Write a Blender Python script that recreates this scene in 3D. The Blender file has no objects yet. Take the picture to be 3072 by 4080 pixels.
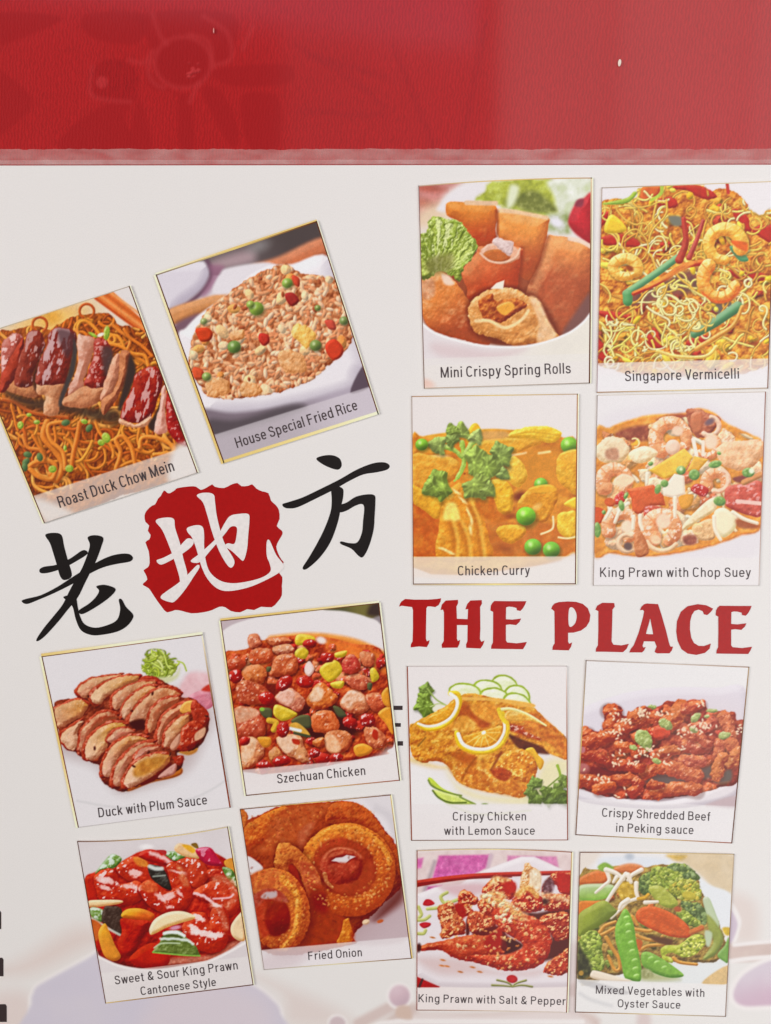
import bpy, math
import numpy as np
from mathutils import Vector, Matrix
from mathutils.geometry import tessellate_polygon

S = bpy.context.scene
# ---------------------------------------------------------------- camera, light, exposure
TILT = math.radians(7.0)
F = 26.0 / 34.6 * 4080            # focal length in sheet units of the frame (3072 x 4080)
DIST = 0.30
R_CAM = Matrix.Rotation(-TILT, 3, 'X')
CAM = -(R_CAM @ Vector((0, 0, -1))) * DIST
cd = bpy.data.cameras.new('camera'); cam = bpy.data.objects.new('camera', cd)
S.collection.objects.link(cam); S.camera = cam
cam.location = CAM; cam.rotation_euler = (-TILT, 0, 0)
cd.sensor_fit = 'VERTICAL'; cd.sensor_height = 34.6; cd.lens = 26.0
cd.clip_start = 0.01; cd.clip_end = 50

RC = np.array(R_CAM); CA = np.array(CAM)
def plane_xy(x, y, z=0.):
    """table-plane position of a point of the sheet given in the photographed sheet's units"""
    x = np.asarray(x, float); y = np.asarray(y, float)
    d = np.stack([(x - 1536) / F, -(y - 2040) / F, -np.ones_like(x)], -1) @ RC.T
    t = (z - CA[2]) / d[..., 2]
    return CA[0] + d[..., 0] * t, CA[1] + d[..., 1] * t

W = bpy.data.worlds.new('World'); S.world = W; W.use_nodes = True
wb = W.node_tree.nodes['Background']; wb.inputs[0].default_value = (1, .97, .93, 1); wb.inputs[1].default_value = .08

def window_lamp(name, corners, H, L, col=(1, 1, 1)):
    """a window of brightness L whose mirror image lies on the glossy sheet at these places"""
    P = []
    for (x, y) in corners:                         # lower-left, lower-right, upper-left
        px, py = plane_xy(x, y); px, py = float(px), float(py)
        k = H / CA[2]
        P.append(Vector((px + (px - CA[0]) * k, py + (py - CA[1]) * k, H)))
    a = P[1] - P[0]; b = P[2] - P[0]
    b = b - a * (a.dot(b) / a.dot(a))
    ctr = P[0] + a * .5 + b * .5
    l = bpy.data.lights.new(name, 'AREA'); l.shape = 'RECTANGLE'; l.size = a.length; l.size_y = b.length
    l.energy = L * math.pi * a.length * b.length; l.color = col
    o = bpy.data.objects.new(name, l); S.collection.objects.link(o)
    X = a.normalized(); Z = Vector((0, 0, 1)); Y = Z.cross(X)
    o.matrix_world = Matrix((X, Y, Z)).transposed().to_4x4(); o.location = ctr
    return o
window_lamp('window_light', [(1910, 4600), (2288, 4600), (1905, -1800)], .9, 1.0, (1, .97, .98))
window_lamp('window_light', [(2300, 4600), (2738, 4600), (2298, -1800)], .9, 1.25, (.99, .98, .99))
window_lamp('window_light', [(2750, 4600), (6200, 4600), (2748, -1800)], .9, 1.45, (.98, 1, 1.02))
window_lamp('window_light', [(-900, -144), (1895, 188), (-900, -3000)], .93, .75, (.8, .72, 1))
window_lamp('window_light', [(1160, 2300), (1906, 2300), (1160, 110)], .88, .28, (1, .85, .9))

def fill_lamp(loc, size, L, col):  # unseen soft lamp, added to brighten the left of the page
    l = bpy.data.lights.new('fill_light', 'AREA'); l.shape = 'SQUARE'; l.size = size; l.energy = L * math.pi * size * size; l.color = col
    o = bpy.data.objects.new('fill_light', l); S.collection.objects.link(o); o.location = loc
    o.rotation_euler = (-Vector(loc)).to_track_quat('-Z', 'Y').to_euler()
fill_lamp((-1.9, .3, 1.3), 1.3, 6.6, (1, .975, .945))

S.view_settings.view_transform = 'Standard'; S.view_settings.look = 'None'
S.view_settings.exposure = .09; S.view_settings.gamma = 1
S.render.engine = 'CYCLES'
S.cycles.max_bounces = 6; S.cycles.transparent_max_bounces = 8

#<PAINT>
# ---------------------------------------------------------------- print shop: what is printed on the page
# Every dish picture is printed ink.  It is laid down here, shape by shape, as the colour of the paper's own
# fine mesh (one colour per vertex), in the card's own sheet coordinates.
rng = np.random.RandomState(7)

def lin(c):
    if isinstance(c, str):
        c = [int(c[i:i + 2], 16) / 255 for i in (1, 3, 5)]
    c = np.asarray(c, float)
    return np.where(c <= 0.04045, c / 12.92, ((c + 0.055) / 1.055) ** 2.4)

def srgb(c):
    if isinstance(c, str):
        return np.array([int(c[i:i + 2], 16) / 255 for i in (1, 3, 5)])
    return np.asarray(c, float)

_LAT = np.random.RandomState(11).rand(256, 256)

def vnoise(x, y):
    xi = np.floor(x).astype(int); yi = np.floor(y).astype(int)
    fx = x - xi; fy = y - yi
    fx = fx * fx * (3 - 2 * fx); fy = fy * fy * (3 - 2 * fy)
    a = _LAT[yi & 255, xi & 255]; b = _LAT[yi & 255, (xi + 1) & 255]
    c = _LAT[(yi + 1) & 255, xi & 255]; d = _LAT[(yi + 1) & 255, (xi + 1) & 255]
    return (a * (1 - fx) + b * fx) * (1 - fy) + (c * (1 - fx) + d * fx) * fy

def fbm(x, y, sc, seed=0, oct=3):
    v = 0; a = 1; t = 0
    for i in range(oct):
        v = v + a * vnoise(x / sc + 17.3 * (seed + i), y / sc + 9.1 * (seed * 3 + i)); t += a
        a *= .55; sc = sc * .5
    return v / t * 2 - 1            # about -0.7 .. 0.7

def sst(a, b, x):
    t = np.clip((x - a) / (b - a), 0, 1)
    return t * t * (3 - 2 * t)

def smooth(pts, closed=True, n=5):
    p = np.asarray(pts, float); N = len(p); out = []
    if N < 3: return p
    rngk = range(N) if closed else range(N - 1)
    for i in rngk:
        if closed: p0, p1, p2, p3 = p[i - 1], p[i], p[(i + 1) % N], p[(i + 2) % N]
        else: p0, p1, p2, p3 = p[max(i - 1, 0)], p[i], p[i + 1], p[min(i + 2, N - 1)]
        for k in range(n):
            t = k / n
            out.append(.5 * (2 * p1 + (p2 - p0) * t + (2 * p0 - 5 * p1 + 4 * p2 - p3) * t * t + (3 * p1 - p0 - 3 * p2 + p3) * t ** 3))
    if not closed: out.append(p[-1])
    return np.array(out)

LIGHT = np.array([-.38, -.78, .5]); LIGHT = LIGHT / np.linalg.norm(LIGHT)

class Painter:
    """Lays printed shapes on a card; coordinates are the card's sheet units (about 9 to a picture pixel)."""
    def __init__(self, X, Y, bg):
        self.X, self.Y = X, Y
        self.C = np.ones(X.shape + (3,)) * srgb(bg)
        self.ID = np.zeros(X.shape, int)
        self.names = ['']
        self.seed = 0
        self.sp = abs(X[0, 1] - X[0, 0]) + abs(Y[0, 1] - Y[0, 0])
        self.sp = max(4., min(self.sp, 9.))
        self.x0, self.x1, self.y0, self.y1 = X.min(), X.max(), Y.min(), Y.max()

    def win(self, lo, hi):
        m = (self.X >= lo[0]) & (self.X <= hi[0]) & (self.Y >= lo[1]) & (self.Y <= hi[1])
        r = np.flatnonzero(m.any(1)); c = np.flatnonzero(m.any(0))
        if len(r) < 2 or len(c) < 2: return None
        return slice(max(r[0] - 1, 0), r[-1] + 2), slice(max(c[0] - 1, 0), c[-1] + 2)

    def warpxy(self, s, wp):
        x, y = self.X[s], self.Y[s]
        if wp:
            a, sc = wp
            x, y = x + a * fbm(x, y, sc, self.seed + 1), y + a * fbm(x, y, sc, self.seed + 5)
        return x, y

    def sdf_poly(self, p, x, y):
        d = np.full(x.shape, 1e18); ins = np.zeros(x.shape, bool)
        q = np.roll(p, -1, 0)
        for (ax, ay), (bx, by) in zip(p, q):
            ex, ey = bx - ax, by - ay; L = ex * ex + ey * ey
            if L < 1e-9: continue
            t = np.clip(((x - ax) * ex + (y - ay) * ey) / L, 0, 1)
            d = np.minimum(d, (x - ax - t * ex) ** 2 + (y - ay - t * ey) ** 2)
            if ay != by:
                ins ^= ((ay > y) != (by > y)) & (x < (by - ay and (bx - ax) * (y - ay) / (by - ay) + ax))
        d = np.sqrt(d)
        return np.where(ins, d, -d)

    def fill(self, s, d, c, lo=None, hi=None, ew=None, tx=None, gl=None, n=None, sf=None, al=1., clip=None, x=None, y=None, grad=None, k=1., rim=None):
        self.seed += 1
        sf = sf or self.sp * .75
        cov = sst(-sf, sf, d) * al
        if clip is not None: cov = cov * clip[s]
        xx, yy = self.X[s], self.Y[s]
        col = np.ones(d.shape + (3,)) * srgb(c)
        if grad is not None:                                   # (other colour, x0,y0, x1,y1)
            c2, gx0, gy0, gx1, gy1 = grad
            gx, gy = gx1 - gx0, gy1 - gy0
            t = sst(0, 1, ((xx - gx0) * gx + (yy - gy0) * gy) / (gx * gx + gy * gy))[..., None]
            col = col * (1 - t) + srgb(c2) * t
        sh = np.zeros(d.shape)
        if ew:
            t = np.clip(d / ew, 0, 1)
            h = (1 - (1 - t) ** 2) * ew * .8
            if tx: h = h + tx[0] * tx[1] * .55 * fbm(xx, yy, tx[1], self.seed + 3)
            gy_, gx_ = np.gradient(h)
            hx = max(abs(np.gradient(xx, axis=1)).mean(), 1e-3); hy = max(abs(np.gradient(yy, axis=0)).mean(), 1e-3)
            nx, ny = -gx_ / hx, -gy_ / hy
            nn = np.sqrt(nx * nx + ny * ny + 1)
            sh = ((nx * LIGHT[0] + ny * LIGHT[1] + LIGHT[2]) / nn - LIGHT[2]) * k
        if tx: sh = sh + tx[0] * fbm(xx, yy, tx[1], self.seed + 8)
        if lo is not None:
            t = (.92 * np.clip(-sh * 1.05, 0, 1))[..., None]; col = col * (1 - t) + srgb(lo) * t
        if hi is not None:
            t = (.9 * np.clip(sh * 1.45, 0, 1))[..., None]; col = col * (1 - t) + srgb(hi) * t
        if rim is not None:                                     # (colour, width)
            t = (1 - sst(0, rim[1], d))[..., None]; col = col * (1 - t) + srgb(rim[0]) * t
        if gl:                                                  # (amount, size, threshold[, colour])
            ax_, ay_ = gl[4] if len(gl) > 4 else (1., 1.)
            g = fbm(xx * ax_ + yy * .3, yy * ay_, gl[1], self.seed + 21) + .35 * sh
            t = (sst(gl[2], gl[2] + .16, g) * gl[0] * sst(0, 14, d))[..., None]
            col = col * (1 - t) + srgb(gl[3] if len(gl) > 3 else '#f0d8d4') * t
        c3 = cov[..., None]
        self.C[s] = self.C[s] * (1 - c3) + col * c3
        if n:
            self.names.append(n)
            self.ID[s] = np.where(cov > .5 * al, len(self.names) - 1, self.ID[s])

    def poly(self, pts, c, sm=True, wp=None, **k):
        p = smooth(pts) if sm else np.asarray(pts, float)
        m = 14 + (wp[0] if wp else 0) + (k.get('sf') or 0)
        s = self.win(p.min(0) - m, p.max(0) + m)
        if s is None: return
        x, y = self.warpxy(s, wp)
        self.fill(s, self.sdf_poly(p, x, y), c, **k)

    def mask(self, pts, sm=True, wp=None, sf=8):
        p = smooth(pts) if sm else np.asarray(pts, float)
        s = (slice(None), slice(None)); x, y = self.warpxy(s, wp)
        return sst(-sf, sf, self.sdf_poly(p, x, y))

    def ell(self, cx, cy, rx, ry, rot, c, wp=None, **k):
        r = max(rx, ry) + 14 + (wp[0] if wp else 0) + (k.get('sf') or 0)
        s = self.win((cx - r, cy - r), (cx + r, cy + r))
        if s is None: return
        x, y = self.warpxy(s, wp)
        ca, sa = math.cos(rot), math.sin(rot)
        u = ((x - cx) * ca + (y - cy) * sa) / rx; v = (-(x - cx) * sa + (y - cy) * ca) / ry
        q = np.sqrt(u * u + v * v)
        self.fill(s, (1 - q) * min(rx, ry), c, **k)

    def line(self, pts, w, c, w1=None, sm=True, wp=None, **k):
        p = smooth(pts, False, 5) if sm and len(pts) > 2 else np.asarray(pts, float)
        w1 = w if w1 is None else w1
        m = max(w, w1) + 14 + (wp[0] if wp else 0)
        s = self.win(p.min(0) - m, p.max(0) + m)
        if s is None: return
        x, y = self.warpxy(s, wp)
        d = np.full(x.shape, -1e9); N = len(p) - 1
        for i in range(N):
            ax, ay = p[i]; ex, ey = p[i + 1] - p[i]; L = ex * ex + ey * ey + 1e-9
            t = np.clip(((x - ax) * ex + (y - ay) * ey) / L, 0, 1)
            ww = (w + (w1 - w) * (i + t) / N) * .5
            d = np.maximum(d, ww - np.sqrt((x - ax - t * ex) ** 2 + (y - ay - t * ey) ** 2))
        k.setdefault('ew', max(w, w1) * .5)
        self.fill(s, d, c, **k)

    # ---- food helpers
    def strip(self, yl, yr, xl, xr, al=.74, c='#e2dcd8', n='caption_strip'):
        """the milky caption strip across the card's foot"""
        t = (self.X - xl) / (xr - xl)
        d = self.Y - (yl + (yr - yl) * t)
        s = (slice(None), slice(None))
        self.fill(s, d, c, al=al, n=n)

    def spots(self, num, clip, r, cols, asp=(1, 1.6), seed=1, bright=.25, **k):
        R = np.random.RandomState(seed)
        yy, xx = np.nonzero(clip > .6)
        if len(yy) == 0: return
        pick = R.randint(0, len(yy), num)
        pick = pick[np.argsort(yy[pick])]
        for i in pick:
            a = R.uniform(r[0], r[1]); b = a * R.uniform(*asp)
            c = srgb(cols[R.randint(len(cols))]); 
            self.ell(self.X[yy[i], xx[i]], self.Y[yy[i], xx[i]], b, a, R.uniform(0, 3.14), c, ew=a * .9,
                     lo=c * .5, hi=np.clip(c * 1.1 + bright * .4, 0, 1), clip=clip, **k)

    def noodles(self, num, clip, w, cols, length=(180, 420), curl=.5, seed=1, al=1.):
        R = np.random.RandomState(seed)
        yy, xx = np.nonzero(clip > .5)
        for j in range(num):
            i = R.randint(len(yy))
            x, y = self.X[yy[i], xx[i]], self.Y[yy[i], xx[i]]
            a = R.uniform(0, 6.28); kk = R.normal(0, curl); L = R.uniform(*length); st = 26.
            pts = [(x, y)]
            for q in range(int(L / st)):
                kk += R.normal(0, curl * .35); kk *= .93
                a += kk; x += math.cos(a) * st; y += math.sin(a) * st
                pts.append((x, y))
            if len(pts) < 3: continue
            c = srgb(cols[R.randint(len(cols))]); ww = R.uniform(*w)
            self.line(pts, ww * 1.5, c * .42, clip=clip, al=.34 * al, ew=None, sf=ww * .6)
            self.line(pts, ww, c, lo=c * .5, hi=np.clip(c * 1.12 + .12, 0, 1), clip=clip, al=al)

    def lumps(self, num, clip, r, cols, seed=1, wp=(14, 40), gl=None, tx=(.3, 30), order=True, lo=.42, shadow=.5, k=1.):
        """irregular pieces of food heaped back to front"""
        R = np.random.RandomState(seed)
        yy, xx = np.nonzero(clip > .6)
        pick = R.randint(0, len(yy), num)
        if order: pick = pick[np.argsort(yy[pick])]
        for i in pick:
            cx, cy = self.X[yy[i], xx[i]], self.Y[yy[i], xx[i]]
            n = R.randint(5, 8); rr = R.uniform(*r); asp = R.uniform(.65, 1.); th = R.uniform(0, 3.14)
            pts = []
            for q in range(n):
                t = 6.283 * q / n + R.uniform(-.25, .25); m = rr * R.uniform(.75, 1.15)
                px, py = m * math.cos(t), m * asp * math.sin(t)
                pts.append((cx + px * math.cos(th) - py * math.sin(th), cy + px * math.sin(th) + py * math.cos(th)))
            c = srgb(cols[R.randint(len(cols))])
            if shadow: self.poly([(a + 6, b + 12) for a, b in pts], c * .25, al=shadow, sf=16, clip=clip)
            self.poly(pts, c, lo=c * lo, hi=np.clip(c * 1.1 + .14, 0, 1), ew=rr * .55, wp=wp, tx=tx, gl=gl, clip=clip, k=k)

    def sprig(self, cx, cy, R, rot, c, lobes=5, n='parsley', sq=1.):
        """one lobed parsley leaf with pale veins"""
        c = srgb(c); pts = []
        for i in range(49):
            a = -2.25 + 4.5 * i / 48
            r = R * (.62 + .30 * abs(math.cos(a * lobes / 2.0)) ** .6 + .08 * math.cos(a * lobes * 2)) * (1 - .12 * abs(a))
            pts.append((cx + r * math.cos(a + rot), cy + r * sq * math.sin(a + rot)))
        pts.append((cx - R * .25 * math.cos(rot), cy - R * .25 * sq * math.sin(rot)))
        self.poly([(x + R * .06, y + R * .14) for x, y in pts], c * .25, sm=False, al=.4, sf=R * .14)
        self.poly(pts, c, sm=False, lo=c * .55, hi=np.clip(c * 1.15 + .16, 0, 1), ew=R * .35, tx=(.35, R * .5), wp=(R * .08, R * .5), n=n, grad=(c * .72, cx + R * .5, cy + R * .5, cx, cy - R * .2))
        for i in range(lobes):
            a = rot - 1.7 + 3.4 * i / (lobes - 1)
            self.line([(cx, cy), (cx + R * .7 * math.cos(a), cy + R * .7 * sq * math.sin(a))], R * .09, np.clip(c * 1.2 + .12, 0, 1), w1=R * .03, ew=None, sf=R * .06, al=.28)

    def pea(self, cx, cy, r, c='#6a9a2c', n='pea'):
        c = srgb(c) * .86 + np.array([.05, .05, .03]); r = r * .94
        self.ell(cx + r * .15, cy + r * .25, r * 1.1, r * 1.05, 0, c * .3, al=.45, sf=r * .3)
        self.ell(cx, cy, r, r * .95, 0, c, lo=c * .45, hi=np.clip(c * 1.15 + .12, 0, 1), ew=r, n=n)
        self.ell(cx - r * .3, cy - r * .3, r * .22, r * .26, 0, '#e2e8c4', al=.6, sf=r * .2)

    def arc(self, cx, cy, R, a0, a1, n=12, sq=1., rot=0.):
        o = []
        for i in range(n + 1):
            a = math.radians(a0 + (a1 - a0) * i / n)
            x, y = R * math.cos(a), R * sq * math.sin(a)
            r = math.radians(rot)
            o.append((cx + x * math.cos(r) - y * math.sin(r), cy + x * math.sin(r) + y * math.cos(r)))
        return o

    def prawn(self, cx, cy, R, w, a0, a1, c, stripe, hi, sq=1., rot=0., w1=None, gl=None, n='prawn', lo=None, nst=6):
        p = self.arc(cx, cy, R, a0, a1, 14, sq, rot)
        c = srgb(c); lo = c * .55 if lo is None else lo
        self.line([(a + 5, b + 12) for a, b in p], w * 1.1, c * .3, w1=(w1 or w * .6), al=.45, ew=None, sf=18)
        self.line(p, w, c, w1=w1 or w * .55, lo=lo, hi=hi, tx=(.28, 26), gl=gl, wp=(7, 30), n=n)
        for i in range(nst):
            t = (i + .6) / nst; a = a0 + (a1 - a0) * t
            ww = (w + ((w1 or w * .55) - w) * t) * .46
            q0 = self.arc(cx, cy, R - ww, a, a, 1, sq, rot)[0]; q1 = self.arc(cx, cy, R + ww, a + 7, a + 7, 1, sq, rot)[0]
            self.line([q0, q1], 9, stripe, al=.75, ew=None, sf=6)

def _blur(a):
    b = np.pad(a, ((1, 1), (1, 1), (0, 0)), 'edge')
    b = b[:-2] * .25 + b[1:-1] * .5 + b[2:] * .25
    return b[:, :-2] * .25 + b[:, 1:-1] * .5 + b[:, 2:] * .25

def finish(self, key, tone=(.9, 1.1)):
    """ink spread and the uneven density of a cheap print"""
    C = self.C * .6 + _blur(self.C) * .4
    k = sum(map(ord, key)); x, y = self.X, self.Y
    wx, wy = x + 14 * fbm(x, y, 40, k + 9), y + 14 * fbm(x, y, 40, k + 13)
    g = .07 * fbm(x, y, 90, k) + .055 * fbm(wx, wy, 26, k + 4, 2) + .05 * (np.random.RandomState(k).rand(*x.shape) - .5)
    chroma = C.max(-1) - C.min(-1)
    mid = sst(.10, .38, chroma)                                # the food, not the paper
    C = np.clip(C * (1 + (g * mid)[..., None]), 0, 1)
    m = C.mean(-1, keepdims=True); C = np.clip(m + (C - m) * (.82 + (tone[1] - .82) * sst(.05, .16, chroma)[..., None]), 0, 1)
    w = sst(.55, .9, C.max(-1))[..., None]                     # paper stays paper
    C = C ** (tone[0] * (1 - w * .5) + w * .5)
    if len(tone) > 2:
        tint = np.array(tone[2]); C = C * (1 + (tint - 1) * mid[..., None])
    B = C
    for _ in range(9): B = _blur(B)
    C = C + .42 * (C - B) * mid[..., None]                     # the scan was sharpened before printing
    self.C = np.clip(C, 0.02, 1)
Painter.finish = finish

CARDS = []
def card(name, label, region, quad, **k):
    def deco(fn):
        CARDS.append(dict(name=name, label=label, region=region, quad=quad, fn=fn, **k)); return fn
    return deco
# ---------------------------------------------------------------- the fourteen dish pictures
DK, GD, LT, RD = '#5e3014', '#d9bd72', '#efe6c6', '#8a3a1c'

@card('roast_duck_picture', 'tilted picture of sliced roast duck on brown noodles, cut off by the left edge', (0, 1120, 800),
      [(-265, 474), (1075, 38), (1642, 1590), (365, 2010)], tone=(0.93, 1.04, (1.0, .93, .90)), bg='#d9cbbb',
      text=[('Roast Duck Chow Mein', 497, 1882, 1450, 1572, 96)],
      edge=dict(R=[(DK, DK, DK, 9), (LT, LT, LT, 9)], L=[(DK, DK, DK, 8), (LT, GD, LT, 12)], T=[('#a89c8c', '#cdbf9c', '#b0a496', 8)], B=[('#a79f98', '#c8c0b8', '#b5ada6', 5)]))
def _(P):
    P.ell(420, 330, 330, 110, -.3, '#dcb85e', sf=90, al=.85)
    P.ell(430, 300, 70, 60, 0, '#d2a03c', sf=50, al=.8)
    P.poly([(900, 60), (1100, 40), (1200, 330), (1050, 220)], '#d8cfca', sf=20)
    P.poly([(780, 140), (1180, 440), (1220, 420), (1160, 300), (930, 80)], '#cf7436', sm=False, n='chopsticks', sf=10)
    for k, c in ((0, '#b2481c'), (45, '#e09a58'), (85, '#b85a24'), (125, '#e0a264')):
        P.line([(795 + k, 145 - k * .4), (1190 + k * .3, 435 - k * .9)], 22, c, ew=None, al=.8, sf=9)
    R = P.mask([(-20, 470), (100, 410), (170, 380), (280, 370), (300, 400), (420, 400), (560, 320), (690, 280), (900, 270), (1000, 370), (1200, 430), (1420, 900), (1560, 1365), (1000, 1560), (285, 1790), (120, 1400), (-30, 1000)], wp=(14, 50))
    P.poly([(-20, 470), (100, 410), (280, 370), (420, 400), (560, 320), (690, 280), (900, 270), (1000, 370), (1200, 430), (1420, 900), (1640, 1590), (1000, 1780), (365, 2010), (120, 1400), (-30, 1000)], '#87400f', tx=(.8, 46), lo='#4c1c0a', hi='#c06a28', ew=60, n='noodles', wp=(14, 50))
    P.noodles(130, R, (18, 28), ['#c0661f', '#d07e2a', '#aa5018', '#964414', '#da8e34'], seed=3, curl=.22, length=(220, 520))
    P.noodles(110, R, (20, 32), ['#dc8c30', '#cc7424', '#e6a048', '#bc5e1e', '#d4802c'], seed=4, curl=.36, length=(220, 560))
    for q, w_, c_ in (([(390, 1170), (360, 1290), (450, 1400), (520, 1520), (470, 1650), (420, 1600)], 54, '#cc7a2a'), ([(530, 1180), (500, 1170), (400, 1200), (420, 1320), (520, 1420), (540, 1560)], 34, '#d88a34'), ([(240, 1540), (300, 1500), (400, 1490), (460, 1540), (430, 1640), (320, 1620), (250, 1560)], 40, '#d28430'), ([(660, 1180), (640, 1300), (610, 1420), (590, 1560)], 40, '#c46e24'), ([(960, 1560), (1000, 1420), (960, 1320), (1020, 1290), (1090, 1380), (1120, 1520)], 36, '#d0802e'), ([(1160, 1380), (1180, 1300), (1300, 1300), (1420, 1360), (1440, 1420), (1280, 1440)], 34, '#d88c36'), ([(20, 980), (120, 1000), (240, 1080), (400, 1110), (560, 1130)], 30, '#b85a22'), ([(190, 1280), (230, 1380), (330, 1400), (370, 1470)], 30, '#cc7a2e'), ([(900, 520), (1000, 540), (1100, 600), (1200, 620), (1230, 700)], 30, '#d8882e'), ([(930, 360), (1000, 420), (1080, 480), (1060, 560)], 28, '#d48030'), ([(620, 400), (650, 440), (620, 500)], 26, '#d89040'), ([(1030, 400), (1080, 470), (1180, 540), (1260, 620)], 26, '#cc7428')):
        P.line([(a + 6, b + 12) for a, b in q], w_, '#40180a', ew=None, al=.5, sf=14)
        P.line(q, w_, c_, lo='#8c4014', hi='#eeb460', ew=w_ * .5)
    for x, y in ((330, 360), (720, 250)):
        P.line(P.arc(x, y, 60, 120, 420, 10), 22, '#b4561f', lo='#7a3414', hi='#d88a4a')
    # dark gaps beneath the meat
    P.poly([(0, 880), (220, 960), (420, 980), (700, 1040), (980, 1080), (960, 1190), (620, 1110), (380, 1090), (120, 1000)], '#33221c', sf=40, al=.85)
    fl = dict(tx=(.35, 40), ew=60, wp=(10, 50))
    P.poly([(50, 800), (180, 850), (300, 880), (300, 960), (180, 950), (50, 900)], '#b97c50', lo='#7a4228', hi='#d8a880', **fl)
    P.poly([(20, 520), (130, 430), (190, 470), (150, 600), (60, 760), (10, 800)], '#a04c40', lo='#6a2014', hi='#d0988c', n='duck_slice', gl=(.7, 40, .15), **fl)
    P.poly([(130, 560), (200, 480), (180, 700), (60, 900), (0, 920), (10, 780)], '#8e2c18', lo='#4c140c', hi='#c0503a', **fl)
    P.poly([(240, 420), (330, 420), (375, 520), (340, 620), (280, 760), (270, 860), (150, 880), (120, 820), (160, 640), (200, 520)], '#7c2a1c', lo='#44140e', hi='#a85240', gl=(.75, 46, .1, '#c4a09c', (1.7, .55)), n='duck_slice', **fl)
    P.poly([(370, 540), (300, 720), (270, 840), (300, 920), (330, 900), (330, 700)], '#2e1612', sf=14, al=.8)
    P.poly([(320, 830), (540, 820), (500, 950), (480, 1100), (360, 1095), (380, 960), (310, 930)], '#c59068', lo='#8a5232', hi='#e4c8a4', n='duck_slice', **fl)
    P.poly([(400, 450), (460, 385), (600, 410), (640, 480), (600, 620), (560, 800), (530, 850), (310, 860), (295, 780), (340, 640), (390, 520)], '#7e281e', lo='#44140f', hi='#ac5a4c', gl=(.85, 50, .04, '#c8aaaa', (1.7, .55)), n='duck_slice', **fl)
    P.poly([(480, 400), (610, 430), (620, 500), (560, 640), (500, 520)], '#43262a', al=.75, sf=22, tx=(.3, 30), hi='#8a4a48')
    P.poly([(610, 480), (640, 560), (620, 740), (560, 900), (500, 1040), (490, 980), (560, 780), (600, 600)], '#3b302e', sf=12)
    P.poly([(640, 470), (680, 445), (790, 480), (770, 620), (700, 800), (690, 900), (600, 950), (560, 920), (640, 720)], '#cc9c84', lo='#9c6048', hi='#ecd0c0', n='duck_slice', grad=('#b47862', 640, 500, 780, 620), **fl)
    P.poly([(560, 950), (700, 880), (860, 880), (820, 1000), (700, 1050), (520, 1030)], '#bf845c', lo='#84492c', hi='#deb48c', **fl)
    P.poly([(790, 480), (880, 490), (940, 600), (900, 720), (860, 880), (700, 870), (720, 780), (770, 620)], '#8c241c', lo='#3e1612', hi='#c4685a', n='duck_slice', gl=(.5, 34, .2), **fl)
    P.poly([(860, 540), (930, 560), (940, 680), (880, 780), (840, 640)], '#44302e', sf=24, al=.85)
    P.poly([(940, 640), (990, 600), (1000, 720), (950, 900), (860, 990), (830, 970), (870, 840)], '#c88e70', lo='#8a5038', hi='#e8c4a8', n='duck_slice', **fl)
    P.poly([(1000, 580), (1080, 600), (1060, 760), (980, 960), (860, 1110), (840, 1000), (950, 900), (990, 740)], '#b06c44', lo='#5e281a', hi='#d8a074', **fl)
    P.poly([(1080, 610), (1130, 740), (1090, 880), (1010, 1060), (980, 1040), (1040, 800)], '#35241f', sf=16)
    P.poly([(1130, 760), (1290, 710), (1350, 830), (1300, 1010), (1240, 1150), (1120, 1180), (1000, 1140), (1020, 1030), (1090, 900)], '#8e2016', lo='#4a0e0a', hi='#bc4830', gl=(.8, 48, .08, '#d0aca8', (1.7, .55)), n='duck_slice', **fl)
    P.poly([(1000, 1140), (1120, 1190), (1250, 1120), (1230, 1190), (1120, 1215), (990, 1180)], '#d2a684', lo='#9a6444', hi='#ecd0b4', **fl)
    P.poly([(1340, 960), (1300, 1080), (1230, 1200), (1290, 1240), (1330, 1080)], '#33201c', sf=10)
    P.poly([(1345, 880), (1385, 880), (1370, 1080), (1390, 1230), (1330, 1270), (1280, 1230), (1320, 1060)], '#d8a796', lo='#a86a58', hi='#eed2c6', n='duck_slice', **fl)
    P.poly([(1390, 900), (1430, 960), (1560, 1340), (1480, 1350), (1390, 1230), (1375, 1060)], '#8f1a18', lo='#4c0c0c', hi='#c44038', gl=(.5, 30, .25), n='duck_slice', **fl)
    # spring onion
    for x, y, rx, ry, r in ((885, 430, 26, 60, .1), (770, 445, 40, 14, .5), (170, 1195, 26, 32, 0), (240, 1110, 22, 16, 0), (305, 1170, 26, 18, 0), (575, 1555, 34, 30, 0), (540, 1385, 14, 24, 0), (435, 1560, 34, 30, 0), (840, 1340, 30, 26, .4), (880, 1300, 34, 44, -.4), (700, 1165, 30, 20, .3)):
        P.ell(x, y, rx, ry, r, '#8fb03a', lo='#4f6e1e', hi='#dce89a', ew=16, tx=(.3, 20))
    for x, y in ((230, 1440), (215, 1500), (330, 1460), (740, 1220), (545, 1175), (205, 1545)):
        P.ell(x, y, 36, 26, rng.uniform(0, 3), '#46643a', lo='#22361e', hi='#86a468', ew=20)
    P.ell(835, 445, 30, 14, -.4, '#e6e4d2')
    P.strip(1780, 1370, 285, 1560, .68, '#ded4cf')
    P.poly([(280, 1800), (600, 1920), (480, 1980), (380, 2000)], '#ded8d2', al=.8, sf=40)
    P.poly([(1450, 1380), (1570, 1370), (1640, 1590), (1400, 1660)], '#ded8d2', al=.9, sf=40)

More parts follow.
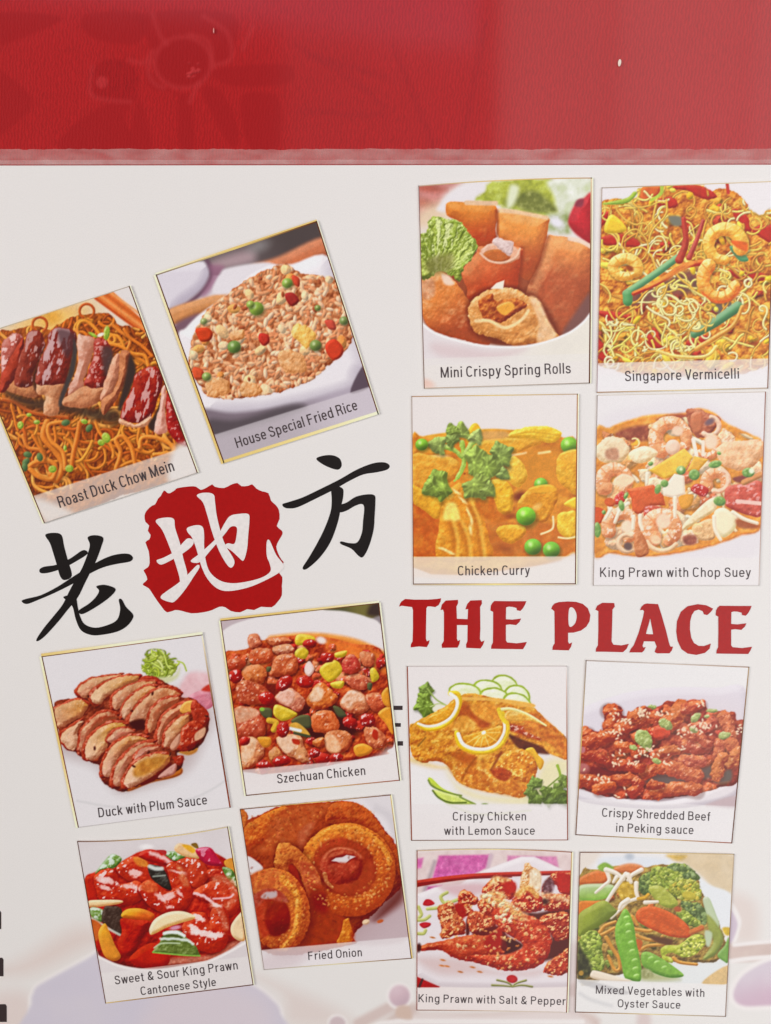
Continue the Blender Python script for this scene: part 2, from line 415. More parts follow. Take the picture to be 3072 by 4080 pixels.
@card('fried_rice_picture', 'tilted picture of fried rice with peas on a white plate, gold edged', (600, 860, 940),
      [(35, 415), (1175, 35), (1612, 1400), (515, 1748)], tone=(0.89, 1.06, (1.0, .97, .93)), bg='#d2c8cc',
      text=[('House Special Fried Rice', 612, 1640, 1470, 1366, 75)],
      edge=dict(T=[('#8a7a68', GD, DK, 9), (LT, GD, GD, 10)], R=[(DK, DK, DK, 8), (LT, LT, LT, 6)], L=[(DK, DK, DK, 8), (LT, GD, GD, 16)], B=[(GD, '#e2cf8a', LT, 22)]))
def _(P):
    P.poly([(300, 330), (1180, 20), (1280, 300), (1000, 380), (440, 420)], '#57494a', n='dark_backdrop', grad=('#423634', 600, 300, 1000, 150))
    P.poly([(430, 320), (700, 240), (720, 330), (480, 380)], '#a4888c', sf=50, al=.9)
    P.ell(760, 215, 70, 40, -.3, '#8d8886', sf=40, al=.6)
    P.poly([(700, 360), (900, 290), (1220, 150), (1262, 280), (900, 430)], '#bc6e4c', sf=22, lo='#8a4630', hi='#d49272', ew=60, n='chopsticks')
    P.poly([(-20, 380), (370, 320), (420, 400), (370, 510), (250, 600), (110, 680)], '#cfc6cf', lo='#a79aac', hi='#e6e2e6', ew=80, sf=14, n='white_bowl')
    P.line([(400, 320), (432, 410), (370, 530), (230, 640), (130, 680)], 34, '#5e4050', ew=None, sf=16)
    P.poly([(420, 350), (520, 360), (480, 450), (400, 560), (360, 560), (430, 430)], '#8a5c74', sf=26, al=.8)
    P.poly([(120, 670), (300, 600), (560, 540), (560, 620), (300, 720), (170, 770)], '#c08556', lo='#8c5430', hi='#dba87e', ew=50, sf=14)
    P.poly([(170, 770), (340, 690), (300, 760), (205, 870)], '#6a4a56', sf=22)
    P.poly([(440, 540), (490, 410), (560, 365), (840, 330), (900, 420), (600, 540)], '#d8d0d4', sf=14, n='plate')
    P.poly([(200, 865), (250, 790), (340, 700), (450, 620), (560, 540), (700, 420), (840, 350), (1000, 340), (1260, 290), (1400, 700), (1520, 1010), (1490, 1130), (1400, 1260), (900, 1390), (700, 1410), (400, 1400), (340, 1240)], '#dcd5d8', lo='#a99cab', hi='#efeaea', ew=120, n='plate', sf=12)
    P.poly([(370, 1365), (600, 1390), (1000, 1330), (1380, 1220), (1560, 1180), (1700, 1500), (500, 1800), (420, 1480)], '#6e5d68', sf=22, grad=('#a293a2', 900, 1500, 1300, 1200))
    P.poly([(410, 1440), (620, 1440), (1000, 1330), (1060, 1380), (450, 1560)], '#463b40', sf=30, al=.9)
    P.poly([(1510, 1050), (1570, 1190), (1410, 1250)], '#4c3a46', sf=8)
    rp = [(270, 1010), (300, 850), (340, 760), (420, 650), (560, 540), (700, 440), (850, 370), (960, 345), (1060, 400), (1200, 420), (1300, 450), (1370, 620), (1420, 850), (1370, 960), (1290, 1030), (1150, 1150), (950, 1230), (700, 1280), (540, 1290), (400, 1270), (350, 1200), (290, 1100)]
    P.poly(rp, '#a8623c', lo='#6c3018', hi='#d49a6c', ew=50, tx=(.8, 40), wp=(16, 30), n='fried_rice')
    M = P.mask(rp, wp=(10, 30))
    P.spots(420, M, (12, 17), ['#d49a70', '#cc8c62', '#c07c54', '#dcaa84', '#b87048'], (1.3, 2.2), 5)
    P.spots(520, M, (11, 16), ['#e0b08a', '#d89c74', '#e6c0a0', '#cc8c64', '#e2b692', '#c47c54'], (1.5, 2.6), 6)
    P.spots(26, M, (24, 40), ['#dfa05a', '#e6bc8a', '#d88a48', '#e2c49c'], (1, 1.6), 8, tx=(.4, 24))
    P.spots(22, M, (8, 14), ['#94482a'], (1, 2), 9)
    for pts, c in (([(320, 800), (400, 790), (440, 830), (420, 880), (360, 890), (330, 850)], '#b63a1e'),
                   ([(1240, 900), (1300, 870), (1360, 930), (1350, 990), (1290, 1020), (1240, 960)], '#c03a22'),
                   ([(1000, 420), (1050, 440), (1050, 500), (1010, 480)], '#b8402a'),
                   ([(950, 550), (1010, 545), (1050, 600), (1000, 640), (960, 600)], '#8a2420'),
                   ([(770, 830), (830, 840), (840, 890), (800, 920), (765, 880)], '#a82c22'),
                   ([(300, 1070), (370, 1090), (370, 1150), (310, 1150)], '#bc4a2c'),
                   ([(1230, 740), (1290, 740), (1310, 800), (1260, 800)], '#b24434')):
        P.poly(pts, c, lo=srgb(c) * .5, hi=np.clip(srgb(c) * 1.2 + .1, 0, 1), ew=24, n='pepper_cube')
    P.poly([(990, 830), (1040, 760), (1130, 800), (1170, 850), (1110, 930), (1060, 900)], '#dfb45e', lo='#b07a34', hi='#f0dc9c', ew=30, tx=(.5, 30), wp=(12, 30), n='egg_piece')
    for pts in ([(380, 1200), (440, 1140), (540, 1160), (550, 1250), (430, 1280)], [(640, 1190), (730, 1180), (790, 1240), (700, 1280), (640, 1260)], [(900, 1000), (960, 940), (1080, 990), (1090, 1090), (960, 1110)], [(560, 830), (650, 800), (660, 860), (580, 880)]):
        P.poly(pts, '#d8a06c', lo='#a06030', hi='#eccaa2', ew=34, tx=(.5, 30), wp=(14, 30))
    P.pea(748, 655, 54, '#7ea23c'); P.pea(705, 625, 30, '#8aa848'); P.pea(590, 925, 50, '#5c8038'); P.pea(965, 475, 40, '#7a9a40')
    P.pea(1165, 915, 44, '#66803a'); P.pea(395, 1135, 34, '#7c9448'); P.pea(1365, 740, 34, '#6a8042'); P.pea(1180, 650, 24, '#70843c'); P.pea(375, 745, 26, '#8a9a5a')
    P.strip(1545, 1205, 455, 1550, .62, '#cfc4c9')

@card('spring_rolls_picture', 'picture of golden spring rolls with lettuce in a white bowl', (1640, 690, 760),
      [(60, 108), (1577, 38), (1560, 1835), (108, 1882)], tone=(0.97, 1.04), bg='#dcd2cc', mid=dict(T=-16),
      text=[('Mini Crispy Spring Rolls', 255, 1787, 1392, 1748, 93)],
      edge=dict(T=[('#b9a08c', GD, '#b6906a', 9)], R=[('#d9c4a0', DK, DK, 12), (LT, LT, LT, 10)], L=[('#8c6a6a', '#7a4a40', DK, 6)], B=[('#b59c84', '#b9ab9c', '#8d7c70', 7)]))
def _(P):
    P.poly([(40, 100), (440, 60), (300, 170), (230, 290), (60, 420)], '#c08078', sf=50)
    P.ell(140, 130, 130, 34, .1, '#aa5a4c', sf=30); P.ell(120, 270, 90, 40, .3, '#b06a54', sf=40, al=.8)
    P.ell(180, 370, 200, 90, -.4, '#d8c0a4', sf=70)
    P.poly([(330, 180), (480, 90), (800, 60), (760, 330), (260, 340), (255, 260)], '#dcd5d6', sf=26, n='bowl')
    P.poly([(560, 240), (640, 150), (720, 80), (1210, 50), (1290, 300), (1290, 420), (900, 330), (740, 270)], '#a2a83e', sf=22, tx=(.9, 70), lo='#6c7430', hi='#c2cc6e', wp=(24, 80), n='lettuce')
    P.poly([(880, 220), (1050, 150), (1180, 220), (1270, 330), (1100, 350), (940, 310)], '#6f7434', sf=34, tx=(.9, 50), lo='#4e5426', hi='#a8aa64')
    P.poly([(860, 110), (940, 130), (890, 280), (830, 290)], '#d4d8b8', sf=30)
    P.poly([(1200, 60), (1580, 50), (1580, 240), (1440, 260), (1400, 350), (1290, 350), (1240, 200)], '#ced2ba', sf=30, tx=(.8, 70), lo='#a8b47c', hi='#e8eae0')
    P.poly([(1190, 360), (1380, 360), (1400, 520), (1190, 500)], '#a9b08a', sf=30, tx=(1., 60), lo='#6e7c34', hi='#e0e2e2')
    P.ell(1265, 430, 70, 40, .5, '#dcd8e0', sf=26)
    P.poly([(1580, 190), (1500, 220), (1440, 250), (1370, 400), (1390, 480), (1470, 560), (1580, 600)], '#b6242c', sf=16, lo='#7c141c', hi='#cc4a50', ew=90, n='tomato')
    P.poly([(1440, 240), (1500, 225), (1490, 290), (1430, 290)], '#7a3040', sf=16, al=.8)
    rl = dict(tx=(.12, 90), wp=(5, 40))
    # bowl shadow interior
    P.poly([(80, 900), (400, 700), (900, 700), (1560, 700), (1565, 1250), (1400, 1400), (1000, 1500), (600, 1480), (200, 1380), (85, 1230)], '#8e4428', sf=20)
    P.poly([(315, 255), (500, 255), (735, 285), (735, 480), (720, 640), (500, 640), (430, 440), (310, 370)], '#d07a30', lo='#a04a20', hi='#e8a85c', grad=('#a83c1c', 500, 330, 540, 590), ew=90, n='spring_roll', **rl)
    P.line([(480, 258), (640, 262), (735, 262)], 40, '#d8b490', ew=None, sf=10)
    P.poly([(760, 320), (900, 340), (1180, 385), (1195, 470), (1150, 700), (1090, 900), (950, 900), (760, 560), (745, 440)], '#d88a40', lo='#a04a22', hi='#ecb878', grad=('#a84826', 1000, 470, 960, 800), ew=110, n='spring_roll', **rl)
    P.line([(765, 325), (950, 345), (1180, 390)], 36, '#deb88e', ew=None, sf=12)
    P.poly([(1185, 560), (1250, 545), (1400, 570), (1565, 640), (1560, 900), (1530, 1060), (1440, 1350), (1250, 1420), (1050, 1240), (1000, 1040), (1120, 780)], '#d8884a', lo='#964426', hi='#eab47c', grad=('#a8502e', 1380, 640, 1320, 960), ew=120, n='spring_roll', **rl)
    P.line([(1380, 572), (1480, 595), (1562, 640)], 36, '#e2c8b4', ew=None, sf=10)
    P.poly([(1440, 1200), (1560, 1050), (1562, 1270), (1440, 1390), (1300, 1430)], '#6c4a48', sf=30, al=.85)
    P.line([(745, 330), (750, 480), (735, 640)], 26, '#7c2c14', ew=None, sf=16, al=.7); P.line([(1190, 560), (1130, 760), (1040, 960)], 34, '#7c3018', ew=None, sf=24, al=.6); P.line([(960, 660), (955, 800), (930, 1000)], 40, '#7c2c16', ew=None, sf=24, al=.7); P.line([(560, 700), (520, 860), (500, 1060)], 50, '#6c2814', ew=None, sf=30, al=.7)
    P.poly([(440, 860), (560, 700), (600, 640), (950, 650), (950, 760), (920, 1000), (860, 1090), (520, 1110), (480, 1000)], '#c8683a', lo='#8c3018', hi='#e09a64', ew=90, n='spring_roll', grad=('#aa3c1c', 640, 780, 740, 980), **rl)
    P.ell(775, 700, 172, 92, .08, '#d6a284', lo='#a86444', hi='#eed0bc', ew=26, wp=(10, 40))
    P.ell(745, 722, 120, 58, .04, '#b4602e', lo='#8a3c1c', hi='#d0884e', ew=20)
    P.poly([(700, 600), (740, 560), (800, 580), (880, 600), (890, 660), (850, 720), (740, 640)], '#d6bcb6', lo='#a08078', hi='#efe2dc', tx=(.5, 30), ew=20, wp=(10, 26))
    P.line([(600, 700), (680, 765), (790, 780), (900, 740), (945, 660)], 16, '#e0b89c', ew=None, sf=8)
    P.poly([(80, 950), (150, 880), (260, 860), (340, 910), (420, 990), (500, 1120), (660, 1420), (660, 1500), (420, 1450), (200, 1380), (100, 1260), (80, 1100)], '#d07c3c', lo='#944222', hi='#ecb884', grad=('#a44424', 250, 1050, 460, 1400), ew=100, n='spring_roll', tx=(.25, 70), wp=(10, 40))
    P.poly([(260, 880), (330, 900), (370, 970), (290, 970)], '#e2c4ae', sf=16)
    P.poly([(85, 960), (190, 930), (200, 1060), (110, 1100)], '#cd9066', sf=24, tx=(.6, 40), lo='#7c3c20', hi='#e8ccaa')
    P.poly([(470, 1180), (540, 1060), (700, 985), (920, 990), (1130, 1100), (1290, 1440), (900, 1530), (560, 1430), (490, 1310)], '#5c200f', sf=30, al=.65)
    P.poly([(500, 1180), (560, 1080), (700, 1010), (900, 1010), (1010, 1070), (1110, 1110), (1150, 1230), (1240, 1370), (1280, 1440), (1060, 1490), (900, 1510), (760, 1450), (580, 1400), (510, 1310)], '#cf8e4c', lo='#94501f', hi='#eccb98', ew=60, tx=(.45, 50), wp=(14, 34), n='spring_roll')
    P.poly([(580, 1120), (700, 1050), (740, 1120), (900, 1090), (1010, 1160), (900, 1230), (780, 1310), (640, 1280), (600, 1200)], '#a2481f', lo='#6c2410', hi='#d88a3c', ew=40, tx=(.7, 36), wp=(14, 30))
    P.poly([(740, 1170), (850, 1120), (900, 1170), (810, 1240)], '#dc9838', sf=10, hi='#f0c470', ew=20)
    P.line([(560, 1290), (680, 1290), (820, 1350), (960, 1280), (1020, 1200)], 30, '#e8c28c', ew=15, sf=10)
    P.line([(600, 1340), (820, 1400), (1000, 1340), (1080, 1240)], 16, '#b87436', ew=None, sf=10, al=.8)
    P.line([(700, 1400), (900, 1440), (1050, 1390), (1110, 1270)], 16, '#b87436', ew=None, sf=10, al=.7)
    P.poly([(1030, 1090), (1110, 1110), (1190, 1280), (1260, 1430), (1100, 1480), (1110, 1300)], '#e0b486', sf=18, tx=(.5, 50), lo='#c08850', hi='#f2dcc0')
    P.poly([(690, 1010), (740, 960), (810, 935), (800, 1010)], '#ecdccc', sm=False)
    # curly lettuce
    lp = [(75, 560), (140, 520), (150, 420), (210, 380), (330, 400), (440, 440), (510, 540), (565, 630), (520, 740), (450, 820), (420, 960), (360, 920), (250, 850), (80, 920)]
    P.poly(lp, '#8f9c3c', lo='#4c5420', hi='#ccd878', ew=40, tx=(1., 46), wp=(34, 50), n='lettuce')
    L = P.mask(lp, wp=(20, 50))
    R = np.random.RandomState(14)
    tips = [(90, 560), (150, 500), (170, 420), (215, 385), (270, 410), (330, 405), (390, 430), (440, 470), (480, 530), (520, 590), (550, 650), (510, 720), (470, 790)]
    for k, (x, y) in enumerate(tips * 2):
        x += R.uniform(-20, 20); y += R.uniform(-10, 40); bx, by = 230 + (x - 250) * .25, 900 + R.uniform(-60, 20)
        cc = ['#9aac44', '#b8c668', '#7e8e34', '#cdd494', '#8e9e3c'][R.randint(5)]
        P.line([(bx, by), ((x + bx) / 2 + R.uniform(-20, 20), (y + by) / 2), (x, y)], 18, cc, w1=R.uniform(44, 70), lo='#56641e', hi='#d4de90', tx=(.6, 30), wp=(26, 34), clip=L, ew=24)
    for k in range(40):
        x, y = tips[R.randint(len(tips))]; x += R.uniform(-34, 24); y += R.uniform(-16, 60)
        cc = ['#a8ba4e', '#8ea03c', '#c4d07a', '#748430'][R.randint(4)]
        P.ell(x, y, R.uniform(16, 30), R.uniform(12, 20), R.uniform(0, 3), cc, lo='#5c6c20', hi='#dce6a0', tx=(.6, 20), wp=(18, 18), ew=16, clip=L)
    P.poly([(130, 760), (350, 700), (340, 850), (160, 880)], '#76703a', sf=40, al=.7, tx=(.6, 30), lo='#555022', hi='#a8a268')
    # bowl
    P.poly([(85, 1300), (200, 1390), (420, 1465), (660, 1510), (950, 1515), (1180, 1470), (1380, 1390), (1500, 1300), (1562, 1220), (1562, 1640), (95, 1680)], '#d9cfcf', sm=False, n='bowl', grad=('#ddd6c8', 500, 1400, 1300, 1500), tx=(.2, 200), lo='#bcb0ac')
    P.poly([(200, 1480), (700, 1550), (1000, 1530), (700, 1640), (250, 1600)], '#cfb6b6', sf=50, al=.7)
    P.line([(85, 1310), (200, 1395), (420, 1468), (660, 1512), (950, 1517), (1180, 1472), (1380, 1392), (1500, 1302), (1562, 1225)], 18, '#ece6e4', ew=None, sf=9)
    P.strip(1620, 1575, 100, 1560, .6, '#dcd6cf')
    P.ell(130, 1840, 70, 40, .3, '#dcb8a8', sf=30, al=.8)

@card('vermicelli_picture', 'picture of yellow vermicelli with prawns and peppers, cut off by the right edge', (2352, 690, 720),
      [(105, 132), (1705, 72), (1640, 1985), (58, 2025)], tone=(0.93, 1.05, (1.02, 1.05, .97)), bg='#ddd6d6',
      text=[('Singapore Vermicelli', 320, 1918, 1372, 1893, 96)],
      edge=dict(T=[('#9a8878', '#c9b48c', '#cdb890', 8)], R=[(DK, DK, '#8a5a48', 9)], L=[('#a08878', '#9a7060', '#a08890', 6)], B=[('#a07858', '#d8c898', '#b09a88', 9)]))
def _(P):
    rp = [(95, 290), (330, 240), (440, 220), (480, 130), (1000, 110), (1100, 170), (1240, 150), (1380, 210), (1460, 320), (1560, 390), (1720, 420), (1720, 1740), (40, 1760), (80, 800)]
    P.poly(rp, '#c4742c', lo='#8c3c1a', hi='#e6b050', ew=60, tx=(1.1, 60), wp=(24, 60), n='vermicelli')
    M = P.mask(rp, wp=(20, 60))
    P.lumps(46, M, (40, 90), ['#b02e1c', '#a4341c', '#d89a2c', '#c8862c', '#8a3a24', '#dca83a'], seed=21, tx=(.4, 40))
    P.poly([(450, 250), (490, 120), (640, 120), (620, 200), (520, 260)], '#c2582a', lo='#8a2c18', hi='#e0904a', ew=30)
    for p in ([(580, 260), (760, 220), (800, 310), (700, 320)], [(690, 130), (1000, 110), (1170, 210), (1050, 240), (860, 160)], [(1310, 330), (1440, 390), (1490, 530), (1380, 500)], [(100, 370), (190, 360), (150, 440), (95, 500)], [(80, 1270), (300, 1290), (400, 1340), (240, 1360), (80, 1310)], [(500, 1490), (640, 1510), (680, 1620), (560, 1600)], [(60, 1520), (180, 1680), (190, 1740), (60, 1700)], [(1250, 900), (1450, 880), (1640, 960), (1450, 1010)], [(1490, 520), (1700, 480), (1700, 660)], [(880, 1560), (1040, 1490), (1090, 1540), (960, 1640)], [(100, 590), (330, 570), (600, 700), (660, 780), (420, 690), (120, 660)], [(1000, 1190), (1160, 1240), (1150, 1300), (1000, 1260)]):
        P.poly(p, '#aa261c', lo='#74140e', hi='#d05a44', ew=30, wp=(8, 30), n='red_pepper')
    P.poly([(720, 400), (830, 400), (840, 480), (760, 480)], '#6c6a58', sf=16)
    P.poly([(380, 1120), (640, 1010), (880, 900), (1030, 900), (980, 1080), (700, 1150), (420, 1230)], '#6c4038', sf=40, tx=(.8, 40), lo='#45302e', hi='#9c4c3c')
    P.poly([(1100, 1200), (1390, 1180), (1360, 1290), (1180, 1300)], '#60504a', sf=26)
    P.noodles(110, M, (15, 24), ['#dcb050', '#d0943c', '#e4c06c', '#bc7830'], seed=31, curl=.28, length=(200, 460))
    P.noodles(105, M, (12, 19), ['#ead094', '#e0b860', '#ecdcac', '#d8a248', '#cc8a38'], seed=32, curl=.42, length=(200, 520))
    P.spots(30, M, (18, 34), ['#dcae2e', '#d89a24', '#e4c04c'], (1, 2.4), 33)
    P.poly([(110, 280), (330, 230), (400, 170), (430, 190), (350, 270), (220, 290)], '#8fa03c', lo='#5e7428', hi='#b8c46a', ew=18)
    P.line([(660, 125), (650, 190), (560, 250)], 36, '#a2a840', w1=24)
    P.poly([(190, 380), (320, 480), (310, 540), (130, 540)], '#dcb032', lo='#a87c1c', hi='#f0d878', ew=30)
    P.line([(1262, 100), (1272, 180)], 30, '#b0342c')
    # green and red sticks
    P.line([(330, 1110), (480, 1010), (640, 900), (800, 780)], 70, '#5f9468', w1=64, lo='#2e5a38', hi='#a8c890', n='green_pepper')
    P.line([(345, 1120), (345, 1180)], 90, '#4f8c54', lo='#2c5c30', hi='#8cb884', n='green_pepper')
    P.line([(400, 1110), (620, 1010), (860, 860), (1080, 820)], 40, '#b83a22', w1=60, lo='#861c12', hi='#e2a04a', ew=34, n='red_pepper')
    P.line([(520, 1045), (760, 930), (940, 830)], 34, '#dc9644', ew=None, sf=16, al=.7)
    P.line([(820, 800), (880, 640), (860, 420)], 76, '#a63428', lo='#76180f', hi='#cc6450', w1=40)
    P.line([(910, 780), (980, 620), (1040, 440)], 50, '#aa3c34', w1=34, lo='#7a1c18', hi='#d47a6c', n='red_pepper')
    P.line([(960, 1480), (1140, 1380), (1360, 1230)], 84, '#55885a', w1=96, lo='#2c5232', hi='#a4c29a', n='green_pepper')
    P.poly([(1290, 670), (1380, 700), (1460, 800), (1380, 810), (1300, 720)], '#4c8a60', lo='#2c5c3c', hi='#80b088', ew=26, n='green_pepper')
    P.line([(980, 1620), (1160, 1510), (1320, 1400), (1400, 1230)], 50, '#cc8a3c', w1=34, lo='#9c5a20', hi='#ecd090', ew=24)
    P.line([(620, 1640), (800, 1690), (1060, 1690), (1160, 1600)], 34, '#dcb868', lo='#a8742c', hi='#f0deb0')
    # prawns
    P.prawn(1240, 660, 150, 150, 10, -270, '#e0ae4e', '#c8842c', '#f0dcae', .95, w1=90, lo='#b86420', nst=7)
    P.poly([(1300, 620), (1440, 640), (1440, 720), (1340, 680)], '#cc5a24', sf=14)
    P.prawn(1190, 980, 150, 130, -130, -340, '#dfa048', '#cc6c24', '#f2e2b8', 1.1, w1=100, lo='#b44c1a', nst=7)
    P.line(P.arc(1200, 1010, 190, 150, 20, 10, .95), 26, '#c8501f', ew=None, sf=14, al=.7)
    P.prawn(320, 870, 110, 120, 20, -320, '#dcae58', '#cc7c2a', '#f2e4b8', .75, w1=80, lo='#b06a22', nst=8)
    P.ell(365, 880, 36, 26, .4, '#8a3c18', sf=14)
    N = P.mask([(600, 1050), (900, 1060), (1150, 1230), (1100, 1460), (900, 1640), (660, 1590), (500, 1450)])
    P.noodles(34, N, (14, 19), ['#e2c67c', '#d8b260', '#e8d698', '#c89644'], seed=35, curl=.7, length=(220, 520))
    N = P.mask([(120, 1380), (460, 1420), (520, 1640), (200, 1690)])
    P.noodles(20, N, (14, 20), ['#e6d088', '#dcbc5c', '#ecdca4'], seed=36, curl=.5, length=(200, 420))
    
    P.strip(1752, 1708, 62, 1645, .7, '#e0d8d8')
    P.poly([(60, 1850), (400, 1860), (1640, 1850), (1640, 2000), (60, 2030)], '#dedbda', al=.7, sf=60)

@card('chicken_curry_picture', 'picture of orange chicken curry with parsley and green peas', (1620, 1540, 720),
      [(45, 88), (1580, 66), (1562, 1822), (60, 1825)], tone=(0.91, 1.04, (1.04, 1.11, .9)), bg='#dcd3ce',
      text=[('Chicken Curry', 472, 1742, 1138, 1736, 88)],
      edge=dict(T=[('#a88468', GD, '#b29884', 9)], R=[('#b08058', RD, DK, 10), (LT, LT, LT, 10)], L=[('#a08c80', '#9a7868', DK, 6)], B=[(DK, GD, DK, 8), ('#cdbfae', '#e8da92', '#cbbcae', 8)]))
def _(P):
    P.poly([(45, 520), (150, 460), (400, 420), (600, 400), (800, 390), (1000, 400), (1300, 400), (1440, 470), (1575, 560), (1570, 1540), (1440, 1570), (1300, 1640), (40, 1660)], '#c2702c', lo='#90401c', hi='#dc9a48', tx=(.5, 160), ew=60, n='curry_sauce', sf=10)
    P.poly([(45, 1050), (300, 1230), (300, 1580), (50, 1590)], '#b04c20', sf=30, tx=(.6, 60), lo='#8a3014', hi='#cc7a34')
    P.poly([(700, 1250), (1000, 1260), (1300, 1250), (1560, 1400), (1540, 1580), (760, 1580)], '#b55c28', sf=40, tx=(.4, 70), lo='#8a3c1a', hi='#cf8850')
    P.poly([(1000, 640), (1400, 600), (1380, 960), (1100, 1000)], '#c0722e', sf=60)
    ck = dict(tx=(.35, 50), wp=(10, 50))
    P.poly([(590, 620), (700, 500), (900, 470), (1200, 440), (1400, 480), (1200, 540), (1000, 610), (700, 660)], '#cf8a34', lo='#a8601e', hi='#e6b660', ew=40, n='onion_slice', **ck)
    P.poly([(940, 430), (1080, 380), (1300, 370), (1430, 430), (1350, 520), (1150, 480), (930, 470)], '#d8a236', lo='#b07420', hi='#ecd07a', ew=40, n='onion_slice', **ck)
    for o in (0, 34, 66): P.line([(960, 450 + o * .3), (1150, 420 + o), (1400, 450 + o)], 10, '#b87a24', ew=None, sf=8, al=.6)
    P.poly([(560, 420), (610, 345), (660, 350), (690, 440), (600, 520), (550, 500)], '#d6982e', lo='#a86a1c', hi='#ecc468', ew=30, n='onion_slice')
    P.poly([(690, 420), (900, 410), (930, 470), (720, 490)], '#c28658', sf=24)
    P.poly([(45, 640), (200, 630), (400, 650), (490, 720), (470, 830), (360, 900), (200, 960), (60, 900)], '#cb8234', lo='#a4521e', hi='#e2b060', ew=50, n='chicken_piece', **ck)
    P.poly([(45, 900), (160, 960), (340, 1000), (330, 1130), (280, 1220), (150, 1130), (45, 1050)], '#cf8a2e', lo='#a05a1c', hi='#e6b858', ew=40, n='chicken_piece', **ck)
    P.poly([(440, 910), (520, 900), (620, 1040), (700, 1200), (760, 1400), (770, 1590), (300, 1600), (300, 1300), (340, 1050)], '#c9772a', lo='#984a1a', hi='#e4ac54', ew=70, n='chicken_piece', **ck)
    P.poly([(380, 1080), (450, 1080), (490, 1190), (480, 1240), (350, 1230), (340, 1170)], '#e2bc72', sf=20, tx=(.3, 30), lo='#cc9640', hi='#f0dca0')
    for q in ([(560, 1050), (640, 1250), (690, 1580)], [(480, 1250), (540, 1400), (560, 1580)], [(400, 1250), (440, 1420), (430, 1580)]):
        P.line(q, 44, '#9c4a18', ew=None, sf=26, al=.5)
        P.line([(a + 34, b) for a, b in q], 30, '#e8b460', ew=None, sf=20, al=.5)
    for x, y, r in ((460, 970, .6), (520, 1050, .7), (570, 1160, 1.2), (600, 1240, 1.5), (340, 1500, .3), (400, 1530, .4), (590, 1320, 1.4)):
        P.ell(x, y, 44, 12, r, '#ecc8a4', sf=10, al=.85, wp=(6, 20))
    P.poly([(640, 1050), (800, 980), (830, 1140), (960, 1200), (860, 1250), (700, 1200)], '#b2561f', sf=24, tx=(.5, 50), lo='#8a3818', hi='#cc7c38')
    P.poly([(930, 650), (1010, 650), (1080, 720), (1110, 830), (1060, 910), (1000, 920), (930, 840)], '#dba244', lo='#a8641c', hi='#f0d492', ew=50, n='chicken_piece', **ck)
    P.poly([(770, 880), (860, 850), (950, 900), (990, 1020), (970, 1150), (900, 1180), (840, 1130), (800, 1000)], '#d6962e', lo='#9a5418', hi='#f0cc7c', ew=46, n='chicken_piece', **ck)
    P.ell(1040, 1010, 60, 40, -.5, '#6c2a1c', sf=30); P.ell(960, 1190, 60, 30, 0, '#7a3018', sf=30, al=.8)
    P.poly([(1110, 960), (1200, 920), (1330, 910), (1395, 990), (1370, 1100), (1290, 1240), (1180, 1240), (1020, 1100)], '#c57826', lo='#944818', hi='#e2aa54', ew=40, n='chicken_piece', **ck)
    P.poly([(1385, 680), (1440, 610), (1570, 590), (1568, 980), (1480, 940), (1390, 850)], '#d08e32', lo='#a05a1c', hi='#ecc470', ew=50, n='chicken_piece', **ck)
    P.poly([(1450, 1080), (1560, 1020), (1565, 1120), (1500, 1110)], '#dca436', lo='#b07420', hi='#f0d070', ew=26)
    P.poly([(1400, 1180), (1480, 1150), (1565, 1160), (1562, 1390), (1460, 1390), (1390, 1310)], '#d8a23a', lo='#a8681c', hi='#f0d27c', ew=40, n='potato_cube', **ck)
    P.poly([(830, 1320), (900, 1280), (1080, 1290), (1090, 1370), (960, 1450), (860, 1390)], '#d0892c', lo='#9c5418', hi='#eab858', ew=40, n='chicken_piece', **ck)
    P.ell(900, 1490, 80, 40, .3, '#8a3c20', sf=40, al=.8)
    P.line([(1350, 1200), (1345, 1310), (1240, 1360)], 16, '#e8c8b0', ew=None, sf=8); P.line([(1400, 1390), (1480, 1400), (1560, 1385)], 14, '#ecd0b4', ew=None, sf=8)
    P.line([(920, 640), (1060, 620), (1100, 610)], 18, '#dca888', ew=None, sf=10); P.line([(1220, 615), (1320, 600)], 22, '#e0b08a', ew=None, sf=10)
    P.ell(320, 640, 70, 14, 0, '#e0b088', sf=10, al=.7); P.ell(1200, 1110, 50, 26, -.6, '#dca068', sf=18, al=.8)
    # parsley
    P.ell(850, 740, 110, 60, .2, '#6a4a2c', sf=30, al=.7); P.ell(720, 900, 90, 60, .4, '#7a5224', sf=30, al=.7)
    g = dict(lo='#5c6e2a', hi='#c6cf8c', ew=26, tx=(.25, 50), wp=(8, 40))
    P.line([(470, 840), (520, 740), (530, 640), (510, 520)], 40, '#93a24c', w1=50, n='parsley', **g)
    P.line([(505, 650), (430, 580), (330, 550)], 36, '#9aa856', w1=50, n='parsley', **g)
    P.line([(530, 640), (590, 540), (630, 490)], 36, '#9ca85c', w1=60, n='parsley', **g)
    P.sprig(505, 440, 118, -1.6, '#93a051', 3); P.sprig(425, 420, 92, -1.9, '#889746', 3); P.sprig(635, 480, 100, -1.1, '#97a25d', 3)
    P.sprig(310, 545, 126, 3.3, '#919e54', 3); P.sprig(430, 510, 87, -2.4, '#788742', 3)
    P.sprig(620, 700, 198, -.2, '#8c9a49', 5); P.sprig(740, 740, 158, .2, '#889746', 5)
    P.sprig(850, 640, 163, -.5, '#7e8c44', 5); P.sprig(880, 800, 87, .6, '#7c8c49', 3)
    P.sprig(620, 900, 184, .9, '#879346', 5); P.sprig(740, 940, 105, .8, '#7c8842', 3)
    P.sprig(330, 900, 198, 2.9, '#7e8e3b', 5); P.sprig(250, 920, 126, 2.6, '#819140', 3)
    P.line([(440, 870), (490, 820), (540, 720)], 18, '#93a24c', ew=9)
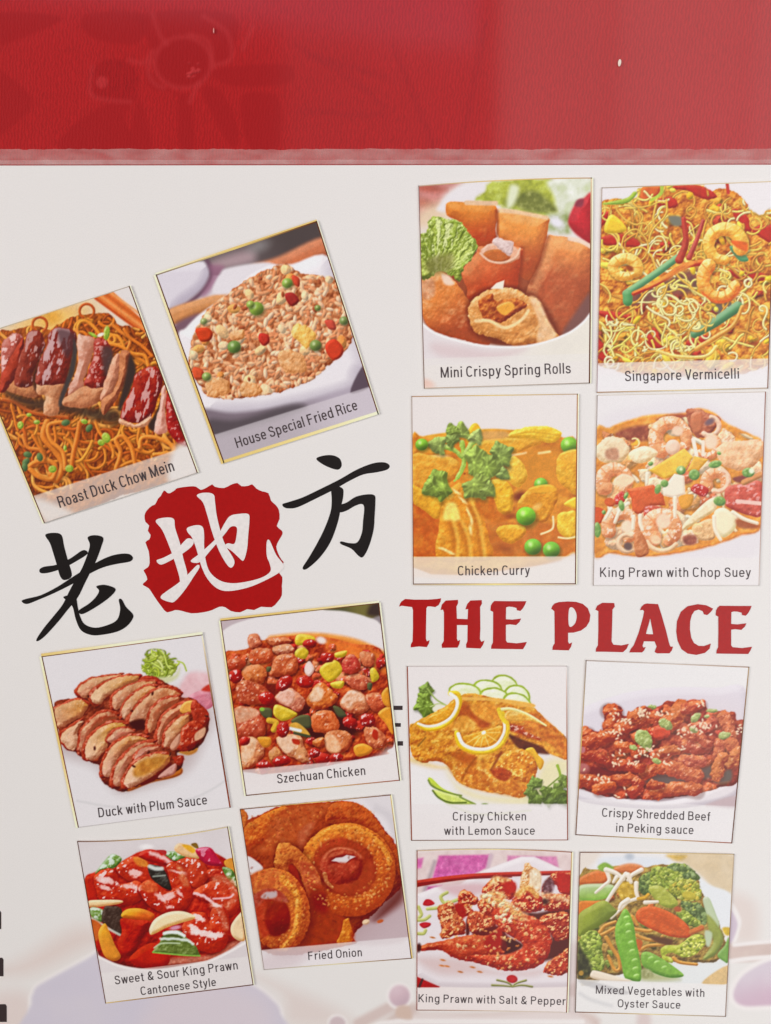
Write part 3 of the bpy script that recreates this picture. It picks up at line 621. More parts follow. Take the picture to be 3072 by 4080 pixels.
    P.ell(535, 803, 9, 9, 0, '#8a3c1c')
    P.pea(140, 535, 62, '#6e9a2e'); P.pea(1500, 540, 84, '#6f9e34'); P.pea(1100, 1195, 96, '#6fa82c'); P.pea(1238, 900, 66, '#699836')
    P.poly([(1120, 950), (1200, 915), (1330, 905), (1380, 960), (1200, 980)], '#d28a30', sf=8, hi='#e8b458', ew=20)
    P.poly([(1420, 620), (1570, 580), (1570, 700), (1440, 690)], '#d28e36', sf=10, hi='#ecc470', ew=20, tx=(.3, 30))
    P.pea(1165, 1478, 84, '#659a34'); P.pea(1335, 1505, 84, '#659a34')
    P.strip(1570, 1566, 60, 1562, .8, '#e0d2c6')
    P.poly([(60, 1760), (500, 1780), (900, 1740), (1200, 1660), (1420, 1600), (1560, 1540), (1560, 1830), (60, 1830)], '#ddd6d0', sf=20, al=.9)

@card('chop_suey_picture', 'picture of pale prawns and vegetables in orange sauce, captioned King Prawn with Chop Suey', (2340, 1540, 732),
      [(88, 78), (1620, 46), (1560, 1805), (52, 1805)], tone=(0.91, 1.02, (1.03, 1.0, 1.02)), bg='#dcd6d5',
      text=[('King Prawn with Chop Suey', 115, 1727, 1485, 1727, 86)],
      edge=dict(T=[('#cbbfae', '#cbbfae', '#b8a898', 5)], R=[(RD, '#a87868', '#c8bcb4', 7)], L=[('#8e8078', '#8a7268', '#9a8a80', 6)], B=[('#bcb6b2', '#c8c2be', '#c4bebc', 5)]))
def _(P):
    P.poly([(85, 400), (500, 180), (1000, 130), (1560, 400), (1600, 600), (1560, 1500), (1000, 1550), (60, 1550)], '#d8d0d2', sf=60, n='plate')
    rp = [(70, 450), (200, 370), (420, 290), (640, 250), (880, 240), (1000, 195), (1150, 240), (1280, 340), (1500, 440), (1590, 520), (1600, 900), (1575, 1280), (1400, 1350), (1150, 1440), (900, 1500), (620, 1540), (400, 1540), (200, 1510), (55, 1500)]
    P.poly(rp, '#d08a38', lo='#b0642c', hi='#e8b458', tx=(.5, 90), ew=20, n='orange_sauce', wp=(6, 60), sf=14)
    M = P.mask([(80, 480), (250, 430), (600, 330), (900, 280), (1150, 260), (1270, 400), (1540, 520), (1570, 1200), (1300, 1330), (900, 1440), (560, 1500), (300, 1480), (70, 1380)], wp=(10, 40))
    P.poly([(250, 430), (420, 360), (600, 360), (560, 480), (380, 500)], '#8a4430', sf=26, tx=(.6, 40), lo='#5c2a20', hi='#c08050')
    P.poly([(640, 290), (900, 250), (960, 420), (700, 330)], '#8e4430', sf=26)
    P.lumps(40, M, (70, 130), ['#e0b488', '#dca870', '#e4c8a0', '#cc8450', '#dcc49c', '#c06c44', '#d49a58'], seed=41, tx=(.5, 44), lo=.66, gl=(.5, 26, .3, '#f0e2d0'), wp=(24, 50), shadow=.35)
    P.noodles(26, M, (22, 40), ['#e6d2b0', '#e8dcc0', '#dcc090', '#e2c898'], seed=42, curl=.22, length=(120, 240))
    pw = dict(c='#dca06a', stripe='#c87a44', hi='#f0d8b8', gl=(.6, 30, .2, '#f4e4d4'), lo='#a85c34')
    P.poly([(890, 230), (980, 195), (1090, 240), (1210, 290), (1150, 400), (1040, 470), (960, 420)], '#a0583c', lo='#6a3024', hi='#cc9068', ew=40, tx=(.5, 30), wp=(12, 40))
    P.line(P.arc(1110, 360, 85, -80, 130, 8), 44, '#dcb898', lo='#9c6848', hi='#ecd6c0', tx=(.3, 24)); P.ell(1110, 320, 46, 26, -.5, '#6c5058', sf=14)
    P.poly([(940, 260), (1040, 230), (1040, 400), (960, 420)], '#b46a44', lo='#7c3c28', hi='#d09a74', ew=30)
    P.prawn(760, 470, 140, 150, 130, 390, w1=100, **pw)
    P.ell(775, 550, 66, 70, .3, '#e2c4a8', lo='#b88c68', ew=40, hi='#f0ddcc'); P.ell(820, 400, 50, 44, 0, '#e4c0a0', sf=14)
    P.prawn(1090, 540, 90, 80, -60, 140, w1=60, **pw); P.ell(1120, 500, 60, 70, .2, '#e2c6a8', sf=18)
    P.line([(960, 480), (990, 620)], 34, '#ecdccc'); P.line([(1050, 500), (1050, 620)], 30, '#e8d4c0')
    P.poly([(1180, 560), (1300, 500), (1590, 490), (1590, 620), (1480, 740), (1340, 760), (1200, 680)], '#dcb284', lo='#b07848', hi='#eed6b2', ew=60, tx=(.4, 40), wp=(12, 40), n='prawn')
    P.poly([(75, 560), (180, 460), (300, 470), (380, 560), (320, 680), (180, 700), (80, 640)], '#e0cca4', lo='#b08c58', hi='#f0e4c8', ew=50, tx=(.35, 40), wp=(12, 40))
    P.poly([(170, 580), (270, 560), (280, 660), (180, 660)], '#b08060', sf=18, tx=(.6, 24), lo='#8a5a40', hi='#d0a888')
    P.poly([(380, 600), (520, 540), (640, 600), (520, 690), (420, 680)], '#e6d8b4', lo='#b89860', hi='#f2ead4', ew=40, tx=(.4, 40))
    P.prawn(250, 860, 110, 150, 150, 400, w1=100, **pw); P.poly([(245, 840), (330, 790), (430, 840), (340, 910), (250, 890)], '#e6c8a0', sf=12, hi='#f0dcc0', ew=20)
    P.poly([(430, 500), (460, 470), (480, 520), (400, 530)], '#d8a838', sf=8); P.line(P.arc(430, 510, 40, -120, 90, 8), 14, '#e2c88a')
    yl = dict(lo='#b07c1c', hi='#ecca64', ew=24)
    P.poly([(555, 760), (880, 560), (960, 640), (900, 740), (860, 780), (700, 840)], '#d8ac38', sm=False, n='yellow_pepper', grad=('#dcb848', 560, 800, 900, 600), **yl)
    P.poly([(970, 630), (1100, 660), (1010, 760), (900, 770)], '#cfa040', sm=False, n='yellow_pepper', **yl)
    P.poly([(680, 930), (790, 790), (880, 810), (890, 980), (780, 1010), (690, 990)], '#e6d8c2', lo='#bca488', hi='#f2e8da', ew=24, n='onion_slice', sm=False)
    P.poly([(360, 930), (600, 890), (690, 990), (710, 1080), (580, 1080), (480, 1160), (410, 1150), (400, 1020)], '#c4562a', lo='#8c3016', hi='#e08850', ew=30, n='carrot_slice', sm=False, tx=(.2, 60))
    P.prawn(1170, 870, 90, 120, 160, 380, w1=90, **pw); P.line(P.arc(1180, 850, 100, -60, 110, 8), 44, '#e4c4a4', lo='#b8744c', tx=(.3, 24))
    P.poly([(940, 920), (1000, 880), (1100, 930), (1060, 1000), (960, 960)], '#ae2e24', lo='#701814', hi='#d8705c', ew=20, gl=(.6, 20, .2))
    P.poly([(1260, 920), (1400, 880), (1580, 870), (1580, 1160), (1470, 1170), (1300, 1110), (1250, 1060)], '#bc5240', lo='#8a2c20', hi='#dc8c74', ew=40, n='tomato_piece', tx=(.4, 60), gl=(.4, 40, .25))
    P.line([(1360, 1040), (1570, 1060)], 36, '#e0b8a8')
    P.poly([(1320, 830), (1460, 800), (1440, 860), (1360, 870)], '#7a3c34', sf=14)
    P.line([(1420, 870), (1570, 800)], 54, '#c88c54', lo='#8a5830')
    P.poly([(250, 1000), (320, 950), (340, 1040), (250, 1070)], '#b8382c', lo='#7c1c16', hi='#e08070', ew=20, gl=(.6, 18, .15)); P.ell(205, 1050, 50, 40, .3, '#c45a2c', lo='#8a3418', ew=20)
    P.poly([(60, 1100), (150, 1120), (130, 1230), (60, 1240)], '#bc4c24', lo='#8a2c14', ew=20)
    P.poly([(520, 1090), (690, 1100), (660, 1200), (540, 1240)], '#b8442c', lo='#84261a', hi='#e08c74', ew=30, tx=(.5, 30), gl=(.6, 22, .2), n='tomato_piece')
    P.poly([(830, 1000), (960, 980), (940, 1080), (860, 1110)], '#d09438', lo='#a06820', ew=24)
    P.prawn(310, 1270, 120, 130, 160, 420, w1=100, **pw); P.ell(360, 1270, 54, 60, .2, '#e6ccae', sf=16)
    P.prawn(680, 1290, 120, 170, 140, 420, w1=110, **pw); P.ell(690, 1220, 66, 70, .2, '#e6c6a6', sf=16); P.ell(620, 1390, 50, 40, .2, '#e2bc90', sf=14)
    P.line(P.arc(680, 1330, 160, 40, 150, 8), 44, '#e0be92', lo='#b0783c', hi='#f0dcb8')
    P.line(P.arc(360, 1420, 76, 60, 300, 8), 44, '#e0c098', lo='#9c6840', hi='#f0dcc0'); P.ell(370, 1450, 40, 36, .3, '#5e4440', sf=12)
    P.poly([(430, 1330), (500, 1330), (560, 1500), (470, 1550), (430, 1500)], '#b87040', lo='#7c3c20', hi='#dca878', ew=30, tx=(.4, 30))
    P.poly([(880, 1240), (1080, 1040), (1180, 1010), (1160, 1120), (1040, 1200), (880, 1300)], '#e0d0a8', lo='#b49458', hi='#f0e8d0', ew=30, tx=(.4, 40), n='cabbage_leaf')
    P.poly([(1150, 1140), (1240, 1100), (1340, 1180), (1340, 1290), (1240, 1370), (1170, 1300)], '#e2d8b4', lo='#b8a468', hi='#f2ecd8', ew=40, n='onion_slice')
    P.poly([(960, 1280), (1130, 1200), (1160, 1370), (1020, 1390)], '#d8b078', lo='#94683c', hi='#ecd4a8', ew=26, tx=(.4, 30)); P.line(P.arc(1000, 1290, 44, 60, 330, 8), 16, '#e4c68a')
    P.poly([(870, 1360), (980, 1350), (980, 1430), (890, 1430)], '#8a4a38', sf=14, tx=(.6, 24), lo='#5c2c20', hi='#c08860')
    P.poly([(1360, 1200), (1560, 1260), (1500, 1290), (1370, 1270)], '#96502c', sf=18)
    for q in ([(370, 1060), (300, 1120), (250, 1230)], [(480, 1170), (480, 1240), (500, 1300)], [(420, 1180), (415, 1290)], [(215, 1110), (165, 1200)], [(545, 790), (540, 880)], [(795, 1010), (795, 1180)], [(1150, 1180), (1160, 1300), (1210, 1390)], [(1320, 1140), (1420, 1200), (1540, 1240)]):
        P.line(q, 38, '#e8dcc4', lo='#b8a07c', hi='#f4ece0', w1=30)
    for x, y, rx, ry in ((850, 760, 44, 42), (970, 800, 50, 50), (1160, 705, 60, 34), (1460, 780, 56, 44), (1200, 1040, 56, 44), (640, 930, 28, 46), (700, 880, 36, 34), (575, 700, 24, 20), (310, 1080, 26, 50), (350, 990, 18, 34), (150, 1140, 18, 20), (90, 1300, 34, 70), (1195, 605, 20, 16)):
        P.ell(x, y, rx, ry, rng.uniform(-.5, .5), '#6c9446', lo='#3c5c30', hi='#b8d088', ew=22, tx=(.4, 24), n='spring_onion')
    P.ell(1490, 765, 24, 24, 0, '#dce4c4', sf=8); P.ell(850, 750, 16, 14, 0, '#cfe0a8', sf=8)
    P.strip(1553, 1553, 50, 1565, .84, '#dcd5d3')

@card('plum_duck_picture', 'tilted picture of sliced duck in glossy brown sauce, captioned Duck with Plum Sauce', (140, 2500, 800),
      [(52, 240), (1390, 58), (1624, 1495), (355, 1662)], tone=(0.97, 1.06, (1.0, 1.02, .95)), bg='#d8d2d3',
      text=[('Duck with Plum Sauce', 528, 1577, 1434, 1466, 80)],
      edge=dict(T=[(DK, '#8a5028', DK, 7), (GD, LT, LT, 22)], R=[(LT, DK, RD, 12)], L=[(DK, RD, DK, 8), (LT, GD, LT, 18)], B=[('#b8b2b0', '#c4bebc', '#c0bab8', 5)]))
def _(P):
    P.line([(350, 1440), (800, 1500), (1300, 1420), (1600, 1260)], 16, '#b4b2b2', ew=None, sf=12, al=.6)
    P.poly([(200, 980), (500, 1160), (700, 1380), (900, 1340), (1250, 1200), (1400, 960), (1480, 700), (1200, 500)], '#b09a98', sf=80, al=.7)
    # garnish
    P.poly([(1210, 460), (1290, 370), (1440, 380), (1460, 470), (1400, 540), (1260, 590), (1190, 540)], '#d6b0b4', sf=30, tx=(.5, 50), lo='#c08c94', hi='#e6d0d0', n='pickled_ginger')
    P.poly([(1270, 580), (1380, 520), (1470, 540), (1480, 640), (1420, 680), (1340, 640)], '#c8788e', lo='#a45068', hi='#e0a8b8', ew=40, n='pickled_ginger', tx=(.3, 40))
    P.poly([(1380, 520), (1450, 470), (1470, 530)], '#b8362e', sf=12)
    P.poly([(900, 350), (920, 240), (980, 210), (1090, 230), (1140, 290), (1190, 310), (1150, 390), (1060, 420), (930, 390)], '#96a038', lo='#667024', hi='#c0c86c', ew=30, tx=(.8, 30), wp=(16, 30), n='spring_onion_curls', al=.9)
    N = P.mask([(890, 360), (900, 240), (960, 180), (1100, 200), (1200, 300), (1150, 400), (1000, 420)])
    P.noodles(34, N, (12, 17), ['#a8b440', '#c0cc68', '#8c9a30', '#d0d88c', '#7a8828'], seed=51, curl=.6, length=(100, 260))
    P.line([(1180, 280), (1230, 300), (1255, 360)], 12, '#a4b048', ew=6)
    P.poly([(1000, 420), (1150, 400), (1200, 330), (1180, 420), (1060, 470)], '#c4c49c', sf=18)
    # sauce pool
    P.poly([(740, 1320), (900, 1240), (1120, 1180), (1210, 1160), (1220, 1210), (1140, 1250), (960, 1290), (780, 1360)], '#a85a24', sf=8, hi='#d08c40', ew=20, lo='#7a3414', n='plum_sauce')
    P.poly([(1150, 1010), (1330, 980), (1340, 1030), (1260, 1060)], '#a86a34', sf=10)
    rp = [(160, 640), (240, 600), (340, 590), (345, 520), (430, 430), (560, 400), (700, 390), (860, 400), (1000, 410), (1130, 490), (1220, 580), (1310, 590), (1440, 720), (1420, 900), (1330, 1010), (1180, 1040), (1230, 1130), (1130, 1220), (800, 1330), (760, 1360), (640, 1340), (540, 1250), (530, 1150), (440, 1110), (350, 1050), (230, 980), (190, 850)]
    P.poly(rp, '#6c2416', lo='#34100c', hi='#a04830', tx=(.7, 50), ew=40, wp=(10, 40), n='duck_meat')
    M = P.mask(rp, wp=(8, 40))
    sk = dict(tx=(.5, 34), wp=(10, 36), gl=(.45, 26, .32, '#e0b0a0'))
    def slab(pts, meat, sauce=None, skin='#98301c'):
        p = np.array(pts, float); c = p.mean(0)
        P.poly((p - c) * 1.13 + c + (-8, -6), skin, lo='#4c120c', hi='#c8604a', ew=26, n='duck_slice', **sk)
        P.poly(p, meat, lo='#85402a', hi='#d8ac8c', ew=44, tx=(.3, 54), wp=(12, 40), gl=(.3, 24, .34, '#ecd0bc'), grad=((sauce or '#b8743c'), p[:, 0].min(), p[:, 1].max(), p[:, 0].max() , p[:, 1].min()))
    slab([(160, 680), (260, 630), (350, 600), (440, 640), (380, 740), (200, 830), (175, 760)], '#cc9478', '#b8783c')
    slab([(350, 530), (440, 440), (600, 405), (720, 400), (600, 460), (480, 540), (420, 590)], '#c88a74', '#c0845c')
    slab([(470, 560), (540, 490), (680, 420), (850, 405), (830, 460), (680, 520), (580, 580), (540, 640), (480, 620)], '#e0bca0', '#b87a40')
    P.poly([(850, 470), (910, 400), (1000, 420), (1060, 465), (1000, 480)], '#9a2c1e', lo='#5c140e', hi='#c45c44', ew=24, **sk)
    slab([(640, 600), (690, 530), (850, 460), (990, 450), (960, 510), (800, 590), (740, 640), (660, 680)], '#c08670', '#a85a34')
    slab([(720, 700), (780, 590), (900, 500), (1010, 500), (900, 600), (830, 680), (740, 760)], '#cc9884', '#b86c38')
    slab([(780, 760), (900, 600), (1060, 500), (1210, 560), (1120, 620), (960, 660), (920, 760), (830, 800)], '#c88e76', '#ad6440')
    P.poly([(780, 790), (900, 760), (920, 840), (840, 850)], '#3c1410', sf=14)
    slab([(930, 860), (960, 700), (1060, 600), (1200, 580), (1160, 640), (1040, 720), (980, 860)], '#b46c50', '#983c24')
    slab([(1010, 920), (1060, 740), (1200, 640), (1300, 620), (1330, 660), (1180, 720), (1070, 850), (1040, 960)], '#b8705c', '#a03e26')
    P.poly([(1200, 690), (1240, 620), (1320, 610), (1330, 670), (1260, 720)], '#d09048', lo='#a05a24', hi='#e8c07c', ew=20)
    P.poly([(1310, 600), (1440, 720), (1400, 820), (1300, 740)], '#a02e1e', lo='#641610', hi='#cc604a', ew=30, **sk)
    slab([(1070, 970), (1090, 850), (1180, 760), (1270, 720), (1270, 780), (1190, 900), (1100, 990)], '#c8927c', '#c07c48')
    P.poly([(1170, 980), (1220, 840), (1310, 770), (1390, 830), (1330, 980), (1220, 1030)], '#9c2a18', lo='#5c120c', hi='#cc5c40', ew=40, n='duck_slice', **sk)
    P.poly([(1330, 880), (1410, 830), (1400, 900), (1330, 940)], '#c8947c', sf=8)
    P.poly([(1120, 980), (1200, 880), (1200, 960), (1150, 1020)], '#c8907c', lo='#8a4030', ew=20)
    # front row
    slab([(220, 880), (290, 830), (400, 770), (350, 870), (360, 960), (310, 1020), (230, 960)], '#d8b096', '#d0a088')
    slab([(370, 1000), (390, 860), (470, 760), (580, 700), (690, 740), (560, 800), (460, 880), (400, 1040)], '#b06450', '#96341f')
    slab([(420, 1080), (430, 950), (520, 850), (640, 790), (760, 820), (640, 880), (590, 1000), (500, 1090)], '#deb49c', '#b4762c')
    slab([(600, 920), (700, 840), (830, 860), (760, 900), (640, 960)], '#bc7c70', '#a85040')
    slab([(560, 1160), (600, 1040), (700, 940), (830, 900), (930, 930), (800, 980), (690, 1080), (640, 1220), (570, 1230)], '#d4a090', '#b8743a')
    slab([(650, 1300), (660, 1180), (740, 1060), (860, 970), (1000, 960), (900, 1040), (780, 1130), (720, 1300)], '#b47464', '#a04a30')
    slab([(830, 1070), (900, 1000), (1040, 990), (940, 1050), (840, 1110)], '#b8706c', '#9c4034')
    slab([(740, 1300), (780, 1180), (880, 1090), (1010, 1050), (1120, 1070), (1080, 1150), (960, 1240), (800, 1330)], '#e0baa8', '#b8702c')
    P.poly([(830, 1150), (920, 1090), (1060, 1080), (1040, 1150), (900, 1230), (820, 1230)], '#b07030', sf=22, tx=(.5, 40), lo='#84401c', hi='#d8a058')
    P.poly([(880, 1290), (1020, 1210), (1110, 1130), (1130, 1160), (1020, 1250), (900, 1310)], '#5c1810', sf=8)
    P.poly([(1020, 1240), (1110, 1160), (1170, 1130), (1160, 1210), (1080, 1245)], '#c8948c', lo='#8c4034', ew=20, tx=(.4, 24)); P.poly([(1140, 1080), (1230, 1060), (1220, 1140), (1160, 1130)], '#982c1c', lo='#5c1610', ew=20, **sk)
    P.spots(9, M, (7, 10), ['#4c1a10'], (1, 2), 53)
    P.strip(1440, 1270, 320, 1590, .35, '#d9d3d3')

@card('szechuan_picture', 'tilted picture of red diced chicken with courgette cubes, captioned Szechuan Chicken', (850, 2380, 770),
      [(60, 200), (1430, 46), (1610, 1580), (280, 1712)], tone=(0.97, 1.06), bg='#dcd4d2',
      text=[('Szechuan Chicken', 553, 1605, 1312, 1530, 80)],
      edge=dict(T=[(DK, '#8a6a34', DK, 8), (GD, GD, LT, 16)], R=[(DK, DK, DK, 9), (LT, LT, LT, 12)], L=[(DK, DK, DK, 7), (LT, GD, LT, 14)], B=[(DK, GD, RD, 8)]))
def _(P):
    P.poly([(60, 200), (400, 160), (250, 230), (80, 290)], '#b8a4a8', sf=20)
    P.poly([(960, 100), (1440, 30), (1450, 230), (1300, 160), (1130, 120)], '#4c4a2c', sf=10, grad=('#6a6234', 1100, 130, 1260, 110)); P.poly([(1360, 60), (1450, 40), (1450, 160), (1330, 150)], '#3a2a24', sf=30); P.poly([(1370, 190), (1450, 160), (1460, 240)], '#8a7c80', sf=14)
    P.poly([(80, 300), (300, 190), (700, 130), (1000, 120), (1250, 160), (1440, 230), (1500, 520), (1380, 440), (1000, 330), (600, 330), (300, 400), (110, 500)], '#dbd3d2', sf=10, n='plate')
    P.line([(500, 360), (760, 335), (1000, 345), (1250, 395), (1480, 500)], 60, '#d8863c', ew=30, sf=20, lo='#c06c28', hi='#e6a860')
    rp = [(100, 490), (200, 460), (310, 430), (310, 330), (390, 330), (420, 370), (560, 340), (740, 330), (1000, 350), (1200, 400), (1480, 500), (1560, 1200), (1500, 1320), (1400, 1370), (240, 1500), (130, 800)]
    P.poly(rp, '#a83a1c', lo='#641410', hi='#d47038', tx=(.8, 60), ew=40, n='red_sauce')
    M = P.mask(rp); MB = P.mask([(110, 500), (480, 420), (1000, 420), (1380, 520), (1440, 700), (1000, 760), (600, 740), (140, 760)])
    P.poly([(1000, 360), (1480, 500), (1500, 660), (1300, 560), (1000, 440)], '#cf6a2c', sf=30, hi='#e09048', tx=(.4, 60))
    P.poly([(780, 930), (1150, 950), (1250, 1180), (900, 1240), (700, 1160)], '#34100c', sf=40, al=.9); P.poly([(450, 740), (560, 700), (530, 1180), (440, 1000)], '#5c1410', sf=40, al=.8)
    P.lumps(34, MB, (34, 60), ['#c8603a', '#b84c2c', '#cc7a50', '#aa2c1e', '#d08a5c'], seed=61, gl=(.6, 22, .3))
    P.lumps(70, M, (30, 52), ['#a4201a', '#8c1814', '#b02c1e', '#c0502c'], seed=62, gl=(.8, 20, .33), k=1.2)
    ck = dict(tx=(.45, 40), wp=(9, 40), gl=(.5, 22, .34, '#f0d4c0'))
    def chunk(pts, c='#c05c34', **k):
        p = np.array(pts, float)
        P.poly(p + (8, 16), '#3c0e0a', al=.6, sf=18)
        q = dict(ck); q.update(k)
        P.poly(p, c, lo='#7c2414', hi='#e2a074', ew=44, n='chicken_cube', **q)
    chunk([(310, 320), (380, 320), (410, 400), (340, 440), (300, 400)], '#cc7a58'); chunk([(450, 360), (600, 340), (680, 380), (540, 420)], '#cc7448')
    chunk([(320, 470), (400, 440), (500, 450), (510, 530), (420, 570), (320, 560)], '#b8502c')
    chunk([(520, 430), (640, 400), (700, 440), (680, 490), (540, 490)], '#d09470')
    chunk([(530, 530), (600, 490), (710, 500), (720, 640), (600, 680), (490, 670)], '#b85630')
    chunk([(250, 640), (320, 580), (440, 600), (460, 680), (400, 750), (280, 710)], '#c46c38')
    chunk([(120, 550), (200, 520), (280, 560), (230, 620), (130, 620)], '#a83c24')
    chunk([(205, 740), (300, 720), (440, 770), (500, 860), (430, 920), (230, 900)], '#a8442a')
    chunk([(540, 850), (620, 785), (700, 800), (790, 890), (740, 990), (640, 940), (545, 890)], '#c87e62')
    P.poly([(545, 850), (620, 790), (700, 820), (690, 900), (640, 940), (560, 890)], '#d8a894', sf=10, tx=(.4, 30), lo='#b06a4c', hi='#ead0c4', ew=20)
    chunk([(810, 880), (860, 780), (930, 730), (1000, 780), (1070, 850), (1040, 920), (900, 970), (820, 930)], '#c4682c')
    P.poly([(830, 860), (890, 770), (950, 800), (930, 880), (850, 900)], '#dcb494', sf=14, tx=(.5, 24), lo='#b8743c', hi='#f0dcc8')
    chunk([(1100, 880), (1180, 800), (1270, 820), (1360, 930), (1280, 1000), (1170, 990), (1095, 940)], '#c87a50')
    P.poly([(1110, 880), (1180, 805), (1280, 830), (1310, 900), (1220, 920), (1180, 970), (1110, 930)], '#d8a888', sf=12, tx=(.5, 26), lo='#b87048', hi='#ecd4c4', ew=20)
    chunk([(1130, 700), (1200, 660), (1310, 680), (1340, 770), (1270, 800), (1180, 770)], '#bc5c40')
    chunk([(1110, 560), (1180, 490), (1250, 540), (1270, 620), (1190, 660), (1120, 640)], '#b03a30')
    chunk([(1260, 480), (1380, 480), (1380, 580), (1300, 590)], '#c87048'); chunk([(1310, 850), (1430, 820), (1480, 930), (1380, 980)], '#b85434')
    chunk([(840, 1040), (910, 980), (1020, 980), (1090, 1100), (1040, 1160), (880, 1160)], '#c05a2c')
    chunk([(960, 1190), (1080, 1140), (1190, 1190), (1180, 1280), (1090, 1350), (980, 1320)], '#c06a3c')
    P.poly([(970, 1200), (1040, 1190), (1100, 1290), (1060, 1340), (980, 1310)], '#d8a47c', sf=14, tx=(.4, 24), lo='#b06838', hi='#ecd0b4')
    chunk([(1300, 1160), (1340, 1100), (1440, 1150), (1490, 1230), (1440, 1300), (1340, 1270)], '#c47048')
    chunk([(860, 1230), (950, 1210), (950, 1280), (870, 1280)], '#cc7434')
    chunk([(185, 960), (330, 950), (400, 1010), (450, 1120), (440, 1190), (320, 1200), (210, 1190)], '#ac4830')
    P.poly([(190, 970), (330, 955), (400, 1000), (300, 1060), (200, 1080)], '#c89070', sf=14, tx=(.5, 26), lo='#a44c30', hi='#e2c0a8')
    chunk([(240, 1290), (290, 1200), (390, 1230), (440, 1330), (340, 1470), (240, 1470)], '#cc8658')
    P.poly([(250, 1270), (300, 1210), (370, 1230), (350, 1340), (300, 1420), (250, 1400)], '#dcb08c', sf=12, tx=(.5, 26), lo='#b46c40', hi='#f0dcc8')
    chunk([(540, 1220), (620, 1180), (740, 1190), (790, 1300), (820, 1420), (700, 1390), (600, 1330)], '#c88a5c')
    P.poly([(550, 1220), (640, 1190), (720, 1200), (700, 1300), (620, 1340)], '#dab496', sf=12, tx=(.4, 26), lo='#b87c54', hi='#ecd8c8')
    P.poly([(680, 1220), (740, 1230), (740, 1270), (690, 1260)], '#a83018', sf=8); P.poly([(1380, 1140), (1420, 1160), (1410, 1230), (1370, 1200)], '#a82c1a', sf=8)
    chunk([(480, 1340), (540, 1290), (600, 1380), (500, 1410)], '#cc8c54')
    yc = dict(lo='#8c6c18', hi='#ecdc7c', ew=30, tx=(.2, 40))
    for p in ([(920, 610), (1000, 550), (1070, 550), (1110, 620), (1080, 680), (1000, 730), (930, 670)], [(530, 930), (600, 940), (720, 1000), (680, 1040), (590, 1065), (520, 1010)], [(710, 340), (760, 315), (870, 340), (860, 400), (720, 410)], [(710, 460), (770, 430), (820, 470), (790, 530), (710, 510)], [(1050, 480), (1150, 460), (1130, 510), (1060, 520)], [(1350, 630), (1390, 610), (1430, 690), (1370, 730)], [(1010, 740), (1120, 720), (1110, 780), (1040, 780)]):
        P.poly(p, '#c8aa30', n='courgette_cube', **yc)
    for p in ([(1210, 1290), (1290, 1260), (1370, 1300), (1340, 1350), (1240, 1370)], [(1420, 1000), (1530, 950), (1550, 1180), (1480, 1080)], [(380, 1210), (490, 1210), (490, 1280), (430, 1290)], [(1450, 830), (1510, 780), (1525, 940), (1470, 920)]):
        P.poly(p, '#d08a2c', lo='#94501c', hi='#ecbc60', ew=26, n='pepper_piece')
    for p in ([(670, 1070), (740, 1020), (830, 1020), (840, 1120), (760, 1120)], [(1030, 940), (1090, 950), (1150, 1020), (1080, 1030)], [(400, 960), (500, 960), (500, 1040), (430, 1030)], [(1330, 740), (1370, 740), (1360, 800), (1330, 790)], [(460, 600), (500, 600), (490, 640), (460, 640)]):
        P.poly(p, '#4c4c2e', lo='#22241a', hi='#7c8450', ew=20)
    P.poly([(660, 1100), (720, 1080), (800, 1140), (830, 1200), (700, 1170)], '#c89840', lo='#8a5c1c', ew=20); P.line([(660, 1130), (750, 1150)], 26, '#d8e0e4', ew=None, sf=8); P.line([(700, 1170), (830, 1200)], 24, '#3a4028'); P.line([(480, 1060), (540, 1080), (520, 1140)], 50, '#c89a34', lo='#8c601c')
    P.ell(420, 965, 22, 16, 0, '#7ca03c')
    for x, y, a, b, r in ((610, 740, 84, 56, -.7), (790, 730, 80, 54, .2), (460, 870, 70, 56, .2), (980, 520, 64, 44, 0), (600, 1140, 56, 70, .2), (190, 680, 60, 60, 0), (1330, 1060, 70, 60, .2), (1180, 1080, 70, 50, .3), (590, 1410, 80, 44, -.1), (940, 1390, 70, 50, 0), (1060, 1380, 60, 40, 0), (440, 1450, 70, 40, .1), (870, 1340, 50, 44, 0), (830, 400, 60, 40, 0), (270, 1240, 50, 40, -.5)):
        P.ell(x, y, a, b, r, '#a01c16', lo='#540a0a', hi='#d85844', ew=40, wp=(8, 30), gl=(.9, 22, .3, '#f0d0cc'), n='red_chilli_bean')
    P.poly([(790, 590), (830, 550), (870, 620), (830, 680), (790, 650)], '#e2ccc4', lo='#b07c6c', ew=20); P.ell(930, 370, 44, 30, .3, '#e4d4cc', sf=14)
    P.strip(1488, 1388, 250, 1400, .76, '#ddd3d0')
    P.poly([(1180, 1450), (1400, 1370), (1560, 1300), (1610, 1580), (600, 1680), (280, 1712), (270, 1620), (500, 1630)], '#ddd5d2', al=.75, sf=40)

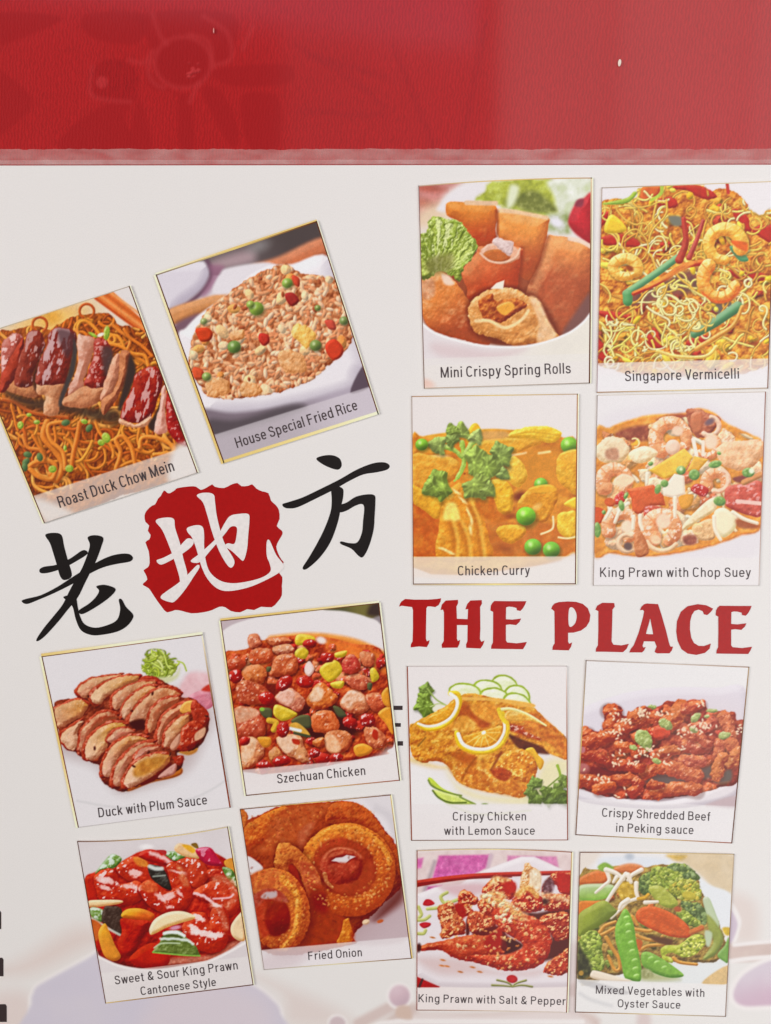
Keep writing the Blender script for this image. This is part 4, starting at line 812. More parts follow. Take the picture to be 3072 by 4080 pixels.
@card('lemon_chicken_picture', 'picture of breaded chicken with lemon slices, cucumber and parsley', (1600, 2620, 690),
      [(50, 84), (1592, 82), (1602, 1758), (92, 1762)], tone=(0.93, 1.06, (1.0, 1.04, .95)), bg='#ddd5d2',
      text=[('Crispy Chicken', 492, 1568, 1198, 1566, 82), ('with Lemon Sauce', 408, 1706, 1288, 1704, 82)],
      edge=dict(T=[('#b8aca8', '#c6bcb8', '#c2b8b4', 5)], R=[('#e4dcd8', RD, RD, 9)], L=[(RD, RD, RD, 10)], B=[(DK, '#8a6a58', RD, 7)]))
def _(P):
    P.poly([(90, 1000), (600, 1250), (1200, 1400), (1600, 1000), (1600, 1400), (90, 1500)], '#e0dcda', sf=90, al=.8)
    P.poly([(430, 1030), (480, 1180), (700, 1290), (900, 1330), (1220, 1300), (1380, 1000), (1600, 980), (1600, 1100), (1300, 1400), (900, 1400), (560, 1300)], '#d8cc9c', sf=60, al=.75)
    P.poly([(80, 1000), (300, 1060), (430, 1060), (300, 1030), (100, 960)], '#d8b888', sf=40)
    for x, y, rx, ry, r in ((990, 260, 130, 96, .25), (830, 290, 140, 80, .15), (1110, 370, 130, 110, .35), (610, 330, 160, 88, .1), (890, 370, 140, 84, .1), (1110, 430, 140, 92, .3)):
        P.ell(x, y, rx, ry, r, '#8f9c34', lo='#5c6a1c', ew=8, wp=(6, 50), n='cucumber_slice')
        P.ell(x, y + 4, rx - 17, ry - 15, r, '#dcdfc0', hi='#ecece0', ew=40, tx=(.4, 60), lo='#c0ca8c', wp=(6, 50))
    P.sprig(235, 330, 100, -1.4, '#74883a', 5); P.sprig(250, 430, 150, 2.7, '#7a8f36', 5); P.sprig(240, 470, 120, 1.8, '#70852f', 5)
    P.line([(250, 300), (330, 400), (430, 460)], 14, '#8a9a50'); P.line([(280, 470), (350, 445), (430, 460)], 12, '#b0b87c')
    P.poly([(300, 480), (360, 450), (390, 470), (370, 540), (310, 520)], '#dcd8c4', sf=8)
    sp = [(80, 670), (140, 620), (400, 480), (560, 370), (700, 345), (900, 390), (1000, 410), (1240, 460), (1400, 610), (1520, 700), (1595, 810), (1590, 980), (1440, 930), (1320, 900), (1300, 1110), (1190, 1340), (1020, 1320), (720, 1270), (540, 1190), (460, 1060), (340, 1000), (200, 1010), (100, 940)]
    P.poly(sp, '#c87c2a', lo='#93401a', hi='#e2a648', ew=50, tx=(.75, 60), wp=(12, 40), n='breaded_chicken', gl=(.25, 30, .3, '#f0d08c'))
    M = P.mask(sp)
    P.spots(170, M, (10, 18), ['#d8943c', '#b86424', '#e2a84c', '#a04c1c', '#cc8030'], (1, 2), 71, al=.6, wp=(9, 16))
    P.poly([(560, 380), (900, 390), (1250, 440), (1240, 480), (900, 420), (600, 410)], '#dca050', sf=10)
    P.poly([(540, 480), (640, 440), (760, 560), (860, 640), (760, 680), (640, 580), (560, 560)], '#9c3a18', sf=30, al=.85, tx=(.5, 40), lo='#6c200c', hi='#c8702c')
    P.poly([(660, 470), (820, 440), (980, 500), (960, 600), (840, 620), (720, 560)], '#cf8030', sf=20, tx=(.7, 34), lo='#a4521c', hi='#e6b058')
    P.poly([(480, 680), (600, 560), (720, 640), (700, 700), (560, 720)], '#d08a3a', sf=20, tx=(.7, 34), lo='#a8601e', hi='#ecc070')
    P.poly([(1030, 640), (1250, 680), (1500, 830), (1520, 880), (1380, 820), (1150, 740), (1040, 700)], '#98301a', sf=18, tx=(.7, 40), lo='#5c140c', hi='#cc6030', gl=(.6, 20, .2))
    P.poly([(1030, 740), (1170, 790), (1330, 850), (1420, 930), (1200, 900), (1100, 850)], '#4c1e14', sf=16, tx=(.4, 40), lo='#2c1008', hi='#8a3a1c')
    P.poly([(1240, 520), (1420, 620), (1590, 820), (1590, 970), (1480, 920), (1340, 780), (1180, 690)], '#c06628', sf=14, tx=(.9, 34), lo='#8a3414', hi='#dc9440')
    P.poly([(1340, 800), (1430, 830), (1500, 900), (1560, 960), (1420, 920)], '#cf8430', sf=16, tx=(.8, 30), lo='#94401a', hi='#e6ac50')
    P.poly([(940, 960), (1060, 880), (1200, 900), (1290, 1040), (1270, 1170), (1160, 1200), (980, 1130), (880, 1080)], '#cc7a28', lo='#963c14', hi='#ecb856', ew=50, tx=(.7, 44), wp=(12, 40), gl=(.5, 30, .28, '#f4dc9c'))
    P.poly([(440, 1020), (560, 960), (700, 960), (860, 1080), (1000, 1140), (1200, 1240), (1170, 1340), (1000, 1320), (740, 1270), (560, 1200)], '#c4702a', sf=26, tx=(.9, 40), lo='#90340f', hi='#e6aa4c', gl=(.4, 26, .3, '#f0d090'))
    P.poly([(860, 1080), (960, 1060), (1060, 1110), (1000, 1190), (900, 1150)], '#a03818', sf=14, tx=(.6, 26), lo='#6c1c0c', hi='#d88040')
    P.poly([(480, 940), (560, 900), (720, 960), (600, 1010)], '#a04418', sf=24, al=.8)
    P.line([(860, 1080), (920, 980), (960, 910)], 22, '#7c3014', ew=None, sf=12, al=.8); P.line([(160, 850), (230, 770)], 14, '#8a5420', ew=None, sf=8); P.line([(580, 1180), (640, 1060), (720, 960)], 20, '#8a3c14', ew=None, sf=12, al=.7)
    P.poly([(1190, 890), (1260, 865), (1310, 930), (1370, 1000), (1330, 1080), (1270, 960)], '#d49a30', lo='#a8681c', hi='#ecc464', ew=24)
    def lemon(rind, pith, flesh):
        P.poly(flesh, '#d8922c', lo='#b46c18', hi='#ecc070', tx=(.5, 34), ew=20, n='lemon_slice', wp=(6, 30))
        P.line(rind, 48, '#dcb02c', lo='#b87c18', hi='#ecd060', w1=34, n='lemon_slice'); P.line(pith, 36, '#ece8e0', lo='#d8c8a8', ew=14, w1=22)
    lemon([(470, 345), (540, 350), (560, 440), (500, 580), (380, 670), (240, 690), (160, 640)], [(470, 350), (530, 400), (530, 480), (470, 580), (360, 645), (250, 662), (160, 635)], [(520, 400), (500, 530), (400, 620), (200, 630), (280, 560), (380, 520)])
    lemon([(530, 725), (560, 840), (680, 905), (820, 910), (950, 850), (1020, 720), (1010, 600), (950, 500)], [(545, 735), (590, 830), (690, 876), (820, 878), (920, 830), (985, 720), (985, 620), (960, 560)], [(590, 760), (700, 730), (800, 700), (960, 660), (960, 740), (880, 830), (760, 860), (640, 840)])
    for q in ((620, 830), (690, 855), (760, 862), (840, 850), (910, 800), (950, 720)):
        P.line([(790, 722), q], 9, '#ecc880', ew=None, sf=6, al=.7)
    P.ell(790, 722, 22, 16, -.5, '#f0ece0')
    P.poly([(990, 560), (1040, 510), (1180, 540), (1360, 640), (1220, 610), (1030, 610)], '#d69a44', lo='#b8742c', hi='#eccc94', tx=(.5, 40), ew=20, n='lemon_slice')
    P.line([(960, 500), (1060, 495), (1220, 550), (1390, 655)], 34, '#e6dcb0', w1=16, lo='#cca848'); P.line([(935, 500), (960, 570), (1000, 620)], 40, '#dcb434')
    g = dict(lo='#46561e', hi='#b0bc6c', ew=22, tx=(.6, 30), wp=(22, 36), n='parsley')
    P.line([(1500, 1040), (1525, 1120), (1520, 1200)], 30, '#8a9a38', w1=18); P.line([(1520, 1150), (1400, 1250)], 14, '#6c7c34')
    P.ell(1420, 1340, 180, 60, 0, '#a8a878', sf=50, al=.7)
    for x, y, R_, r, cc in ((1420, 1330, 120, 1.6, '#5c6e2c'), (1540, 1330, 120, 1.2, '#556828'), (1300, 1330, 110, 2.4, '#66782e'), (1290, 1230, 100, -1.9, '#6c7f32'), (1400, 1270, 90, 1.8, '#64762c'), (1480, 1270, 110, .4, '#6a7c30'), (1560, 1200, 100, -.6, '#76883a'), (1250, 1290, 80, 2.9, '#728436')):
        P.sprig(x, y, R_, r, cc, 5)
    P.poly([(255, 1170), (290, 1160), (400, 1260), (570, 1330), (440, 1310), (320, 1250)], '#b4bc4c', lo='#6c7828', ew=14, n='cucumber_slice')
    P.line([(258, 1180), (300, 1240), (440, 1300), (575, 1328)], 18, '#6c7a34', ew=None)
    P.poly([(300, 1270), (420, 1300), (560, 1340), (710, 1410), (460, 1410), (350, 1340)], '#c4c86c', lo='#7c8a34', hi='#dcdcb0', ew=24, n='cucumber_slice')
    P.line([(300, 1280), (360, 1350), (470, 1395), (620, 1395)], 18, '#5c6a28', ew=None); P.line([(560, 1340), (640, 1380), (710, 1412)], 18, '#76843c', ew=None); P.ell(800, 1408, 30, 8, 0, '#6c8040')
    P.strip(1410, 1408, 90, 1600, .72, '#ddd5d3')
    P.line([(440, 1410), (620, 1480), (820, 1510), (1240, 1470)], 16, '#cfcfb4', ew=None, sf=14, al=.6)

@card('shredded_beef_picture', 'picture of dark red shredded beef with sesame seeds, captioned Crispy Shredded Beef', (2270, 2610, 740),
      [(143, 46), (1612, 106), (1458, 1690), (50, 1615)], tone=(0.95, 1.04), bg='#dcd8d6',
      text=[('Crispy Shredded Beef', 288, 1450, 1265, 1488, 78), ('in Peking sauce', 415, 1586, 1115, 1608, 78)],
      edge=dict(T=[('#9a8478', '#c8bcb0', '#9a7050', 7)], R=[('#a88a60', DK, DK, 9)], L=[('#8a7870', '#c8a860', DK, 9)], B=[(DK, '#cfc07c', RD, 8)]))
def _(P):
    P.poly([(60, 560), (120, 470), (500, 340), (900, 290), (1300, 295), (1590, 330), (1560, 1100), (1300, 1300), (70, 1250)], '#d2c8d0', lo='#b8acb8', hi='#e0dade', ew=80, n='plate', sf=12)
    P.poly([(70, 1100), (500, 1290), (1000, 1290), (1510, 1110), (1505, 1240), (1300, 1330), (900, 1380), (400, 1360), (60, 1290)], '#d8d0d4', lo='#b0a4b0', hi='#ece8ea', ew=50, n='plate')
    P.poly([(1220, 1340), (1500, 1260), (1490, 1370), (1300, 1360)], '#b8a0a4', sf=16)
    rp = [(90, 680), (150, 655), (280, 690), (310, 620), (305, 470), (370, 445), (460, 470), (480, 540), (560, 520), (620, 460), (780, 470), (880, 410), (1000, 430), (1100, 400), (1200, 410), (1240, 490), (1390, 510), (1480, 510), (1500, 580), (1570, 600), (1540, 900), (1510, 1130), (1350, 1190), (1100, 1250), (850, 1290), (500, 1290), (250, 1250), (75, 1170), (70, 1000)]
    P.poly(rp, '#8c281a', lo='#4c100c', hi='#c05830', tx=(.7, 60), ew=40, wp=(10, 40), n='shredded_beef')
    M = P.mask(rp, wp=(8, 40))
    P.lumps(90, M, (40, 80), ['#b0401e', '#9a2c1a', '#c0562a', '#a83420', '#8c2418', '#b84c2c'], seed=81, gl=(.35, 26, .28, '#f0b898'), tx=(.5, 30))
    P.poly([(700, 1060), (940, 1050), (1040, 1130), (900, 1180), (700, 1160)], '#54403c', sf=26); P.poly([(1180, 1020), (1290, 1000), (1300, 1080), (1190, 1110)], '#4c3a34', sf=20); P.poly([(1010, 870), (1130, 860), (1140, 930), (1020, 930)], '#6c4438', sf=20)
    P.poly([(1390, 1040), (1450, 1030), (1440, 1130), (1300, 1140)], '#4c4038', sf=20); P.poly([(170, 1000), (400, 1010), (620, 1060), (400, 1090), (200, 1070)], '#6c120e', sf=26)
    bf = dict(lo='#7a1c10', hi='#dc8048', ew=40, tx=(.6, 44), wp=(24, 46), gl=(.45, 20, .36, '#f0c0a0'))
    def strip(q, w, c='#b8481f', w1=None):
        w = w * 1.22; w1 = w1 and w1 * 1.22
        P.line([(a + 6, b + 16) for a, b in q], w * 1.05, '#3c0c08', ew=None, al=.34, sf=16)
        P.line(q, w, c, w1=w1 or w * .8, n='beef_strip', **{k: v for k, v in bf.items() if k != 'ew'})
    strip([(360, 640), (400, 540), (400, 500), (340, 490)], 120, '#b84c22', 70)
    strip([(110, 720), (160, 700)], 110, '#a83a1e')
    strip([(140, 800), (300, 740), (470, 690)], 120, '#b04420', 90)
    strip([(460, 660), (620, 590), (760, 560)], 100, '#b8502c'); strip([(560, 560), (650, 500)], 90, '#c06030')
    strip([(900, 600), (960, 540), (1000, 480)], 150, '#c05e2a', 130); strip([(1040, 480), (1180, 440)], 80, '#b04028')
    strip([(760, 700), (850, 690)], 100, '#b4301c'); strip([(1080, 680), (1220, 640), (1300, 600)], 90, '#b04430')
    strip([(820, 880), (900, 860), (1000, 840)], 90, '#b85a2c', 60); strip([(1040, 790), (1100, 830), (1210, 830)], 110, '#a84430'); strip([(1060, 690), (1170, 740), (1240, 800)], 90, '#b04c30')
    strip([(1380, 560), (1420, 640), (1440, 720)], 110, '#bc6038'); strip([(1340, 800), (1330, 890)], 90, '#b45434'); strip([(1450, 800), (1500, 880)], 110, '#bc5c34')
    strip([(1320, 1060), (1340, 980), (1370, 920)], 110, '#b8602c'); strip([(1450, 980), (1500, 860)], 80, '#c07038')
    strip([(1020, 960), (1110, 940), (1180, 950)], 100, '#b04a34'); strip([(680, 1060), (760, 1020), (900, 1020)], 100, '#b44a22', 80); strip([(930, 1020), (1080, 1080), (1140, 1090)], 120, '#b04a28')
    strip([(460, 820), (560, 840), (600, 900)], 90, '#b0481f'); strip([(280, 930), (380, 980), (560, 1000), (640, 1020)], 100, '#a03018'); strip([(130, 880), (220, 900), (330, 960)], 80, '#982818')
    strip([(110, 1120), (260, 1150), (420, 1120), (560, 1110)], 110, '#a83c1c', 80); strip([(260, 1200), (380, 1180)], 100, '#b84e1e'); strip([(560, 1230), (620, 1180), (600, 1120)], 90, '#98281a')
    strip([(780, 1230), (900, 1210), (1000, 1190), (1140, 1210)], 110, '#b04a22', 90); strip([(720, 1160), (820, 1170)], 70, '#983018')
    P.ell(120, 1020, 60, 50, .2, '#a85c58', lo='#7c2c28', ew=30, sf=12); P.ell(110, 850, 30, 30, 0, '#b06468', sf=10)
    P.poly([(760, 660), (860, 650), (900, 700), (760, 740)], '#c23e24', sf=10, hi='#e07858', ew=20)
    for x, y, rx, ry, r in ((860, 620, 66, 44, .5), (660, 750, 90, 70, .9), (700, 800, 36, 60, .1), (1130, 560, 56, 36, -.7), (1390, 720, 54, 36, -.2), (780, 950, 44, 26, .3), (1110, 670, 40, 30, .5), (740, 465, 40, 20, 0), (1280, 500, 50, 20, .1), (570, 830, 40, 24, .4), (1230, 550, 30, 16, 0)):
        P.ell(x, y, rx, ry, r, '#93a054', lo='#525c2e', hi='#d4dca4', ew=22, tx=(.6, 26), wp=(10, 30), n='spring_onion')
    R = np.random.RandomState(83)
    for cx, cy, sx, sy, n in ((640, 520, 70, 40, 40), (500, 590, 70, 20, 22), (390, 690, 110, 40, 26), (700, 880, 110, 50, 46), (400, 970, 60, 30, 16), (1180, 650, 80, 50, 44), (1020, 690, 50, 30, 18), (280, 1110, 90, 40, 20), (880, 970, 50, 20, 12), (560, 970, 60, 24, 16), (800, 520, 90, 20, 22), (1180, 430, 60, 40, 20), (400, 520, 50, 60, 12), (1530, 680, 30, 60, 14), (480, 1240, 80, 30, 8), (1000, 830, 30, 30, 8), (450, 850, 40, 60, 12), (160, 1050, 40, 40, 6)):
        for k in range(n):
            if k % 5 < 2: continue
            P.ell(cx + R.normal(0, sx * .6), cy + R.normal(0, sy * .6), R.uniform(11, 16), R.uniform(6, 9), R.uniform(0, 3.1), '#e8cdb0', lo='#b88a60', ew=6, clip=M)
    P.poly([(900, 500), (1580, 500), (1560, 1200), (900, 1250)], '#d8bcb0', al=.16, sf=200)  # pale veil: haze of the window's reflection mixed into the print colour
    P.strip(1290, 1358, 70, 1485, .6, '#ddd6d5')

@card('sweet_sour_prawn_picture', 'tilted picture of glossy red sweet and sour prawns with green pepper and garlic', (290, 3270, 740),
      [(38, 183), (1392, 52), (1622, 1475), (292, 1641)], tone=(0.97, 1.04), bg='#cfc4c4', mid=dict(T=36),
      text=[('Sweet & Sour King Prawn', 380, 1470, 1482, 1332, 78), ('Cantonese Style', 612, 1566, 1292, 1481, 75)],
      edge=dict(T=[(DK, GD, '#c8b890', 8)], R=[(DK, DK, DK, 8), (LT, GD, LT, 8)], L=[('#5a3c34', DK, DK, 7)], B=[(GD, DK, DK, 8)]))
def _(P):
    P.poly([(50, 300), (400, 170), (1000, 130), (1400, 70), (1480, 500), (1300, 300), (800, 230), (400, 300), (150, 520)], '#d2c8c8', sf=40, tx=(.2, 200), lo='#b8acac', hi='#e0dada', n='plate')
    P.ell(660, 235, 60, 24, 0, '#e4dedc', sf=16)
    rp = [(110, 520), (200, 460), (380, 400), (500, 330), (640, 270), (900, 300), (1150, 260), (1300, 300), (1440, 420), (1500, 700), (1560, 1000), (1480, 1100), (1340, 1180), (1200, 1250), (860, 1320), (640, 1330), (420, 1290), (230, 1200), (140, 760)]
    P.poly(rp, '#a01c12', lo='#58100a', hi='#c83c24', tx=(.6, 80), ew=60, n='red_sauce', sf=8)
    P.poly([(860, 1290), (900, 1230), (1240, 1200), (1420, 1100), (1500, 1080), (1380, 1180), (1200, 1260)], '#b4624c', sf=26, tx=(.5, 20), lo='#8c3a28', hi='#d89a84')
    gr = dict(lo='#26401a', hi='#c8dcc4', ew=26, tx=(.5, 50))
    P.poly([(200, 470), (330, 310), (400, 310), (440, 350), (380, 420), (260, 450)], '#6c8c3c', n='green_pepper', gl=(.8, 40, .1, '#dce8e0'), **gr)
    P.poly([(810, 290), (900, 275), (1020, 310), (940, 360), (860, 340)], '#6c8f44', n='green_pepper', gl=(.8, 36, .1, '#e0eae4'), **gr)
    P.poly([(910, 260), (960, 200), (1100, 260), (1130, 340), (1000, 320)], '#d8b080', lo='#b07840', hi='#ecd8bc', ew=26); P.poly([(980, 220), (1050, 220), (1100, 260), (1070, 290)], '#d8a030', sf=10); P.poly([(1060, 210), (1110, 200), (1130, 250), (1090, 240)], '#7c5c24')
    P.poly([(720, 270), (830, 265), (830, 310), (740, 320)], '#a83030'); P.poly([(1360, 360), (1450, 340), (1460, 470), (1380, 420)], '#d08a34', lo='#a0602c', ew=20)
    P.poly([(1100, 270), (1150, 240), (1240, 245), (1300, 330), (1340, 400), (1220, 400), (1150, 350)], '#b01e3c', lo='#6c0c1c', hi='#d8708c', ew=40, gl=(.5, 60, .25, '#ecc0d0'), n='red_pepper')
    _pp = P.poly
    def _shaded(pts, c_, **kw):
        if kw.get('n') == 'prawn': _pp([(a + 4, b + 16) for a, b in pts], '#560a06', al=.7, sf=26)
        _pp(pts, c_, **kw)
    P.poly = _shaded
    pr = dict(lo='#84180a', hi='#e46a40', gl=(.9, 30, .36, '#f0d0cc'))
    P.poly([(390, 420), (500, 330), (600, 330), (700, 440), (690, 560), (560, 560), (440, 500)], '#b02c18', ew=60, tx=(.4, 60), n='prawn', **pr)
    P.poly([(545, 330), (640, 340), (680, 410), (580, 400)], '#c8742c', sf=14, tx=(.5, 30), lo='#a84018', hi='#e2a04c')
    P.poly([(930, 370), (1040, 330), (1160, 370), (1220, 480), (1160, 580), (1070, 590), (1000, 460)], '#b2341f', ew=60, tx=(.4, 60), n='prawn', **pr)
    P.poly([(1210, 440), (1330, 440), (1370, 520), (1230, 520)], '#a42418', ew=30, tx=(.5, 40), **pr)
    P.poly([(1340, 420), (1440, 450), (1480, 600), (1400, 540)], '#5f8034', n='green_pepper', gl=(.7, 30, .1, '#e0e8d8'), **gr)
    P.poly([(110, 520), (190, 520), (230, 700), (140, 740)], '#a8200f', sf=12, hi='#d05030', ew=30)
    P.poly([(190, 500), (290, 430), (380, 450), (430, 560), (590, 540), (640, 620), (600, 720), (420, 760), (250, 720), (210, 620)], '#b02814', ew=70, tx=(.35, 60), wp=(8, 40), n='prawn', **pr)
    P.poly([(590, 310), (650, 260), (760, 270), (900, 370), (840, 400), (700, 370), (620, 340)], '#ac1c14', ew=36, n='red_pepper', lo='#640c0a', hi='#dc6450')
    P.line([(700, 290), (800, 330), (880, 375)], 36, '#e6c8c4', ew=None, sf=14, al=.85, wp=(12, 30))
    P.poly([(680, 400), (800, 420), (860, 520), (880, 620), (790, 590), (700, 510)], '#2e2620', n='green_pepper', lo='#181410', hi='#7c8478', ew=20, tx=(.4, 40)); P.line([(690, 410), (740, 430), (800, 430)], 34, '#c8d0c8', ew=None, sf=10); P.line([(720, 500), (830, 490)], 12, '#98a090', ew=None, sf=6)
    P.poly([(840, 400), (920, 370), (1000, 470), (1060, 600), (1070, 700), (1000, 800), (860, 830), (720, 790), (620, 680), (585, 600), (670, 530), (760, 570), (840, 630), (890, 610), (860, 500)], '#b42a14', ew=80, tx=(.3, 60), wp=(8, 40), n='prawn', **pr)
    P.poly([(600, 600), (680, 530), (740, 560), (760, 620), (680, 640)], '#c4522c', sf=18, tx=(.6, 24), lo='#a02c14', hi='#e69a60')
    P.poly([(930, 400), (990, 440), (1040, 580), (980, 560)], '#c86840', sf=20, tx=(.8, 22), lo='#b03018', hi='#ecb890')
    for x, y, rx, ry, r in ((790, 690, 60, 22, .7), (860, 680, 60, 34, -.3), (870, 770, 34, 14, .1), (960, 650, 40, 14, .8), (940, 460, 60, 12, .2), (270, 530, 60, 30, .2), (330, 540, 50, 22, .3), (290, 600, 60, 18, .3), (560, 470, 60, 34, .1), (520, 590, 70, 24, .1)):
        P.ell(x, y, rx, ry, r, '#ecc8c4', sf=10, wp=(16, 26), al=.85)
    P.poly([(1080, 640), (1200, 560), (1330, 530), (1440, 580), (1500, 700), (1480, 800), (1400, 860), (1300, 820), (1240, 740), (1140, 700)], '#b2301a', ew=70, tx=(.35, 60), wp=(8, 40), n='prawn', **pr)
    P.line(P.arc(1320, 650, 130, -110, 60, 8), 60, '#c46040', ew=None, sf=24, tx=(.8, 22), lo='#b03018', hi='#ecb498', al=.8)
    P.line([(1090, 650), (1180, 680), (1240, 720), (1260, 740)], 28, '#ecccd0', ew=None, sf=8, wp=(10, 26), al=.9); P.line([(1260, 700), (1400, 690), (1440, 660)], 14, '#ecc8d0', ew=None, sf=8, al=.9)
    P.poly([(980, 960), (1060, 830), (1180, 830), (1230, 900), (1240, 800), (1330, 760), (1400, 860), (1400, 1020), (1360, 1140), (1240, 1190), (1100, 1140), (1010, 1050)], '#b22a14', ew=80, tx=(.3, 60), wp=(8, 40), n='prawn', **pr)
    P.line([(1250, 760), (1300, 780), (1350, 880), (1370, 960)], 50, '#c86448', ew=None, sf=20, tx=(.8, 20), lo='#b03018', hi='#f0c8b0', al=.85)
    for x, y, rx, ry, r in ((1080, 960, 50, 26, .5), (1180, 1010, 110, 30, .2), (1290, 1030, 70, 26, -.1), (1130, 870, 60, 24, .3), (1290, 760, 50, 16, .3), (1100, 1000, 50, 24, .2)):
        P.ell(x, y, rx, ry, r, '#f0d4d0', sf=9, wp=(20, 26), al=.9)
    P.poly([(140, 720), (260, 710), (420, 712), (445, 735), (330, 760), (150, 775)], '#e2c090', lo='#b4743c', hi='#f2e2c4', ew=24, n='garlic_slice')
    P.poly([(150, 790), (200, 775), (280, 810), (280, 900), (220, 900), (160, 850)], '#6f8a3c', n='green_pepper', gl=(.8, 40, .05, '#e0e8e0'), **gr)
    P.poly([(280, 780), (340, 765), (440, 800), (440, 1030), (330, 960), (260, 900)], '#3e2a22', n='green_pepper', lo='#241812', hi='#6c584c', ew=24, tx=(.5, 20))
    P.line([(160, 870), (260, 930), (340, 980), (435, 1030)], 20, '#c8d4c4', ew=None, sf=8, al=.9)
    P.poly([(165, 890), (260, 940), (230, 1060), (190, 1060)], '#bc5a24', sf=12)
    P.poly([(440, 830), (500, 790), (620, 790), (730, 840), (700, 900), (580, 890), (450, 870)], '#cc5a20', lo='#902c10', hi='#ecac44', ew=40, n='orange_pepper', grad=('#dc9c28', 600, 900, 520, 800))
    P.poly([(430, 880), (560, 890), (680, 900), (660, 980), (600, 1100), (540, 1200), (430, 1210), (400, 1090), (440, 1000)], '#a81c10', lo='#600c08', hi='#d04428', ew=60, tx=(.3, 60), n='prawn')
    P.poly([(510, 1230), (640, 1120), (760, 1100), (860, 1200), (850, 1290), (700, 1330), (560, 1290)], '#b02010', lo='#780f08', hi='#c83c20', ew=60)
    P.poly([(230, 1000), (285, 920), (330, 1000), (380, 1120), (430, 1220), (370, 1260), (290, 1220), (245, 1110)], '#d2842c', lo='#98481c', hi='#e8b450', ew=34, n='orange_pepper', grad=('#dc9c2c', 300, 1150, 300, 950))
    P.poly([(690, 960), (740, 880), (860, 820), (1000, 815), (1100, 870), (960, 920), (840, 960), (720, 1020), (690, 1010)], '#e4cda4', lo='#b8803c', hi='#f4ead4', ew=34, n='garlic_slice')
    P.ell(920, 960, 50, 18, -.2, '#c88aa0', sf=10)
    P.poly([(1420, 940), (1490, 840), (1530, 830), (1550, 1050), (1500, 1080), (1430, 1030)], '#e0c49c', lo='#a86c34', hi='#f0e0c4', ew=30, n='garlic_slice')
    P.poly([(710, 1180), (780, 1090), (830, 990), (960, 985), (1050, 1080), (1110, 1130), (1145, 1215), (980, 1210)], '#5c6c2c', lo='#34401a', hi='#9cac6c', ew=24, n='green_pepper', tx=(.5, 40), sm=False)
    P.line([(820, 1010), (920, 1000), (1000, 1030)], 30, '#dce4e0', ew=None, sf=8, wp=(6, 30)); P.line([(790, 1060), (900, 1060), (1020, 1070), (1080, 1110)], 22, '#d0dcd0', ew=None, sf=8, wp=(8, 30)); P.line([(800, 1040), (900, 1030), (980, 1050)], 12, '#38401c', ew=None, sf=6); P.line([(720, 1180), (980, 1205), (1140, 1212)], 14, '#7ca040', ew=None, sf=6); P.line([(730, 1140), (800, 1100), (960, 1100)], 12, '#b8c8a4', ew=None, sf=6)
    P.poly([(225, 1210), (420, 1300), (640, 1335), (860, 1325), (1200, 1260), (1400, 1170), (1560, 1080), (1600, 1300), (1000, 1420), (280, 1480)], '#d6cccb', sm=False, n='plate', sf=10, grad=('#cfc4c4', 300, 1300, 900, 1420))
    P.line([(230, 1220), (420, 1305), (640, 1342), (860, 1332), (1200, 1268), (1400, 1178), (1560, 1088)], 20, '#e6deda', ew=None, sf=10)
    P.strip(1370, 1215, 240, 1590, .62, '#ddd6d2')

